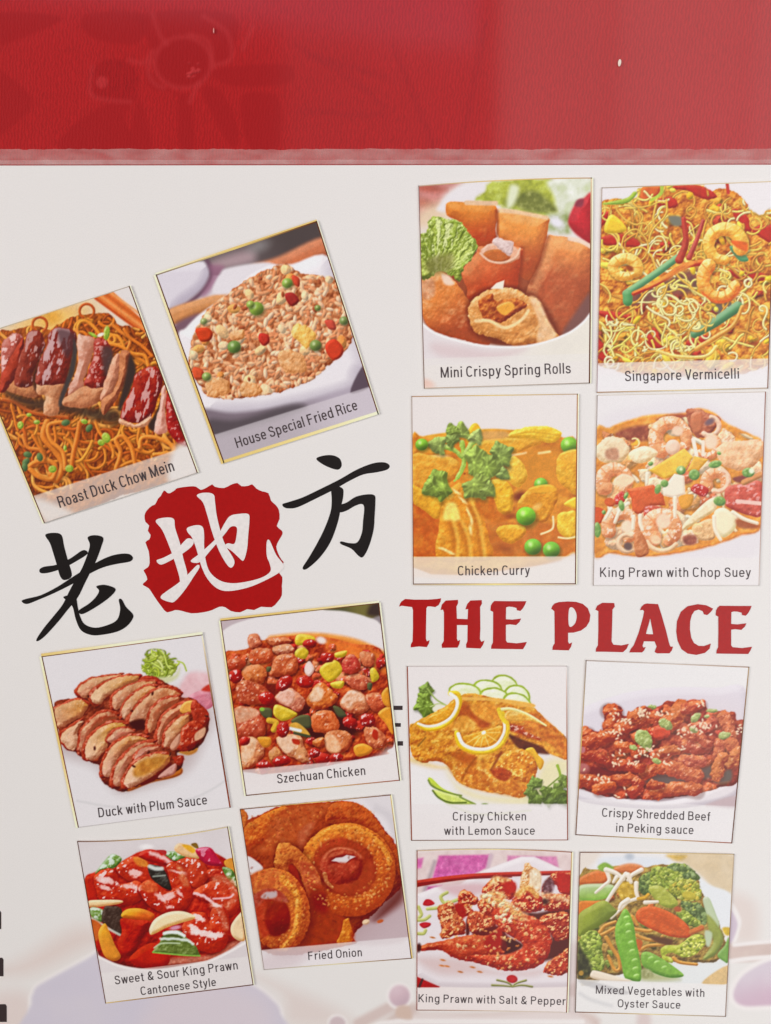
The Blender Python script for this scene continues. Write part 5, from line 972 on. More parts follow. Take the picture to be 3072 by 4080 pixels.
@card('fried_onion_picture', 'tilted picture of golden brown onion rings, captioned Fried Onion', (930, 3150, 730),
      [(58, 168), (1432, 36), (1622, 1528), (276, 1632)], tone=(0.95, 1.04, (1.03, .98, .94)), bg='#d8d0d2',
      text=[('Fried Onion', 682, 1542, 1170, 1506, 76)],
      edge=dict(T=[(DK, GD, DK, 8)], R=[(GD, DK, DK, 8), (LT, LT, GD, 10)], L=[(DK, '#8c7068', '#a89890', 6)], B=[('#a89c98', '#d8cc98', DK, 7)]))
def _(P):
    P.poly([(1200, 60), (1430, 40), (1520, 700), (1400, 300), (1250, 150)], '#d2cacc', sf=30); P.line([(1300, 160), (1420, 240), (1480, 400)], 60, '#c0b8bc', ew=None, sf=40, al=.6)
    P.poly([(1000, 1300), (1250, 1150), (1450, 950), (1550, 850), (1600, 1340), (1060, 1400)], '#a88a8e', sf=30, grad=('#b8a0a4', 1100, 1000, 1400, 1350))
    P.poly([(1280, 1180), (1420, 1000), (1540, 840), (1540, 1000), (1400, 1120)], '#5c2420', sf=50, al=.85)
    tx = dict(tx=(.5, 34), wp=(12, 34))
    P.poly([(55, 330), (240, 220), (420, 140), (700, 110), (1000, 95), (1160, 140), (1300, 250), (1420, 420), (1500, 620), (1530, 860), (1400, 1000), (1100, 1300), (1070, 1400), (250, 1450), (110, 600)], '#8c3216', lo='#5c100a', hi='#ac4424', ew=60, n='onion_rings', **tx)
    P.poly([(60, 170), (110, 190), (130, 250), (100, 330), (70, 330)], '#b4622c', lo='#8a3414', hi='#dca050', ew=20, **tx)
    P.poly([(100, 340), (240, 240), (420, 150), (500, 160), (440, 260), (330, 420), (200, 500), (110, 490)], '#b0521f', lo='#8c2814', hi='#dc943c', ew=60, n='onion_ring', **tx)
    P.poly([(330, 300), (480, 170), (860, 120), (820, 220), (600, 380), (560, 480), (400, 560), (200, 560), (290, 460)], '#a44a22', sf=40, tx=(.5, 40), lo='#7c180e', hi='#c06a40')
    P.poly([(880, 130), (980, 95), (1120, 110), (1260, 200), (1370, 360), (1430, 500), (1300, 420), (1150, 300), (950, 260), (840, 280)], '#ac4c1e', lo='#7c1c10', hi='#cc6c30', ew=50, n='onion_ring', **tx)
    P.poly([(1390, 420), (1440, 420), (1500, 560), (1530, 760), (1470, 700)], '#a44018', lo='#6c1c10', hi='#cc7430', ew=20, **tx)
    P.poly([(600, 380), (740, 280), (640, 480), (600, 520)], '#a85434', sf=30, tx=(.5, 30), lo='#8a2c1a', hi='#cc9068')
    # big ring
    P.ell(1050, 760, 470, 440, .5, '#4a0c08', sf=60, al=.55)
    P.ell(1040, 720, 440, 420, .5, '#bc6224', lo='#8c2f14', hi='#e0983a', ew=120, n='onion_ring', tx=(.45, 30), wp=(12, 34), grad=('#a8481c', 900, 300, 1000, 1160))
    P.ell(1010, 695, 300, 262, .42, '#8a2e16', lo='#66100a', hi='#a83a20', ew=90, tx=(.35, 50), wp=(12, 40), sf=20)
    P.poly([(1100, 800), (1240, 640), (1300, 760), (1240, 900), (1080, 960), (900, 900), (960, 820)], '#94341a', sf=40, tx=(.3, 60), lo='#7c160c', hi='#b0402a')
    P.ell(980, 690, 196, 166, .15, '#983020', lo='#6c140c', hi='#bc6040', ew=80, tx=(.5, 40), wp=(14, 40), sf=14)
    P.line([(830, 620), (880, 560), (980, 530), (1100, 555), (1160, 610)], 40, '#b05236', lo='#8c2c18', hi='#c87c58', tx=(.6, 26), sf=16, w1=26)
    P.ell(1000, 632, 132, 52, -.12, '#74160e', sf=16)
    P.line([(1165, 640), (1150, 730), (1080, 800), (960, 830)], 30, '#6c120c', ew=None, sf=22, al=.75)
    P.line([(830, 760), (850, 830), (900, 880)], 40, '#b06a3c', lo='#8a3418', hi='#d8a878', tx=(.6, 24), w1=26)
    P.poly([(890, 640), (930, 612), (990, 606), (1030, 585), (1112, 600), (1060, 625), (1020, 662), (965, 662), (940, 645)], '#d4c6c6', sm=False)
    P.poly([(940, 655), (1030, 655), (1080, 630), (1140, 650), (1100, 720), (940, 730), (860, 690)], '#9c3422', sf=16, tx=(.6, 30), lo='#7c1c12', hi='#c0684a')
    P.line(P.arc(1030, 720, 400, 205, 330, 16, .95, 20), 44, '#d08c34', ew=22, lo='#b06420', hi='#e8b458', tx=(.8, 22), wp=(14, 30), al=.75)
    # twisted piece
    P.poly([(370, 560), (420, 470), (600, 500), (780, 720), (830, 920), (740, 1010), (620, 900), (400, 780)], '#4c0e08', sf=40, al=.55)
    P.poly([(385, 560), (410, 490), (480, 470), (560, 510), (660, 600), (740, 700), (790, 800), (800, 920), (740, 980), (680, 960), (640, 850), (600, 740), (520, 660), (500, 780), (420, 740), (370, 680)], '#b4602a', lo='#7c2413', hi='#e0a44c', ew=60, n='onion_ring', **tx)
    P.poly([(500, 680), (570, 700), (610, 820), (680, 960), (620, 940), (540, 830)], '#8c2014', sf=16)
    P.poly([(600, 650), (720, 680), (780, 800), (790, 900), (700, 960), (640, 820)], '#a84628', sf=26, tx=(.6, 30), lo='#7c2012', hi='#d08a54')
    P.poly([(690, 900), (840, 880), (880, 1080), (1040, 1180), (1060, 1390), (560, 1420), (680, 1180)], '#8c2e14', sf=30, tx=(.4, 60), lo='#6c100a', hi='#b03420')
    P.poly([(720, 960), (830, 940), (850, 1100), (740, 1080)], '#741410', sf=40)
    P.poly([(1000, 1180), (1050, 1170), (1080, 1300), (1060, 1390), (940, 1400), (980, 1280)], '#b8681f', lo='#903012', hi='#dca044', ew=26, **tx)
    # lower-left ring
    P.poly([(115, 600), (180, 620), (270, 710), (160, 770), (135, 700)], '#d6cccc', n='white_dish', sf=8)
    P.ell(420, 1110, 310, 400, -.25, '#4a0c08', sf=50, al=.5)
    P.ell(400, 1080, 290, 380, -.25, '#b45a26', lo='#842814', hi='#dc9038', ew=110, n='onion_ring', tx=(.5, 30), wp=(12, 34))
    P.poly([(150, 780), (330, 710), (460, 750), (560, 860), (500, 930), (340, 880), (190, 960)], '#b0552a', sf=16, tx=(.6, 32), lo='#943a1e', hi='#dc9c48')
    P.ell(365, 1130, 150, 200, -.3, '#842412', lo='#6c0e0a', hi='#a83420', ew=60, sf=14, tx=(.3, 60), grad=('#7c120c', 300, 1000, 420, 1260))
    P.poly([(180, 960), (300, 890), (420, 910), (500, 1010), (400, 1010), (300, 980), (210, 1080)], '#9c3c2c', sf=14, tx=(.5, 30), lo='#7c1c12', hi='#c08068')
    P.poly([(250, 970), (290, 925), (330, 920), (390, 915), (390, 965), (310, 985)], '#b8a0a0', sf=12)
    P.line([(450, 800), (570, 940), (590, 1100), (560, 1280), (460, 1430)], 70, '#cc8430', lo='#a05020', hi='#e8b860', tx=(.8, 26), wp=(12, 30), w1=50, sf=14)
    P.ell(410, 1250, 90, 60, -.3, '#5c0e0a', sf=50, al=.8)
    P.poly([(200, 1080), (300, 1020), (280, 1180), (320, 1300), (260, 1330), (215, 1200)], '#a0321c', sf=20, tx=(.5, 30), lo='#84200f', hi='#c05a34')
    P.ell(1205, 1195, 34, 24, -.3, '#d8c0a0', ew=16, lo='#94684c'); P.ell(1335, 1188, 30, 16, -.3, '#b05a34', ew=10)
    P.spots(130, P.mask([(100, 300), (500, 130), (1100, 110), (1450, 500), (1450, 950), (1100, 1150), (700, 1400), (250, 1440)]), (6, 10), ['#6c1c0f', '#7c2814', '#944018'], (1, 2), 93, al=.4, wp=(6, 14))
    P.spots(220, P.mask(P.arc(1040, 720, 400, 0, 350, 20, .95)) * (1 - P.mask(P.arc(1010, 695, 270, 0, 350, 20, .88))), (6, 11), ['#dca050', '#c87830', '#8c3c18', '#e2b468'], (1, 1.8), 95, al=.5, wp=(8, 14))
    P.spots(120, P.mask([(100, 340), (420, 150), (1100, 110), (1260, 220), (700, 300), (300, 520)]), (6, 11), ['#d08a3c', '#b8602c', '#7c2c14'], (1, 1.8), 96, al=.4, wp=(8, 14))
    P.spots(120, P.mask([(160, 800), (400, 710), (600, 900), (660, 1200), (500, 1420), (260, 1430), (560, 1200), (480, 950)]), (6, 11), ['#dca050', '#c87830', '#8c3c18'], (1, 1.8), 97, al=.45, wp=(8, 14))
    P.strip(1450, 1330, 255, 1590, .74, '#dcd3d3')
    P.poly([(280, 1500), (700, 1440), (560, 1600), (290, 1640)], '#c0a4a8', al=.4, sf=60)

@card('salt_pepper_prawn_picture', 'picture of crumbed red prawns with chopsticks on a pink cloth', (1630, 3360, 680),
      [(74, 70), (1592, 84), (1542, 1654), (72, 1632)], tone=(0.93, 1.04), bg='#dccdc8', mid=dict(T=-22, B=-4),
      text=[('King Prawn with Salt & Pepper', 90, 1550, 1534, 1580, 78)],
      edge=dict(T=[('#b89a7c', '#d6c884', RD, 8)], R=[('#c8a46c', DK, RD, 9), (LT, LT, LT, 12)], L=[(RD, '#a05c4c', '#8a4038', 8)], B=[('#7c4030', '#cbb8a0', '#c8bcb0', 7)]))
def _(P):
    P.poly([(72, 100), (1590, 100), (1590, 320), (900, 330), (72, 480)], '#d6c0bc', sf=20, tx=(.4, 60), lo='#b89c98', hi='#e4d4d0')
    pk = dict(lo='#96346c', hi='#dc88b8', tx=(.6, 40), sf=16, n='pink_cloth')
    P.poly([(290, 120), (780, 110), (770, 230), (640, 300), (220, 360), (260, 220)], '#c25c98', sm=False, **pk)
    P.poly([(74, 150), (140, 140), (120, 240), (74, 250)], '#c0649a', sm=False, **pk); P.poly([(960, 120), (1440, 130), (1460, 240), (1260, 150), (1100, 130), (960, 180)], '#c880a4', sm=False, **pk); P.poly([(180, 420), (320, 410), (160, 470)], '#c06498', sm=False, **pk)
    P.line([(250, 180), (200, 330), (150, 460)], 30, '#8c7480', ew=None, sf=24, al=.7); P.line([(800, 120), (770, 230)], 40, '#c0a4b0', ew=None, sf=20)
    P.poly([(640, 300), (900, 200), (1100, 130), (1220, 130), (1590, 300), (1590, 1400), (1200, 1410), (600, 1410), (280, 1400), (74, 1290), (74, 500), (250, 430), (500, 400)], '#dacfd2', lo='#c0b0b4', hi='#e8e2e2', ew=60, sm=False, n='plate', sf=12)
    P.poly([(76, 1120), (500, 1130), (900, 1260), (1300, 1230), (1200, 1300), (700, 1280), (300, 1280)], '#cdb4b2', sf=60)
    P.poly([(300, 420), (700, 390), (740, 470), (500, 520)], '#c8a0a4', sf=40, al=.8)
    P.line([(74, 395), (400, 345), (800, 310), (1590, 285)], 66, '#a42018', w1=40, lo='#701008', hi='#c84a38', n='chopsticks'); P.line([(74, 395), (500, 350), (1000, 330)], 10, '#74120c', ew=None, sf=6)
    P.poly([(74, 1300), (300, 1400), (290, 1408), (74, 1408)], '#a0181c', sm=False, n='red_cloth', sf=8); P.line([(130, 1330), (100, 1400)], 24, '#402020', ew=None)
    lf = dict(lo='#6c7434', hi='#dce0a8', ew=12)
    for q in ([(370, 480), (310, 520), (340, 580), (380, 570)], [(180, 640), (280, 630), (300, 615)], [(90, 620), (120, 690), (100, 720)], [(80, 750), (150, 745), (200, 710)], [(80, 880), (140, 880), (160, 850)], [(370, 590), (470, 550)]):
        P.line(q, 34, '#b4b468', n='leaf_pattern', **lf)
    P.poly([(135, 600), (160, 550), (210, 550), (250, 590), (190, 612)], '#b0202a', n='flower_pattern', lo='#7c1018', ew=14); P.poly([(100, 790), (150, 770), (210, 780), (200, 810), (140, 830)], '#b0222a', n='flower_pattern', lo='#7c1018', ew=14)
    P.ell(1005, 1325, 54, 40, .1, '#b01e22', n='flower_pattern', lo='#7c1018', ew=20)
    for q in ([(860, 1335), (960, 1360), (1010, 1395)], [(1140, 1338), (1050, 1365), (1010, 1395)], [(810, 1385), (920, 1390), (1010, 1400)], [(1200, 1400), (1100, 1385), (1010, 1400)]):
        P.line(q, 22, '#6c6c34', w1=14, hi='#d8d88c', lo='#44441c', n='leaf_pattern')
    # prawns
    cr = dict(tx=(.8, 26), wp=(14, 30), lo='#6c120a', hi='#e0854a', gl=(.75, 24, .16, '#ecc488'))
    P.poly([(1090, 660), (1250, 680), (1570, 640), (1570, 1020), (1330, 1150), (1240, 1100), (1390, 950), (1300, 800)], '#4c1a16', sf=20)
    P.poly([(1270, 720), (1560, 680), (1570, 900), (1440, 950), (1380, 880)], '#98281a', ew=40, n='prawn', **cr)
    P.poly([(1290, 440), (1400, 300), (1500, 280), (1580, 300), (1580, 500), (1470, 480), (1420, 400), (1330, 500)], '#a02018', ew=50, n='prawn', **cr); P.poly([(1300, 420), (1370, 330), (1420, 400), (1380, 500), (1320, 520)], '#5c3034', sf=18, tx=(.8, 24), lo='#3c1418', hi='#b09098')
    P.poly([(1440, 300), (1560, 310), (1570, 460), (1480, 470)], '#a41c14', sf=18)
    P.poly([(1300, 520), (1420, 490), (1580, 520), (1575, 640), (1400, 660), (1310, 640)], '#982218', ew=40, n='prawn', **cr); P.ell(1320, 560, 50, 40, .3, '#3c1612', sf=24)
    P.line([(1310, 510), (1420, 520), (1570, 560)], 60, '#d8a878', ew=None, sf=24, tx=(1.2, 22), lo='#a03c20', hi='#f0dcb4', al=.85, wp=(14, 24))
    P.poly([(710, 480), (760, 390), (850, 330), (990, 350), (1050, 430), (1010, 540), (900, 540), (800, 500)], '#a42818', ew=50, n='prawn', **cr)
    P.line([(800, 390), (860, 345), (960, 370)], 50, '#d8a468', ew=None, sf=20, tx=(1.2, 22), lo='#a84824', hi='#f0d8a8', wp=(14, 24)); P.poly([(930, 380), (1030, 380), (1040, 460), (960, 500), (920, 450)], '#a81e14', sf=20)
    P.poly([(1080, 400), (1110, 270), (1140, 190), (1220, 240), (1280, 290), (1280, 440), (1220, 480), (1110, 470)], '#cc9054', ew=50, n='prawn', tx=(.8, 30), lo='#94502c', hi='#f0dcb4', wp=(12, 30), gl=(.6, 24, .15, '#f0e4cc'))
    P.poly([(1180, 270), (1280, 280), (1280, 440), (1200, 470)], '#dcc8a8', sf=20, tx=(1., 26), lo='#b8906c', hi='#f0e8dc')
    P.poly([(990, 600), (1040, 500), (1130, 430), (1240, 470), (1300, 540), (1290, 650), (1100, 670), (1010, 640)], '#a82416', ew=50, n='prawn', **cr); P.line([(1060, 500), (1150, 440), (1240, 500)], 60, '#d09a50', ew=None, sf=24, tx=(1., 26), lo='#a85c28', hi='#ecd090', wp=(14, 24))
    P.poly([(480, 500), (540, 450), (640, 500), (680, 570), (600, 620), (640, 680), (540, 720), (480, 640)], '#a83420', ew=40, n='prawn', **cr)
    P.poly([(440, 600), (520, 590), (560, 680), (520, 740), (460, 700)], '#98180f', sf=18)
    P.poly([(275, 690), (300, 610), (420, 580), (470, 680), (540, 760), (545, 880), (440, 900), (320, 930), (310, 790)], '#b04a2c', ew=50, n='prawn', **cr); P.poly([(560, 740), (590, 760), (590, 880), (555, 890)], '#4c100c', sf=12)
    P.poly([(580, 700), (700, 660), (820, 720), (850, 820), (760, 880), (650, 890), (590, 850)], '#b0442a', ew=50, n='prawn', **cr)
    P.poly([(670, 580), (760, 500), (880, 470), (930, 540), (880, 620), (820, 700), (700, 680)], '#a83420', ew=50, n='prawn', **cr)
    P.line([(720, 520), (840, 490), (920, 520)], 50, '#d8a868', ew=None, sf=20, tx=(1.2, 22), lo='#a84824', hi='#f0dcb0', wp=(14, 24))
    # the big front prawn
    P.poly([(620, 880), (900, 800), (960, 900), (1100, 1000), (960, 1080), (700, 1080)], '#5c100c', sf=20)
    P.poly([(800, 700), (880, 620), (980, 620), (1120, 690), (1260, 740), (1370, 850), (1390, 980), (1340, 1120), (1240, 1210), (1000, 1250), (800, 1210), (620, 1160), (460, 1130), (380, 1080), (420, 1020), (620, 1050), (850, 1090), (1020, 1060), (1110, 1000), (1040, 930), (930, 870), (850, 790)], '#ac2e18', ew=80, n='prawn', tx=(.6, 34), wp=(12, 34), lo='#74140a', hi='#d4603c', gl=(.5, 22, .26, '#ecbc88'))
    P.poly([(110, 1000), (320, 950), (600, 895), (760, 900), (880, 820), (910, 900), (890, 1010), (930, 1080), (640, 1090), (480, 1120), (360, 1070), (300, 1040), (120, 1050)], '#b03a20', ew=60, n='prawn', tx=(.5, 50), wp=(8, 34), lo='#7c1a0c', hi='#d87848', gl=(.35, 20, .3, '#e8b070'))
    P.poly([(760, 910), (880, 830), (905, 900), (890, 1020), (800, 1060), (730, 1000)], '#981a10', sf=24)
    P.poly([(940, 930), (1040, 950), (1110, 1000), (1020, 1060), (930, 1080), (960, 1010)], '#3c100c', sf=16)
    P.line([(840, 560), (930, 600), (1040, 660), (1110, 720)], 90, '#d8a060', ew=None, sf=34, tx=(1.3, 24), lo='#a83c20', hi='#f4dcac', wp=(18, 24), al=.9)
    P.ell(95, 1020, 24, 44, .1, '#3c1410', sf=10)
    P.poly([(1310, 1240), (1370, 1150), (1480, 1080), (1555, 1030), (1555, 1240), (1470, 1290), (1350, 1270)], '#a83420', ew=40, n='prawn', **cr)
    F = P.mask([(310, 620), (560, 480), (900, 480), (1250, 740), (1380, 900), (1300, 1150), (900, 1240), (500, 1120), (300, 920)])
    P.spots(110, F, (8, 15), ['#d88c4c', '#e0a868', '#cc7034', '#e8bc80'], (1, 2), 103, al=.75, wp=(12, 16))
    P.spots(36, P.mask([(700, 480), (950, 560), (1140, 720), (1040, 820), (860, 760), (760, 620)]), (10, 18), ['#ecd0a0', '#dca860', '#f0e0bc'], (1, 2), 104, al=.85, wp=(12, 16))
    for x, y in ((330, 1140), (500, 1255), (690, 1255), (370, 1200), (320, 1195), (620, 1210), (230, 920), (1380, 1300)):
        P.ell(x, y, 26, 9, .2, '#b8703c', sf=6)
    P.strip(1408, 1412, 72, 1556, .6, '#dfd4d0')

@card('mixed_vegetable_picture', 'picture of mangetout, carrot and broccoli, captioned Mixed Vegetables with Oyster Sauce', (2270, 3370, 690),
      [(95, 60), (1584, 80), (1502, 1646), (50, 1603)], tone=(0.91, 1.03), bg='#dcd8d6', mid=dict(T=-4),
      text=[('Mixed Vegetables with', 250, 1422, 1296, 1454, 78), ('Oyster Sauce', 460, 1553, 1070, 1568, 76)],
      edge=dict(T=[(DK, '#cdb880', '#b8a078', 8)], R=[('#b8a488', '#8a6a54', '#8a6c5c', 8)], L=[('#7a6058', '#6a4a40', '#5a4238', 8)], B=[(DK, '#dccb90', '#8a7468', 8)]))
def _(P):
    P.poly([(90, 60), (300, 60), (200, 200), (92, 260)], '#d8ccc0', sf=40)
    P.poly([(940, 85), (1584, 90), (1540, 480), (1380, 400), (1250, 280), (1100, 180)], '#ccb898', sf=30, tx=(.3, 100), lo='#b89c70', hi='#dccdb8')
    P.poly([(950, 90), (1120, 95), (1060, 140), (980, 120)], '#c8a450', sf=30)
    P.poly([(1220, 300), (1350, 380), (1560, 480), (1540, 800), (1420, 780), (1300, 500)], '#d6d8da', sf=16, n='plate'); P.poly([(300, 120), (560, 100), (960, 130), (820, 220), (560, 180), (300, 200)], '#d0d4da', sf=30); P.ell(575, 105, 40, 30, 0, '#a8b0bc', sf=24)
    P.poly([(600, 1050), (1250, 1130), (1540, 1080), (1520, 1140), (1280, 1320), (700, 1310)], '#d4d6d4', sf=16, n='plate'); P.poly([(1270, 1320), (1520, 1150), (1510, 1330)], '#ccac78', sf=12)
    P.poly([(690, 1180), (900, 1240), (1060, 1290), (700, 1300)], '#a8a878', sf=40)
    rp = [(92, 300), (270, 230), (500, 190), (700, 210), (900, 180), (1200, 260), (1280, 480), (1360, 560), (1460, 800), (1520, 1000), (1400, 1110), (1250, 1130), (1000, 1120), (700, 1200), (400, 1260), (75, 1280)]
    P.poly(rp, '#8a6a30', lo='#46341a', hi='#b89a4c', tx=(.9, 50), ew=40, wp=(16, 50), n='vegetables')
    M = P.mask([(100, 520), (500, 350), (900, 420), (1300, 700), (1200, 1080), (700, 1080), (300, 1240), (80, 1240)])
    P.lumps(30, M, (34, 60), ['#8a9038', '#6c7a2c', '#a8803c', '#b8602c', '#54481f'], seed=111)
    # carrots far
    P.poly([(92, 310), (250, 240), (360, 260), (350, 350), (200, 370), (92, 370)], '#c8672c', lo='#98441c', hi='#dc9058', ew=30, n='carrot_slice', sf=10); P.poly([(420, 220), (560, 170), (690, 190), (700, 250), (500, 260)], '#c8703c', lo='#a05028', hi='#dc9c70', ew=30, n='carrot_slice', sf=14)
    P.poly([(270, 200), (340, 160), (420, 210), (380, 250), (300, 240)], '#7a9c3c', sf=12)
    P.poly([(92, 390), (240, 365), (420, 380), (400, 470), (300, 520), (92, 520)], '#a8bc84', lo='#6c9430', hi='#d4dcc0', ew=36, n='mangetout', sf=10, grad=('#86a844', 250, 370, 260, 510))
    P.poly([(92, 540), (240, 530), (300, 540), (140, 640), (90, 660)], '#c46a24', lo='#904414', hi='#dc9444', ew=24, n='carrot_slice')
    # broccoli
    def broc(pts, c, seed, n=60, cols=('#8c9c34', '#6c7c24', '#b0b858', '#54641e')):
        P.poly(pts, c, lo='#38461a', hi='#b4be58', ew=40, tx=(.9, 40), wp=(24, 40), n='broccoli')
        P.spots(n, P.mask(pts, wp=(14, 40)), (11, 22), cols, (1, 1.6), seed, al=.85, wp=(12, 18))
    broc([(660, 340), (720, 270), (840, 250), (900, 330), (820, 440), (700, 480)], '#4c5c2a', 112, 50, ('#54682e', '#3c4c22', '#7c8c44'))
    broc([(930, 200), (1020, 170), (1130, 190), (1240, 280), (1210, 340), (1080, 330), (960, 280)], '#566a34', 113, 40, ('#5c7038', '#46582a', '#84965c'))
    broc([(780, 240), (880, 200), (1000, 240), (1090, 290), (1060, 370), (940, 420), (840, 390), (770, 400)], '#848e30', 114, 70)
    broc([(950, 400), (1060, 330), (1190, 330), (1260, 410), (1240, 520), (1120, 530), (980, 470)], '#98982c', 115, 60, ('#a4a43c', '#7c8028', '#bcb858', '#c0a83c'))
    P.poly([(820, 380), (900, 400), (1040, 540), (980, 600), (860, 560), (760, 420)], '#9ca03c', lo='#646a20', hi='#c8cc78', ew=40, n='broccoli', tx=(.3, 40)); P.ell(1150, 480, 70, 40, .2, '#b8a838', lo='#847820', ew=26)
    broc([(1060, 560), (1150, 540), (1260, 560), (1330, 680), (1290, 760), (1180, 680)], '#4e5e30', 116, 40, ('#5c7038', '#3c4a24', '#788a50'))
    broc([(1020, 640), (1080, 600), (1160, 660), (1260, 740), (1200, 780), (1100, 720)], '#8c9038', 117, 40)
    P.poly([(1280, 520), (1340, 500), (1400, 640), (1440, 760), (1400, 830), (1340, 720)], '#b0bc98', lo='#78905c', hi='#d8dccc', ew=24, n='celery'); P.poly([(1320, 660), (1420, 760), (1480, 900), (1400, 1050), (1280, 1090), (1380, 930), (1340, 820)], '#848c3c', lo='#545e28', hi='#b0b46c', ew=40, sf=14, n='celery')
    P.poly([(1300, 820), (1370, 840), (1350, 960), (1310, 950)], '#b0bc9c', sf=14); P.poly([(1420, 1050), (1490, 960), (1530, 880), (1525, 1110), (1480, 1110)], '#6c9440', lo='#46702c', hi='#98b870', ew=26, n='mangetout'); P.poly([(1470, 790), (1540, 790), (1535, 860), (1490, 850)], '#c0a034', sf=12)
    # bean sprouts
    sp = dict(lo='#b4a488', hi='#f4ece4', n='bean_sprout')
    P.poly([(460, 400), (560, 340), (640, 420), (620, 500), (500, 520)], '#b8922c', sf=14, tx=(.8, 30), lo='#846418', hi='#dcc060')
    for q, w in (([(350, 230), (380, 330), (330, 380), (250, 450)], 40), ([(350, 230), (440, 260), (520, 320)], 50), ([(540, 270), (430, 420), (310, 610)], 44), ([(690, 230), (600, 280), (560, 330)], 44), ([(640, 360), (640, 440), (660, 510)], 46), ([(640, 510), (560, 540), (480, 620), (400, 695)], 34), ([(560, 520), (500, 560), (480, 600)], 50), ([(725, 545), (845, 538)], 40), ([(560, 280), (590, 350)], 50), ([(450, 300), (420, 350)], 40)):
        P.line(q, w, '#e2d6c6', w1=w * .7, **sp)
    P.line([(660, 510), (720, 500), (755, 470)], 34, '#c8982c', lo='#8c6418')
    # large pods
    P.poly([(85, 670), (200, 580), (330, 525), (430, 600), (450, 640), (330, 740), (200, 820), (85, 870)], '#848f2c', lo='#566018', hi='#b0b458', ew=60, n='mangetout', grad=('#6c7a2c', 200, 600, 360, 720))
    for q in ([(290, 830), (340, 770), (440, 730)], [(200, 900), (320, 850), (430, 790)], [(620, 800), (760, 820), (800, 800)], [(640, 860), (740, 900), (860, 910), (890, 870)], [(680, 1000), (760, 960), (910, 950)], [(350, 880), (420, 1000), (470, 1080), (480, 1180), (430, 1190), (370, 1060)], [(1000, 1080), (1060, 1120), (1220, 1140)], [(600, 680), (650, 760)]):
        P.line(q, 38, '#c08434', lo='#80501c', hi='#e0b468', n='noodle_strand', w1=30)
    P.poly([(640, 900), (700, 920), (680, 1000), (650, 980)], '#b85a24', sf=8); P.poly([(780, 870), (980, 900), (960, 960), (820, 920)], '#54301c', sf=16)
    P.poly([(635, 660), (680, 600), (780, 580), (900, 610), (1020, 670), (1130, 760), (1170, 850), (1120, 885), (960, 870), (780, 800), (660, 730)], '#c2521f', lo='#8c2c10', hi='#dc7c44', ew=34, n='carrot_slice', tx=(.25, 60))
    for o in (0, 34, 66, 98): P.line([(680 + o, 690 - o * .5), (860 + o * .9, 720 - o * .1), (1040 + o * .6, 810 + o * .1)], 10, '#a03c14', ew=None, sf=9, al=.45)
    P.line([(1170, 830), (1270, 790)], 50, '#c46c34', lo='#8c4420'); P.ell(1040, 610, 36, 26, .3, '#9c4c28', sf=10)
    P.poly([(870, 1010), (920, 960), (1060, 950), (1160, 870), (1250, 850), (1300, 900), (1290, 960), (1200, 1050), (1090, 1070), (990, 1030), (920, 1050), (990, 1090), (980, 1130), (900, 1090)], '#a4ac34', lo='#6c7420', hi='#d0d06c', ew=30, n='broccoli', tx=(.5, 36), wp=(8, 30))
    P.spots(50, P.mask([(1080, 940), (1250, 850), (1300, 930), (1180, 1060), (1060, 1050)]), (10, 18), ['#b4b848', '#8c9430', '#6c7828', '#c8c864'], (1, 1.6), 118)
    broc([(90, 900), (150, 840), (250, 820), (300, 900), (320, 1060), (330, 1180), (250, 1210), (130, 1190), (80, 1080)], '#6c7c28', 119, 90, ('#94a83c', '#b0bc58', '#5c6c24', '#7c8c30'))
    P.poly([(78, 940), (130, 1020), (190, 1110), (210, 1230), (80, 1270)], '#34321c', sf=24, tx=(.7, 26), lo='#1c1a10', hi='#6c6c3c'); P.ell(110, 1225, 24, 24, 0, '#a07830', sf=8)
    mg = dict(lo='#3e661c', hi='#a4c868', ew=40, n='mangetout', tx=(.2, 50))
    P.poly([(690, 1040), (760, 1020), (880, 1080), (1000, 1160), (1098, 1250), (960, 1270), (800, 1220), (700, 1150)], '#6f9c34', **mg)
    P.poly([(440, 780), (480, 680), (530, 605), (580, 660), (620, 780), (640, 920), (670, 1060), (690, 1180), (680, 1300), (600, 1300), (530, 1270), (500, 1140), (470, 1020), (440, 900)], '#6a9c2e', **mg)
    for x, y in ((545, 690), (560, 760), (565, 830), (590, 930), (600, 1010), (625, 1100), (630, 1180), (640, 1250), (840, 1120), (910, 1170), (780, 1080)):
        P.ell(x, y, 30, 18, -.3, '#8fbc50', lo='#5c8c28', hi='#c0dc94', ew=18)
    P.poly([(700, 1180), (780, 1200), (800, 1260), (700, 1270)], '#8c8c58', sf=16, tx=(.6, 20), lo='#646438', hi='#c0c094')
    P.poly([(210, 1210), (250, 1200), (400, 1240), (600, 1300), (400, 1310), (210, 1270)], '#dccdb8', lo='#b49c80', hi='#f0e4d4', ew=24, n='bean_sprout')
    P.strip(1285, 1335, 65, 1510, .86, '#dcd8d4')
    P.poly([(80, 1300), (230, 1310), (560, 1400), (480, 1430), (200, 1360)], '#b0acac', sf=14, al=.7); P.line([(100, 1420), (200, 1480), (400, 1540)], 30, '#bcbaba', ew=None, sf=24, al=.6)
#</PAINT>

# ---------------------------------------------------------------- materials
K_PRINT = .80                      # picture colour -> ink reflectance
def ink(c): return np.clip((lin(np.clip(c, 0, 1)) - .005) / K_PRINT, .003, .95)

def mat(name):
    m = bpy.data.materials.new(name); m.use_nodes = True
    nt = m.node_tree; return m, nt, nt.nodes['Principled BSDF']

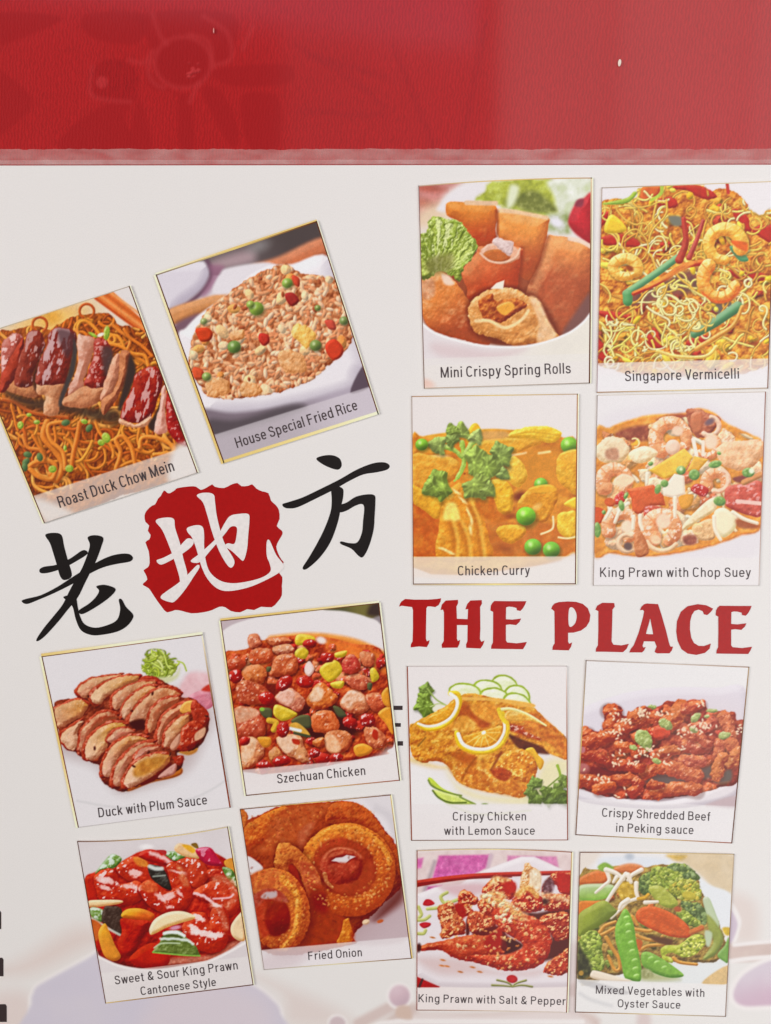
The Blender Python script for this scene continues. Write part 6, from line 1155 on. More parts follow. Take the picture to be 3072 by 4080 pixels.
def print_material():
    m, nt, b = mat('printed_gloss')
    a = nt.nodes.new('ShaderNodeVertexColor'); a.layer_name = 'Col'
    # faint halftone grain of the printing
    tc = nt.nodes.new('ShaderNodeTexCoord'); n = nt.nodes.new('ShaderNodeTexNoise'); n.inputs['Scale'].default_value = 2600; n.inputs['Detail'].default_value = 1
    mr = nt.nodes.new('ShaderNodeMapRange'); mr.inputs['To Min'].default_value = .93; mr.inputs['To Max'].default_value = 1.07
    mx = nt.nodes.new('ShaderNodeMix'); mx.data_type = 'RGBA'; mx.blend_type = 'MULTIPLY'; mx.inputs['Factor'].default_value = 1
    nt.links.new(tc.outputs['Object'], n.inputs['Vector']); nt.links.new(n.outputs['Fac'], mr.inputs['Value'])
    nt.links.new(a.outputs['Color'], mx.inputs['A']); nt.links.new(mr.outputs[0], mx.inputs['B'])
    nt.links.new(mx.outputs['Result'], b.inputs['Base Color'])
    b.inputs['Roughness'].default_value = .55; b.inputs['Specular IOR Level'].default_value = .1
    b.inputs['Coat Weight'].default_value = .7; b.inputs['Coat Roughness'].default_value = .22; b.inputs['Coat IOR'].default_value = 1.45
    # the laminate is very slightly wavy
    n2 = nt.nodes.new('ShaderNodeTexNoise'); n2.inputs['Scale'].default_value = 60; n2.inputs['Detail'].default_value = 3
    bp = nt.nodes.new('ShaderNodeBump'); bp.inputs['Strength'].default_value = .25; bp.inputs['Distance'].default_value = .0004
    nt.links.new(tc.outputs['Object'], n2.inputs['Vector']); nt.links.new(n2.outputs['Fac'], bp.inputs['Height'])
    nt.links.new(bp.outputs[0], b.inputs['Coat Normal'])
    return m
PRINT = print_material()

def ink_material(name, c):
    m, nt, b = mat(name)
    tc = nt.nodes.new('ShaderNodeTexCoord'); n = nt.nodes.new('ShaderNodeTexNoise'); n.inputs['Scale'].default_value = 700; n.inputs['Detail'].default_value = 3
    cr = nt.nodes.new('ShaderNodeValToRGB'); v = ink(srgb(c))
    cr.color_ramp.elements[0].color = (*(v * .86), 1); cr.color_ramp.elements[1].color = (*np.clip(v * 1.12, 0, 1), 1)
    nt.links.new(tc.outputs['Object'], n.inputs['Vector']); nt.links.new(n.outputs['Fac'], cr.inputs[0]); nt.links.new(cr.outputs[0], b.inputs['Base Color'])
    b.inputs['Roughness'].default_value = .55; b.inputs['Specular IOR Level'].default_value = .1
    b.inputs['Coat Weight'].default_value = .7; b.inputs['Coat Roughness'].default_value = .22; b.inputs['Coat IOR'].default_value = 1.45
    return m

def cloth_material():
    m, nt, b = mat('red_brocade')
    a = nt.nodes.new('ShaderNodeVertexColor'); a.layer_name = 'Col'
    tc = nt.nodes.new('ShaderNodeTexCoord')
    mp = nt.nodes.new('ShaderNodeMapping'); mp.inputs['Rotation'].default_value = (0, 0, .09)
    w = nt.nodes.new('ShaderNodeTexWave'); w.wave_type = 'BANDS'; w.bands_direction = 'X'
    w.inputs['Scale'].default_value = 250; w.inputs['Distortion'].default_value = 7; w.inputs['Detail'].default_value = 3; w.inputs['Detail Scale'].default_value = 1.6
    n = nt.nodes.new('ShaderNodeTexNoise'); n.inputs['Scale'].default_value = 1500; n.inputs['Detail'].default_value = 2
    mp2 = nt.nodes.new('ShaderNodeMapping'); mp2.inputs['Scale'].default_value = (1, .25, 1)
    nt.links.new(tc.outputs['Object'], mp.inputs[0]); nt.links.new(mp.outputs[0], w.inputs['Vector'])
    nt.links.new(tc.outputs['Object'], mp2.inputs[0]); nt.links.new(mp2.outputs[0], n.inputs['Vector'])
    ad = nt.nodes.new('ShaderNodeMath'); ad.operation = 'MULTIPLY_ADD'; ad.inputs[1].default_value = .5
    nt.links.new(w.outputs['Fac'], ad.inputs[0]); nt.links.new(n.outputs['Fac'], ad.inputs[2])
    mr = nt.nodes.new('ShaderNodeMapRange'); mr.inputs['From Min'].default_value = .3; mr.inputs['From Max'].default_value = 1.2
    mr.inputs['To Min'].default_value = .84; mr.inputs['To Max'].default_value = 1.18
    # in the woven figures the ridges are flat: alpha of the weave draft says where
    md = nt.nodes.new('ShaderNodeMix'); md.data_type = 'FLOAT'; md.inputs['A'].default_value = 1.0
    nt.links.new(ad.outputs[0], mr.inputs['Value']); nt.links.new(a.outputs['Alpha'], md.inputs['Factor']); nt.links.new(mr.outputs[0], md.inputs['B'])
    mx = nt.nodes.new('ShaderNodeMix'); mx.data_type = 'RGBA'; mx.blend_type = 'MULTIPLY'; mx.inputs['Factor'].default_value = 1
    nt.links.new(a.outputs['Color'], mx.inputs['A']); nt.links.new(md.outputs['Result'], mx.inputs['B'])
    nt.links.new(mx.outputs['Result'], b.inputs['Base Color'])
    bp = nt.nodes.new('ShaderNodeBump'); bp.inputs['Strength'].default_value = .5; bp.inputs['Distance'].default_value = .0002
    nt.links.new(ad.outputs[0], bp.inputs['Height']); nt.links.new(bp.outputs[0], b.inputs['Normal'])
    b.inputs['Roughness'].default_value = .7; b.inputs['Specular IOR Level'].default_value = .15
    b.inputs['Coat Weight'].default_value = 1.; b.inputs['Coat Roughness'].default_value = .11; b.inputs['Coat IOR'].default_value = 1.5
    return m

# ---------------------------------------------------------------- mesh builders
def link(name, me, parent=None, m=None):
    o = bpy.data.objects.new(name, me); S.collection.objects.link(o)
    if m: me.materials.append(m)
    if parent: o.parent = parent
    return o

def mesh_arrays(name, V, faces, col=None):
    """V (n,3), faces (m,4) or (m,3) int arrays, col (n,3) linear"""
    me = bpy.data.meshes.new(name); k = faces.shape[1]
    me.vertices.add(len(V)); me.vertices.foreach_set('co', np.ascontiguousarray(V, np.float32).ravel())
    me.loops.add(faces.size); me.loops.foreach_set('vertex_index', faces.astype(np.int32).ravel())
    me.polygons.add(len(faces)); me.polygons.foreach_set('loop_start', np.arange(0, faces.size, k, dtype=np.int32))
    me.polygons.foreach_set('loop_total', np.full(len(faces), k, np.int32))
    if col is not None:
        a = me.color_attributes.new('Col', 'FLOAT_COLOR', 'POINT')
        c4 = np.ones((len(V), 4), np.float32); c4[:, :col.shape[1]] = col
        a.data.foreach_set('color', c4.ravel())
    me.update(calc_edges=True); me.validate(); me.shade_flat()
    return me

def sub_mesh(name, V, faces, col):
    u, inv = np.unique(faces, return_inverse=True)
    return mesh_arrays(name, V[u], inv.reshape(faces.shape), col[u])

def grid_faces(ny, nx):
    i = np.arange(ny * nx).reshape(ny, nx)
    return np.stack([i[1:, :-1], i[1:, 1:], i[:-1, 1:], i[:-1, :-1]], -1).reshape(-1, 4)

def ribbon(name, rows, z, parent, m=PRINT):
    """flat strips; rows = list of (points A, points B, colours per point), all in frame units"""
    V, Fc, C = [], [], []
    for A, B, cs in rows:
        n = len(A); o = len(V)
        for P in (A, B):
            x, y = plane_xy(np.array(P)[:, 0], np.array(P)[:, 1], z)
            V += list(zip(x, y, [z] * n))
        C += list(cs) * 2
        Fc += [(o + i, o + i + 1, o + n + i + 1, o + n + i) for i in range(n - 1)]
    V = np.array(V); Fc = np.array(Fc)
    v = V[Fc[:, :3]]; nz = np.cross(v[:, 1] - v[:, 0], v[:, 2] - v[:, 0])[:, 2]
    Fc[nz < 0] = Fc[nz < 0][:, ::-1]
    return link(name, mesh_arrays(name, V, Fc, ink(np.array(C))), parent, m)

def flat(name, outlines, z, parent, m, dz=.000015):
    """inked shapes: each outline is (outer, [holes]) in frame units; overlapping strokes get hair-thin steps"""
    V, T = [], []
    for k, (outer, holes) in enumerate(outlines):
        zz = z + dz * k; loops = []
        for lp in [outer] + holes:
            lp = np.asarray(lp, float); x, y = plane_xy(lp[:, 0], lp[:, 1], zz)
            loops.append([Vector((a, b, 0)) for a, b in zip(x, y)])
        o = len(V); V += [(v.x, v.y, zz) for lp in loops for v in lp]
        for t in tessellate_polygon(loops):
            a, b, c = (V[o + q] for q in t)
            s = (b[0] - a[0]) * (c[1] - a[1]) - (b[1] - a[1]) * (c[0] - a[0])
            T.append([o + q for q in (t if s > 0 else t[::-1])])
    return link(name, mesh_arrays(name, np.array(V), np.array(T)), parent, m)

# ---------------------------------------------------------------- cloth
Z_PAGE, Z_CARD = .0008, .0013
def build_cloth():
    ny, nx = 190, 700
    X, Y = np.meshgrid(np.linspace(-60, 3132, nx), np.linspace(-60, 720, ny))
    P = Painter(X / .922, Y / .922, '#a21b1e')
    P.poly([(-200, -200), (3600, -200), (3600, 900), (-200, 900)], '#a21c1e', sm=False, tx=(.35, 420), lo='#981517', hi='#aa2226')
    fig, line_ = '#98181b', '#ac2c2e'
    figs = np.zeros(X.shape)
    def shape(pts):
        nonlocal figs
        P.poly(pts, fig, sf=12, al=.75); figs = np.maximum(figs, P.mask(pts, sf=10))
    shape([(380, 60), (620, 60), (600, 180), (450, 180), (360, 130)]); shape([(-40, 300), (140, 430), (60, 540), (-40, 580)])
    shape([(-40, 60), (260, 70), (180, 130), (-40, 200)])
    shape([(620, 60), (1000, 60), (1000, 230), (900, 300), (700, 280), (640, 180)])
    P.ell(790, 270, 128, 112, 0, fig, sf=10); figs = np.maximum(figs, P.mask(P.arc(790, 270, 120, 0, 340, 14, .9)))
    P.ell(490, 350, 110, 96, 0, fig, sf=12); P.ell(440, 355, 26, 26, 0, line_, sf=10, al=.8)
    for q in ([(600, 410), (400, 480), (250, 640), (560, 640), (540, 500)], [(600, 430), (660, 650), (560, 650)], [(770, 430), (820, 430), (840, 650), (780, 650)], [(870, 380), (960, 400), (1030, 560), (1010, 640), (940, 540)], [(1040, 430), (1130, 400), (1210, 440), (1200, 640), (1080, 640)], [(920, 300), (1240, 280), (1240, 360), (1000, 370)], [(640, 300), (780, 430), (760, 400), (650, 380)]):
        shape(q)
    for q in (P.arc(790, 270, 122, 0, 360, 24, .9), P.arc(720, 300, 80, 100, 210, 8), [(660, 60), (690, 150), (720, 190)], [(880, 70), (980, 140), (1000, 250), (930, 280)], [(920, 290), (900, 180), (820, 150)], [(400, 290), (390, 400), (450, 430), (560, 440)], [(560, 260), (620, 270), (660, 220)], [(860, 360), (820, 440)], [(1050, 210), (1090, 120)]):
        P.line(q, 18, line_, ew=None, sf=14, al=.6)
    P.spots(14, P.mask([(780, 280), (860, 270), (860, 330), (780, 330)]), (6, 10), [line_], (1, 1.5), 3, al=.7)
    for q in ([(1280, 200), (1500, 330), (1660, 460)], [(1300, 480), (1660, 500)], [(1340, 240), (1660, 330)], [(1700, 200), (1900, 700)], [(2100, 100), (1980, 700)]):
        P.line(q, 26, '#981a1e', ew=None, sf=18, al=.6)
    x, y = plane_xy(X, Y, 0); V = np.stack([x, y, np.zeros_like(x)], -1).reshape(-1, 3)
    col = np.concatenate([ink(P.C).reshape(-1, 3), (1 - .8 * figs).reshape(-1, 1)], 1)
    f = grid_faces(ny, nx); n = len(V)
    # the rest of the cloth runs on under the page and beyond the picture
    idx = np.arange(n).reshape(ny, nx)
    base = ink(srgb('#a21c1e'))
    ring = [(-.45, .30), (.45, .30), (.45, -.40), (-.45, -.40)]
    cor = [idx[0, 0], idx[0, -1], idx[-1, -1], idx[-1, 0]]
    V = np.concatenate([V, [(a, b, 0) for a, b in ring]]); col = np.concatenate([col, [[*base, 1]] * 4])
    ex = [(cor[(i + 1) % 4], n + (i + 1) % 4, n + i, cor[i]) for i in range(4)]
    ex = [e if np.cross(V[e[1]][:2] - V[e[0]][:2], V[e[2]][:2] - V[e[0]][:2]) > 0 else e[::-1] for e in ex]
    f = np.concatenate([f, ex])
    o = link('brocade_cloth', mesh_arrays('brocade_cloth', V, f, col), None, cloth_material())
    o['label'] = 'glossy red brocade cloth woven with flowers, spread under the white menu page'; o['category'] = 'cloth'
    return o
build_cloth()

# ---------------------------------------------------------------- menu page
PAPER = '#d9d5d1'
def build_page():
    ny, nx = 260, 700
    X, Y = np.meshgrid(np.linspace(-120, 3192, nx), np.linspace(3120, 4200, ny))
    P = Painter(X, Y, PAPER); edge = '#e0dad7'
    B = 1.5145
    pet = [(130, 4200), (125, 4000), (132, 3960), (150, 3930), (215, 3892), (340, 3825), (480, 3750), (700, 3750), (900, 3880), (1012, 3930), (1085, 3985), (1118, 4040), (1125, 4200)]
    P.poly([(-120, 3860), (100, 3880), (340, 3780), (430, 3740), (300, 3700), (60, 3840)], '#cfbcb4', sf=60, al=.7)
    P.poly([(1000, 3880), (1120, 3960), (1160, 4080), (1400, 4080), (1300, 4000)], '#d0c2bc', sf=50, al=.8)
    P.poly([(-120, 4000), (110, 3960), (120, 4200), (-120, 4200)], '#d2c2bc', sf=50, al=.8)
    P.line(pet, 26, edge, ew=None, sf=9)
    P.poly(pet, '#c4bdc7', sf=12, tx=(.35, 160), lo='#bbb5c2', hi='#cfc6c8')
    P.poly([(700, 3900), (1010, 3960), (1080, 4080), (900, 4160), (560, 4160)], '#cbbfc4', sf=70, al=.8)
    # buds and stalk between the lower cards
    P.poly([(1200, 4200), (1430, 4100), (1520, 4070), (1620, 4000), (1680, 4010), (1720, 4040), (2320, 4030), (2320, 4120), (1760, 4090), (1560, 4120), (1300, 4200)], '#c8b6af', sf=18, tx=(.4, 60), lo='#bca8a2', hi='#d0c0b8')
    P.poly([(1690, 4036), (1900, 4046), (2300, 4040), (2300, 4200), (1240, 4200), (1440, 4110), (1560, 4070)], '#d4c8c4', sf=14)
    P.line([(1240, 4200), (1440, 4096), (1570, 4072), (1680, 4070), (2320, 4072)], 20, edge, ew=None, sf=8)
    P.line([(1430, 4078), (1560, 4010), (1590, 3990)], 44, '#c8b6b0', ew=None, sf=14)
    P.ell(1590, 3968, 52, 54, 0, edge, sf=8)
    P.ell(1592, 3968, 41, 43, .2, '#c6acb3', lo='#b89fa8', hi='#d0bac0', ew=40, sf=9)
    P.poly([(1585, 4010), (1630, 4010), (1640, 4060), (1580, 4050)], '#c6aea0', sf=10)
    P.ell(1345, 4075, 40, 34, .2, edge, sf=8); P.ell(1345, 4080, 32, 30, .2, '#c2b0b2', sf=9)
    # between salt & pepper prawn and vegetables, and to the right
    P.poly([(2260, 3780), (2320, 3780), (2320, 4010), (2260, 4010)], '#cdbfbc', sf=26)
    P.poly([(2270, 3925), (2300, 3920), (2300, 3965), (2265, 3965)], '#c2b0ac', sf=12)
    P.poly([(2540, 4040), (2590, 4040), (2585, 4200), (2545, 4200)], '#ccbcb8', sf=18)
    P.poly([(2900, 3560), (3010, 3600), (3020, 3740), (2960, 3760), (2900, 3720)], '#d2c4bd', sf=40, al=.8)
    P.poly([(2920, 3600), (2952, 3660), (2950, 3700), (2930, 3760), (2900, 3780), (2890, 3600)], edge, sf=8)
    P.poly([(2912, 3625), (2936, 3670), (2936, 3700), (2918, 3750), (2890, 3790), (2890, 3620)], '#c3b4c0', sf=7)
    P.poly([(2890, 3760), (2940, 3760), (3200, 3748), (3200, 3812), (2900, 3830)], '#c8b4ac', sf=12, tx=(.4, 40), lo='#bba69e', hi='#d2c2b8')
    P.line([(2925, 3765), (3060, 3752), (3200, 3746)], 16, edge, ew=None, sf=6); P.line([(2900, 3832), (3000, 3818), (3200, 3806)], 18, edge, ew=None, sf=6)
    bud = [(3200, 3815), (3072, 3828), (2970, 3880), (2927, 3940), (2928, 3985), (2970, 4008), (3072, 4006), (3200, 4010)]
    P.line(bud, 36, edge, ew=None, sf=9)
    P.poly(bud, '#cabec6', sf=10, grad=('#c4a8b6', 3020, 3860, 3060, 3990), tx=(.3, 80), lo='#bca8b6', hi='#d2c8cc')
    x, y = plane_xy(X, Y, Z_PAGE); V = np.stack([x, y, np.full_like(x, Z_PAGE)], -1).reshape(-1, 3)
    col = ink(P.C).reshape(-1, 3); f = grid_faces(ny, nx); n = len(V)
    pc = ink(srgb(PAPER))
    fr = [(-300, 660), (3372, 656), (3372, 3120), (-300, 3120)]
    q = np.array(fr, float); a, b = plane_xy(q[:, 0], q[:, 1], Z_PAGE)
    low = [(-300, 4320), (3372, 4320)]; l = np.array(low, float); la, lb = plane_xy(l[:, 0], l[:, 1], Z_PAGE)
    E = [(a[i], b[i], Z_PAGE) for i in range(4)] + [(la[i], lb[i], Z_PAGE) for i in range(2)]
    cor = [0, nx - 1, n - 1, n - nx]
    i0 = n; V = np.concatenate([V, E]); col = np.concatenate([col, [pc] * 6])
    ex = [[i0, i0 + 3, i0 + 2, i0 + 1], [i0 + 3, i0 + 4, cor[3], cor[0]], [cor[1], cor[2], i0 + 5, i0 + 2], [cor[3], i0 + 4, i0 + 5, cor[2]], [i0 + 3, cor[0], cor[1], i0 + 2]]
    ex = [e if np.cross(V[e[1]][:2] - V[e[0]][:2], V[e[2]][:2] - V[e[0]][:2]) >= 0 else e[::-1] for e in ex][:4]
    # sheet edge down to the cloth
    k = len(V); V = np.concatenate([V, [(v[0], v[1], .0001) for v in (V[i0], V[i0 + 1], V[i0 + 5], V[i0 + 4])]]); col = np.concatenate([col, [pc] * 4])
    rim = [i0, i0 + 1, i0 + 5, i0 + 4]
    ex += [[rim[(j + 1) % 4], rim[j], k + j, k + (j + 1) % 4] for j in range(4)]
    o = link('menu_page', mesh_arrays('menu_page', V, np.concatenate([f, ex]), col), None, PRINT)
    o['label'] = 'white laminated menu page printed with dish pictures, Chinese characters and red lettering'; o['category'] = 'menu'
    return o
PAGE = build_page()

# ---------------------------------------------------------------- dish pictures
NX, NY = 240, 268
def bow(p0, p1, off, n=17):
    t = np.linspace(0, 1, n)[:, None]
    p = np.asarray(p0, float) * (1 - t) + np.asarray(p1, float) * t
    p[:, 1] += (off * 4 * t * (1 - t))[:, 0]
    return p

# caption lettering: a narrow plain sans drawn as pen strokes, cap height 1
def _arc(cx, cy, rx, ry, a0, a1, n=20, p=.74):
    t = np.radians(np.linspace(a0, a1, n))
    c, s = np.cos(t), np.sin(t)
    return np.stack([cx + rx * np.sign(c) * np.abs(c) ** p, cy + ry * np.sign(s) * np.abs(s) ** p], -1)
_L = lambda *p: np.array(p, float)
_S = lambda *p: smooth(np.array(p, float), False, 4)
_O = lambda: _arc(.17, .36, .17, .305, 0, 360, 30)
_st = lambda x=0., t=1., b=0.: _L((x, t), (x, b))
_hump = lambda x: [_S((x, .42), (x + .03, .58), (x + .15, .665), (x + .27, .61), (x + .30, .46)), _L((x + .30, .50), (x + .30, 0))]
_s_ = ((.30, .52), (.26, .63), (.15, .665), (.04, .62), (.01, .52), (.06, .42), (.17, .37), (.28, .31), (.32, .20), (.27, .09), (.15, .055), (.04, .09), (0, .20))
_P = _S((0, .94), (.20, .94), (.34, .90), (.40, .73), (.34, .55), (.20, .49), (0, .49))
GLYPH = {
 'a': (.31, [_S((.02, .50), (.06, .62), (.16, .665), (.27, .62), (.30, .50)), _st(.30, .53), _S((.30, .40), (.19, .38), (.06, .32), (.02, .20), (.06, .09), (.15, .055), (.25, .10), (.30, .23))]),
 'b': (.34, [_st(), _O()]), 'c': (.31, [_arc(.17, .36, .17, .305, 38, 322)]), 'd': (.34, [_O(), _st(.34)]),
 'e': (.33, [_arc(.17, .36, .17, .305, 0, 322), _L((.0, .365), (.39, .365))]),
 'f': (.22, [_S((.26, .95), (.17, .94), (.12, .87), (.11, .75), (.11, .5)), _st(.11, .55), _L((0, .66), (.24, .66))]),
 'g': (.34, [_O(), _L((.34, .72), (.34, -.06)), _S((.34, .02), (.33, -.12), (.24, -.20), (.10, -.20), (.03, -.10))]),
 'h': (.30, [_st()] + _hump(0)), 'i': (0, [_st(0, .72), _L((0, 1), (0, .87))]),
 'k': (.31, [_st(), _L((.30, .72), (.02, .28)), _L((.11, .42), (.33, 0))]), 'l': (0, [_st()]),
 'm': (.56, [_st(0, .72), _S((0, .42), (.03, .58), (.14, .665), (.25, .61), (.28, .46)), _st(.28, .5), _S((.28, .42), (.31, .58), (.42, .665), (.53, .61), (.56, .46)), _st(.56, .5)]),
 'n': (.30, [_st(0, .72)] + _hump(0)), 'o': (.34, [_O()]), 'p': (.34, [_L((0, .72), (0, -.25)), _O()]),
 'r': (.18, [_st(0, .72), _S((0, .40), (.04, .58), (.12, .65), (.23, .66))]), 's': (.32, [_S(*_s_)]),
 't': (.21, [_st(.10, .92, .14), _S((.10, .3), (.105, .12), (.15, .055), (.24, .06)), _L((-.02, .66), (.22, .66))]),
 'u': (.30, [_st(.30, .72), _S((.30, .30), (.27, .14), (.15, .055), (.03, .11), (0, .26)), _L((0, .24), (0, .72))]),
 'v': (.33, [_L((0, .72), (.165, .0)), _L((.33, .72), (.165, .0))]),
 'w': (.52, [_L((0, .72), (.13, 0)), _L((.26, .72), (.13, 0)), _L((.26, .72), (.39, 0)), _L((.52, .72), (.39, 0))]),
 'x': (.32, [_L((0, .72), (.32, 0)), _L((.32, .72), (0, 0))]), 'y': (.33, [_L((0, .72), (.17, .02)), _S((.33, .72), (.17, .02), (.12, -.14), (.06, -.20), (-.02, -.20))]),
 'z': (.29, [_L((0, .66), (.29, .66)), _L((.28, .66), (.0, .06)), _L((-.01, .06), (.30, .06))]),
 'B': (.40, [_st(), _S((0, .94), (.20, .94), (.33, .90), (.37, .74), (.33, .58), (.2, .52), (0, .52)), _S((.15, .52), (.33, .50), (.40, .30), (.35, .11), (.22, .06), (0, .06))]),
 'C': (.42, [_arc(.22, .5, .22, .445, 38, 322, 26)]), 'D': (.42, [_st(), _S((0, .94), (.18, .94), (.34, .86), (.42, .5), (.34, .14), (.18, .06), (0, .06))]),
 'F': (.36, [_st(), _L((0, .94), (.38, .94)), _L((0, .51), (.34, .51))]), 'H': (.42, [_st(), _st(.42), _L((0, .52), (.42, .52))]),
 'K': (.42, [_st(), _L((.41, 1), (.02, .38)), _L((.13, .54), (.44, 0))]), 'L': (.34, [_st(), _L((0, .06), (.36, .06))]),
 'M': (.56, [_st(), _st(.56), _L((.0, 1), (.28, .02)), _L((.56, 1), (.28, .02))]), 'O': (.45, [_arc(.225, .5, .225, .445, 0, 360, 34)]),
 'P': (.39, [_st(), _P]), 'R': (.41, [_st(), _P, _S((.18, .49), (.33, .44), (.37, .28), (.42, 0))]),
 'S': (.40, [_S(*[(a * 1.25, .06 + (b - .06) * 1.45) for a, b in _s_])]), 'V': (.42, [_L((0, 1), (.21, 0)), _L((.42, 1), (.21, 0))]),
 '&': (.48, [_S((.48, 0), (.30, .22), (.12, .54), (.09, .76), (.19, .94), (.30, .93), (.35, .80), (.30, .65), (.12, .46), (.03, .28), (.07, .11), (.2, .055), (.33, .12), (.43, .28), (.46, .42))]),
}
PEN = .118
def pen_stroke(p, w):
    d = np.gradient(p, axis=0); d /= np.linalg.norm(d, axis=1)[:, None] + 1e-9
    if np.linalg.norm(p[0] - p[-1]) < 1e-6: d[0] = d[-1] = (d[0] + d[-1]) / np.linalg.norm(d[0] + d[-1])
    nrm = np.stack([-d[:, 1], d[:, 0]], -1) * w * .5
    return p + nrm, p - nrm
def lettering(name, lines, T, z, parent, m):
    """captions set on their baselines; lines = (string, x0, y0, x1, y1, cap height)"""
    V, Fc = [], []
    for (s, x0, y0, x1, y1, cap) in lines:
        adv = 0; parts = []
        for ch in s:
            if ch == ' ': adv += .22; continue
            w, paths = GLYPH[ch]
            side = .075 if ch in 'bdhiklmnpruHBDFKLMPRg' else .052
            if ch in 'vwyVftz': side = .03
            adv += side
            parts += [(p + (adv + .06, 0), k) for k, p in enumerate(paths)]
            adv += w + .12 + (side if ch not in 'rcL' else side * .6)
        xs = np.concatenate([p[:, 0] for p, k in parts]); a0, a1 = xs.min() - PEN / 2, xs.max() + PEN / 2
        d = np.array([x1 - x0, y1 - y0], float); Ln = np.linalg.norm(d); d /= Ln; up = np.array([d[1], -d[0]])
        sx = Ln / (a1 - a0); wx = PEN * cap / sx            # even pen in both directions
        for p, k in parts:
            q = np.stack([(p[:, 0] - a0) * sx, p[:, 1] * cap], -1)
            A, B = pen_stroke(q, PEN * cap)
            zz = z + k * .000008; o = len(V); n = len(q)
            for Q in (A, B):
                px = x0 + d[0] * Q[:, 0] + up[0] * Q[:, 1]; py = y0 + d[1] * Q[:, 0] + up[1] * Q[:, 1]
                fx, fy = T(px, py); X, Y = plane_xy(fx, fy, zz); V += list(zip(X, Y, [zz] * n))
            Fc += [(o + i, o + i + 1, o + n + i + 1, o + n + i) for i in range(n - 1)]
    V = np.array(V); Fc = np.array(Fc)
    v = V[Fc[:, [0, 1, 2]]]; nz = np.cross(v[:, 1] - v[:, 0], v[:, 2] - v[:, 0])[:, 2]
    Fc[nz < 0] = Fc[nz < 0][:, ::-1]
    return link(name, mesh_arrays(name, V, Fc), parent, m)

GREY_INK = ink_material('caption_ink', '#483e3f')

def build_card(c):
    ox, oy, w = c['region']; s = 1666. / w
    T = lambda x, y: (np.asarray(x, float) / s + ox, np.asarray(y, float) / s + oy)
    q = np.array(c['quad'], float); m = c.get('mid', {})
    u, v = np.meshgrid(np.linspace(0, 1, NX), np.linspace(0, 1, NY))
    top = q[0] * (1 - u)[..., None] + q[1] * u[..., None]; bot = q[3] * (1 - u)[..., None] + q[2] * u[..., None]
    top[..., 1] += m.get('T', 0) * 4 * u * (1 - u); bot[..., 1] += m.get('B', 0) * 4 * u * (1 - u)
    g = top * (1 - v)[..., None] + bot * v[..., None]
    P = Painter(g[..., 0], g[..., 1], c['bg']); c['fn'](P)
    P.finish(c['name'], c.get('tone', (.88, 1.1)))
    fx, fy = T(P.X, P.Y); X, Y = plane_xy(fx, fy, Z_CARD)
    V = np.stack([X, Y, np.full_like(X, Z_CARD)], -1).reshape(-1, 3); col = ink(P.C).reshape(-1, 3)
    f = grid_faces(NY, NX)
    i4 = np.stack([P.ID[1:, :-1], P.ID[1:, 1:], P.ID[:-1, 1:], P.ID[:-1, :-1]], -1).reshape(-1, 4)
    fid = i4[:, 0].copy(); agree = (i4[:, 2] == i4[:, 3]); fid[agree] = i4[agree, 2]
    cnt = np.bincount(fid, minlength=len(P.names))
    keep = [i for i in range(1, len(P.names)) if cnt[i] >= 60]
    base = ~np.isin(fid, keep)
    fb = f[base]
    # base print with the card's thin edge
    idx = np.arange(NX * NY).reshape(NY, NX)
    rim = np.concatenate([idx[0, :], idx[1:, -1], idx[-1, -2::-1], idx[-2:0, -1 * NX + 0]]) if False else np.concatenate([idx[0, :], idx[1:, -1], idx[-1, -2::-1], idx[-2:0:-1, 0]])
    k = len(V); Vr = V[rim].copy(); Vr[:, 2] = Z_PAGE + .00002
    V2 = np.concatenate([V, Vr]); col2 = np.concatenate([col, np.tile(ink(srgb('#cfc8c2')), (len(rim), 1))])
    n = len(rim); j = np.arange(n); jn = (j + 1) % n
    fb = np.concatenate([fb, np.stack([rim[jn], rim[j], k + j, k + jn], -1)])
    o = link(c['name'], sub_mesh(c['name'], V2, fb, col2), PAGE, PRINT)
    o['label'] = c['label']
    for i in keep:
        link(P.names[i], sub_mesh(P.names[i], V, f[fid == i], col), o, PRINT)
    # printed gold and brown edge lines
    E = dict(T=(q[0], q[1], m.get('T', 0), (0, 1)), R=(q[1], q[2], 0, (-1, 0)), B=(q[3], q[2], m.get('B', 0), (0, -1)), L=(q[0], q[3], 0, (1, 0)))
    rows = []
    for e, (p0, p1, off, inn) in E.items():
        for kk, spec in enumerate(c['edge'].get(e, [])):
            A = bow(p0, p1, off); n = len(A); wd = spec[3]
            d = p1 - p0; d = d / np.linalg.norm(d); nrm = np.array([-d[1], d[0]])
            if nrm @ np.array(inn) < 0: nrm = -nrm
            Bq = A + nrm * wd if kk == 0 else A - nrm * wd
            A2 = A + nrm * 0.0
            t = np.linspace(0, 1, n)[:, None]
            c0, c1, c2 = (srgb(x) for x in spec[:3])
            cs = np.where(t < .5, c0 * (1 - 2 * t) + c1 * 2 * t, c1 * (2 - 2 * t) + c2 * (2 * t - 1))
            fa = np.stack(T(A2[:, 0], A2[:, 1]), -1); fb_ = np.stack(T(Bq[:, 0], Bq[:, 1]), -1)
            rows.append((fa, fb_, list(cs)))
    for ri, r in enumerate(rows): pass
    ribbon('edge_line', rows, Z_CARD + .00006, o)
    lettering('caption_lettering', c['text'], T, Z_CARD + .00008, o, GREY_INK)
    return o
for c in CARDS: build_card(c)

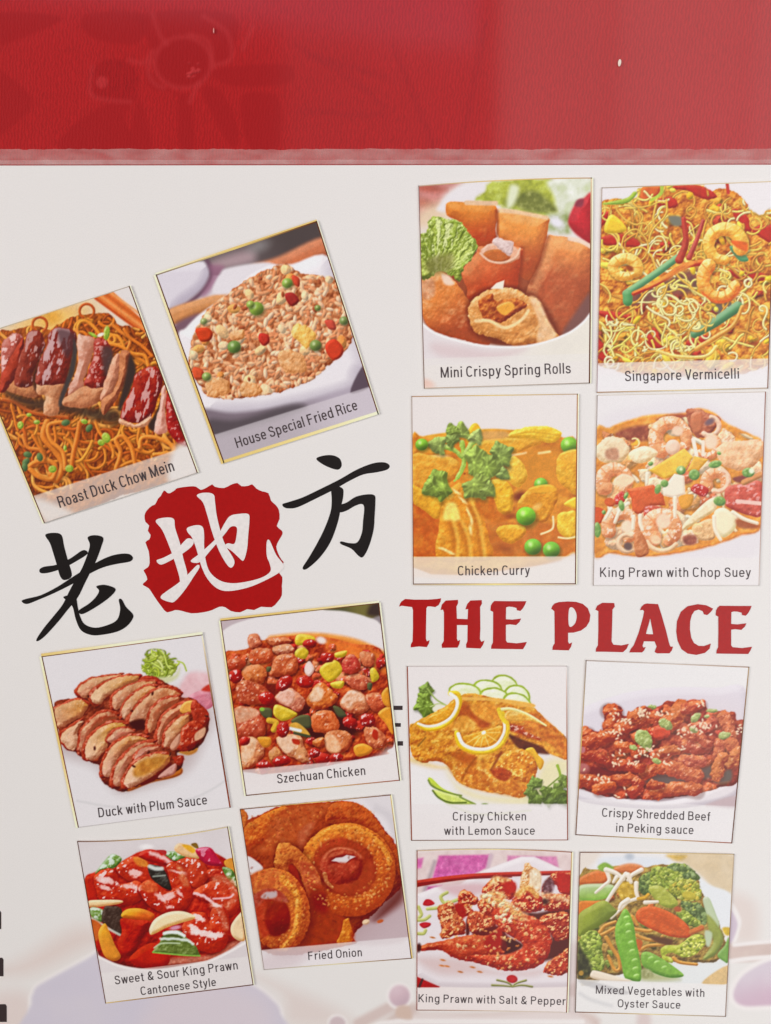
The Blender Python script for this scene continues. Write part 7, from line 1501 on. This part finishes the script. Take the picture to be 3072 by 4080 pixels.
# ---------------------------------------------------------------- brush characters, seal and red lettering
BLACK = ink_material('black_ink', '#1c1817'); SEAL = ink_material('seal_red', '#a01210'); RED = ink_material('lettering_red', '#a21614')
WHITE_INK = ink_material('paper_white', '#dcd5d1')
def fr(pts, ox, oy, s, sm=True, n=4):
    p = smooth(pts, True, n) if sm else np.asarray(pts, float)
    return p / s + (ox, oy)
BR = (60, 1780, 1666 / 1540); Z_INK = Z_PAGE + .00005
def brush(name, strokes, m, z=Z_INK):
    return flat(name, [(fr(p, *BR), []) for p in strokes], z, PAGE, m)
lao = brush('brush_character', [
    [(130, 380), (165, 371), (200, 380), (212, 430), (228, 490), (245, 555), (215, 575), (195, 560), (180, 510), (165, 460), (150, 415)],
    [(105, 530), (125, 517), (180, 508), (240, 480), (285, 449), (305, 447), (312, 462), (270, 490), (210, 522), (150, 542), (112, 545)],
    [(313, 390), (345, 381), (380, 392), (372, 430), (350, 490), (320, 550), (300, 590), (270, 650), (225, 705), (185, 755), (130, 815), (98, 838), (93, 828), (125, 780), (170, 725), (205, 680), (235, 620), (262, 570), (290, 520), (315, 455), (322, 420)],
    [(28, 665), (50, 655), (110, 640), (180, 605), (250, 560), (330, 510), (400, 475), (450, 462), (490, 462), (508, 478), (495, 495), (440, 505), (380, 520), (320, 548), (250, 590), (170, 630), (100, 660), (50, 678)],
    [(208, 648), (235, 640), (262, 650), (270, 690), (280, 730), (300, 765), (345, 780), (400, 768), (440, 745), (453, 700), (447, 660), (460, 658), (478, 690), (508, 722), (505, 745), (480, 775), (440, 797), (380, 810), (330, 812), (285, 792), (262, 745), (248, 690), (225, 665)],
    [(350, 602), (385, 595), (428, 608), (430, 625), (400, 655), (350, 690), (300, 718), (280, 720), (275, 705), (320, 675), (350, 645), (362, 620)]], BLACK)
lao['label'] = 'large black brush character for old, tilted left of the red seal'
fang = brush('brush_character', [
    [(1298, 52), (1330, 38), (1370, 37), (1400, 52), (1408, 80), (1395, 98), (1370, 95), (1330, 78)],
    [(1153, 247), (1180, 238), (1240, 218), (1320, 180), (1400, 140), (1470, 100), (1540, 72), (1590, 67), (1614, 80), (1605, 98), (1560, 110), (1500, 120), (1440, 148), (1380, 182), (1300, 222), (1220, 260), (1180, 266), (1158, 260)],
    [(1365, 170), (1410, 178), (1415, 210), (1405, 260), (1390, 330), (1360, 410), (1320, 470), (1280, 510), (1250, 530), (1240, 520), (1265, 480), (1300, 420), (1335, 350), (1360, 280), (1365, 230)],
    [(1395, 255), (1430, 240), (1470, 215), (1520, 205), (1550, 210), (1553, 240), (1550, 300), (1545, 360), (1525, 430), (1500, 475), (1480, 470), (1450, 440), (1405, 420), (1405, 408), (1440, 415), (1475, 412), (1495, 370), (1500, 320), (1505, 265), (1495, 247), (1465, 255), (1430, 275), (1400, 282)]], BLACK)
fang['label'] = 'large black brush character for place, above and right of the red seal'
seal = flat('red_seal', [(fr([(558, 300), (562, 284), (572, 270), (590, 254), (604, 248), (616, 224), (628, 212), (642, 188), (655, 198), (668, 200), (690, 186), (700, 178), (750, 171), (780, 172), (800, 186), (826, 176), (850, 162), (860, 172), (900, 178), (930, 164), (958, 156), (976, 170), (1006, 168), (1022, 162), (1040, 180), (1064, 192), (1092, 200), (1103, 232), (1122, 250), (1137, 272), (1140, 312), (1128, 342), (1150, 362), (1152, 378), (1138, 402), (1126, 430), (1134, 460), (1148, 486), (1158, 498), (1150, 512), (1136, 540), (1152, 562), (1150, 600), (1150, 640), (1132, 668), (1106, 692), (1060, 690), (1030, 704), (1000, 700), (970, 714), (930, 708), (906, 692), (880, 690), (850, 704), (810, 714), (760, 718), (720, 708), (690, 704), (655, 714), (632, 690), (610, 660), (594, 636), (576, 610), (551, 596), (556, 586), (570, 572), (562, 548), (554, 532), (572, 520), (580, 500), (576, 450), (562, 412), (578, 400), (584, 380), (572, 362), (578, 340), (562, 324)], *BR, sm=True, n=2), [])], Z_INK, PAGE, SEAL)
seal['label'] = 'rough-edged red seal carrying a white brush character'
di = flat('white_character', [(fr(p, *BR), []) for p in (
    [(606, 320), (640, 306), (683, 310), (690, 350), (712, 420), (725, 480), (742, 545), (738, 590), (715, 600), (708, 560), (690, 500), (665, 430), (635, 360)],
    [(610, 490), (640, 478), (690, 450), (725, 412), (745, 395), (768, 402), (765, 425), (730, 455), (680, 485), (630, 508)],
    [(628, 645), (650, 625), (700, 590), (750, 545), (785, 510), (795, 520), (770, 560), (730, 620), (690, 665), (670, 670), (635, 658)],
    [(742, 350), (780, 338), (808, 345), (815, 380), (815, 430), (822, 490), (840, 540), (880, 575), (930, 588), (990, 583), (1060, 565), (1100, 538), (1098, 505), (1085, 470), (1085, 410), (1098, 405), (1125, 465), (1152, 500), (1158, 522), (1130, 548), (1070, 580), (1000, 608), (920, 622), (870, 610), (830, 570), (805, 520), (790, 470), (778, 430), (762, 390), (745, 370)],
    [(783, 210), (815, 198), (855, 205), (862, 240), (870, 300), (890, 380), (910, 430), (945, 490), (935, 520), (915, 510), (880, 450), (850, 370), (830, 300), (810, 240)],
    [(758, 490), (790, 465), (830, 430), (870, 390), (900, 335), (925, 300), (960, 290), (1005, 290), (1010, 320), (1005, 380), (1000, 440), (985, 490), (965, 478), (935, 450), (905, 428), (918, 416), (945, 418), (955, 380), (955, 347), (930, 345), (905, 375), (875, 410), (840, 450), (800, 495), (770, 500)])],
    Z_INK + .00004, seal, WHITE_INK)
TP = (1560, 2340, 1666 / 1512)
def letter(outer, holes=(), dx=0, dy=0):
    f = lambda p: np.array(fr(p, *TP, sm=False))
    return (f([(a + dx, b + dy) for a, b in outer]), [f(smooth(h, True, 4)) for h in holes])
Ee = [(434, 102), (436, 80), (443, 68), (452, 60), (520, 61), (592, 61), (586, 76), (577, 92), (566, 104), (550, 101), (549, 91), (530, 86), (515, 85), (503, 88), (502, 140), (530, 142), (569, 137), (562, 152), (547, 166), (520, 163), (502, 165), (502, 233), (508, 242), (550, 246), (594, 240), (587, 256), (577, 272), (500, 271), (437, 270), (438, 257), (445, 242), (446, 180), (446, 108)]
place = flat('red_lettering', [
    letter([(33, 85), (37, 72), (44, 62), (60, 51), (100, 54), (160, 54), (200, 51), (218, 48), (215, 63), (207, 78), (192, 87), (170, 84), (158, 84), (153, 92), (152, 140), (151, 225), (155, 237), (167, 232), (164, 246), (155, 263), (120, 260), (84, 264), (85, 250), (92, 238), (94, 180), (94, 100), (90, 87), (65, 84), (45, 81)]),
    letter([(215, 100), (221, 76), (238, 58), (292, 55), (292, 70), (285, 85), (287, 138), (334, 140), (336, 96), (324, 97), (332, 74), (346, 58), (396, 56), (397, 72), (389, 86), (390, 180), (388, 226), (394, 239), (408, 234), (401, 254), (390, 269), (328, 266), (327, 251), (333, 237), (334, 166), (287, 166), (287, 226), (291, 236), (301, 231), (298, 249), (290, 265), (221, 266), (220, 251), (229, 236), (230, 180), (230, 110), (226, 98)]),
    letter(Ee),
    letter([(701, 95), (706, 82), (716, 71), (735, 65), (775, 62), (810, 64), (840, 73), (862, 92), (873, 122), (869, 150), (855, 173), (832, 190), (800, 199), (775, 200), (775, 238), (780, 248), (793, 242), (788, 261), (778, 277), (706, 275), (708, 259), (716, 246), (716, 180), (715, 106), (707, 98)], [[(781, 92), (797, 90), (810, 110), (813, 132), (806, 158), (790, 173), (779, 168), (776, 130)]]),
    letter([(895, 98), (903, 81), (925, 68), (978, 69), (980, 85), (970, 98), (968, 180), (966, 238), (974, 252), (1010, 255), (1042, 248), (1032, 270), (1016, 285), (930, 283), (896, 283), (898, 268), (906, 255), (908, 190), (908, 105), (899, 100)]),
    letter([(1090, 101), (1097, 86), (1108, 75), (1122, 71), (1170, 74), (1185, 120), (1205, 190), (1218, 243), (1224, 260), (1236, 261), (1230, 278), (1220, 290), (1165, 290), (1155, 284), (1160, 270), (1164, 260), (1155, 238), (1108, 237), (1102, 257), (1106, 265), (1116, 262), (1109, 277), (1100, 286), (1044, 286), (1050, 271), (1063, 255), (1085, 200), (1104, 132), (1109, 106), (1104, 99)], [[(1136, 138), (1131, 155), (1118, 200), (1121, 205), (1145, 206), (1148, 201), (1140, 160)]]),
    letter([(1412, 94), (1402, 108), (1386, 122), (1372, 119), (1366, 105), (1348, 98), (1330, 104), (1318, 122), (1311, 150), (1310, 185), (1316, 222), (1328, 245), (1348, 257), (1372, 258), (1402, 247), (1396, 270), (1376, 288), (1338, 297), (1300, 291), (1273, 272), (1256, 235), (1250, 195), (1253, 150), (1270, 108), (1300, 83), (1345, 74), (1382, 79)]),
    letter(Ee, (), 989, 21)], Z_INK, PAGE, RED)
place['label'] = 'red flared capitals reading THE PLACE across the right half of the page'
BARS = ink_material('faded_black', '#3a3030')
for j, (x0, x1, y0, y1) in enumerate(((1568, 1604, 2812, 2829), (1573, 1597, 2881, 2896), (1584, 1606, 2953, 2971))):
    flat('printed_bar', [([(x0, y0), (x1, y0), (x1, y1), (x0, y1)], [])], Z_INK, PAGE, BARS)
for j, (x1, y0, y1) in enumerate(((5, 3628, 3702), (14, 3816, 3890), (27, 4001, 4072))):
    flat('printed_mark', [([(-60, y0), (x1 - 5, y0), (x1, y0 + 8), (x1, y1), (-60, y1)], [])], Z_INK, PAGE, BARS)

# ---------------------------------------------------------------- clear plastic strip along the page's head, and lint on the cloth
def plastic_material(name, al, c):
    m, nt, b = mat(name)
    b.inputs['Base Color'].default_value = (*ink(srgb(c)), 1); b.inputs['Roughness'].default_value = .5
    t = nt.nodes.new('ShaderNodeBsdfTransparent'); mx = nt.nodes.new('ShaderNodeMixShader')
    tc = nt.nodes.new('ShaderNodeTexCoord'); mp = nt.nodes.new('ShaderNodeMapping'); mp.inputs['Scale'].default_value = (1, 2.2, 1)
    n = nt.nodes.new('ShaderNodeTexNoise'); n.inputs['Scale'].default_value = 90; n.inputs['Detail'].default_value = 5
    mr = nt.nodes.new('ShaderNodeMapRange'); mr.inputs['From Min'].default_value = .3; mr.inputs['From Max'].default_value = .7
    mr.inputs['To Min'].default_value = al - .1; mr.inputs['To Max'].default_value = al + .1
    nt.links.new(tc.outputs['Object'], mp.inputs[0]); nt.links.new(mp.outputs[0], n.inputs['Vector']); nt.links.new(n.outputs['Fac'], mr.inputs['Value'])
    nt.links.new(mr.outputs[0], mx.inputs['Fac']); nt.links.new(t.outputs[0], mx.inputs[1]); nt.links.new(b.outputs[0], mx.inputs[2])
    nt.links.new(mx.outputs[0], nt.nodes['Material Output'].inputs['Surface'])
    return m
def band(name, yt0, yt1, yb0, yb1, z0, z1, m, jag, parent=None, seed=5):
    n = 260; R = np.random.RandomState(seed)
    x = np.linspace(-290, 3362, n); t = (x + 290) / 3652
    yt = yt0 + (yt1 - yt0) * t + jag * fbm(x, x * 0 + seed, 60, seed) + jag * .5 * (R.rand(n) - .5); yb = yb0 + (yb1 - yb0) * t
    ax, ay = plane_xy(x, yt, z1); bx, by = plane_xy(x, yb, z1)
    V = np.concatenate([np.stack([ax, ay, np.full(n, z1)], -1), np.stack([bx, by, np.full(n, z1)], -1), np.stack([ax, ay, np.full(n, z0)], -1), np.stack([bx, by, np.full(n, z0)], -1)])
    i = np.arange(n - 1)
    f = np.concatenate([np.stack([n + i, n + i + 1, i + 1, i], -1), np.stack([i, i + 1, 2 * n + i + 1, 2 * n + i], -1), np.stack([n + i + 1, n + i, 3 * n + i, 3 * n + i + 1], -1)])
    return link(name, mesh_arrays(name, V, f), parent, m)
strip = band('plastic_strip', 595, 593, 657, 653, .0003, .0006, plastic_material('milky_plastic', .25, '#dcbcb6'), 5)
strip['label'] = 'narrow milky clear plastic strip between the red cloth and the white page'; strip['category'] = 'plastic strip'
band('weld_line', 638, 636, 655, 651, .00075, .0009, plastic_material('plastic_weld', .22, '#e0c8c4'), 2, strip, 9)

def fleck(x, y, a, b, rot, label, c):
    V = []; T = []
    cx, cy = (float(v) for v in plane_xy(x, y, .0003)); k = DIST / F
    nu, nv = 10, 6
    for i in range(nv + 1):
        p = math.pi * i / nv
        for j in range(nu):
            t = 6.2832 * j / nu; r = math.sin(p) * (1 + .15 * math.sin(3 * t))
            u, v = a * k * r * math.cos(t), b * k * math.cos(p)
            V.append((cx + u * math.cos(rot) - v * math.sin(rot), cy + u * math.sin(rot) + v * math.cos(rot), .00042 + .0004 * r * math.sin(t)))
    for i in range(nv):
        for j in range(nu):
            T.append((i * nu + j, (i + 1) * nu + j, (i + 1) * nu + (j + 1) % nu, i * nu + (j + 1) % nu))
    o = link('lint_fleck', mesh_arrays('lint_fleck', np.array(V), np.array(T)), None, ink_material('lint', c))
    o['label'] = label; o['category'] = 'lint'
fleck(2468, 251, 6, 13, -.1, 'tiny cream fleck of lint at the right on the red cloth', '#e6cfc0')
fleck(852, 123, 2.5, 10, 0, 'thin pale thread of lint at the left on the red cloth', '#d0807a')
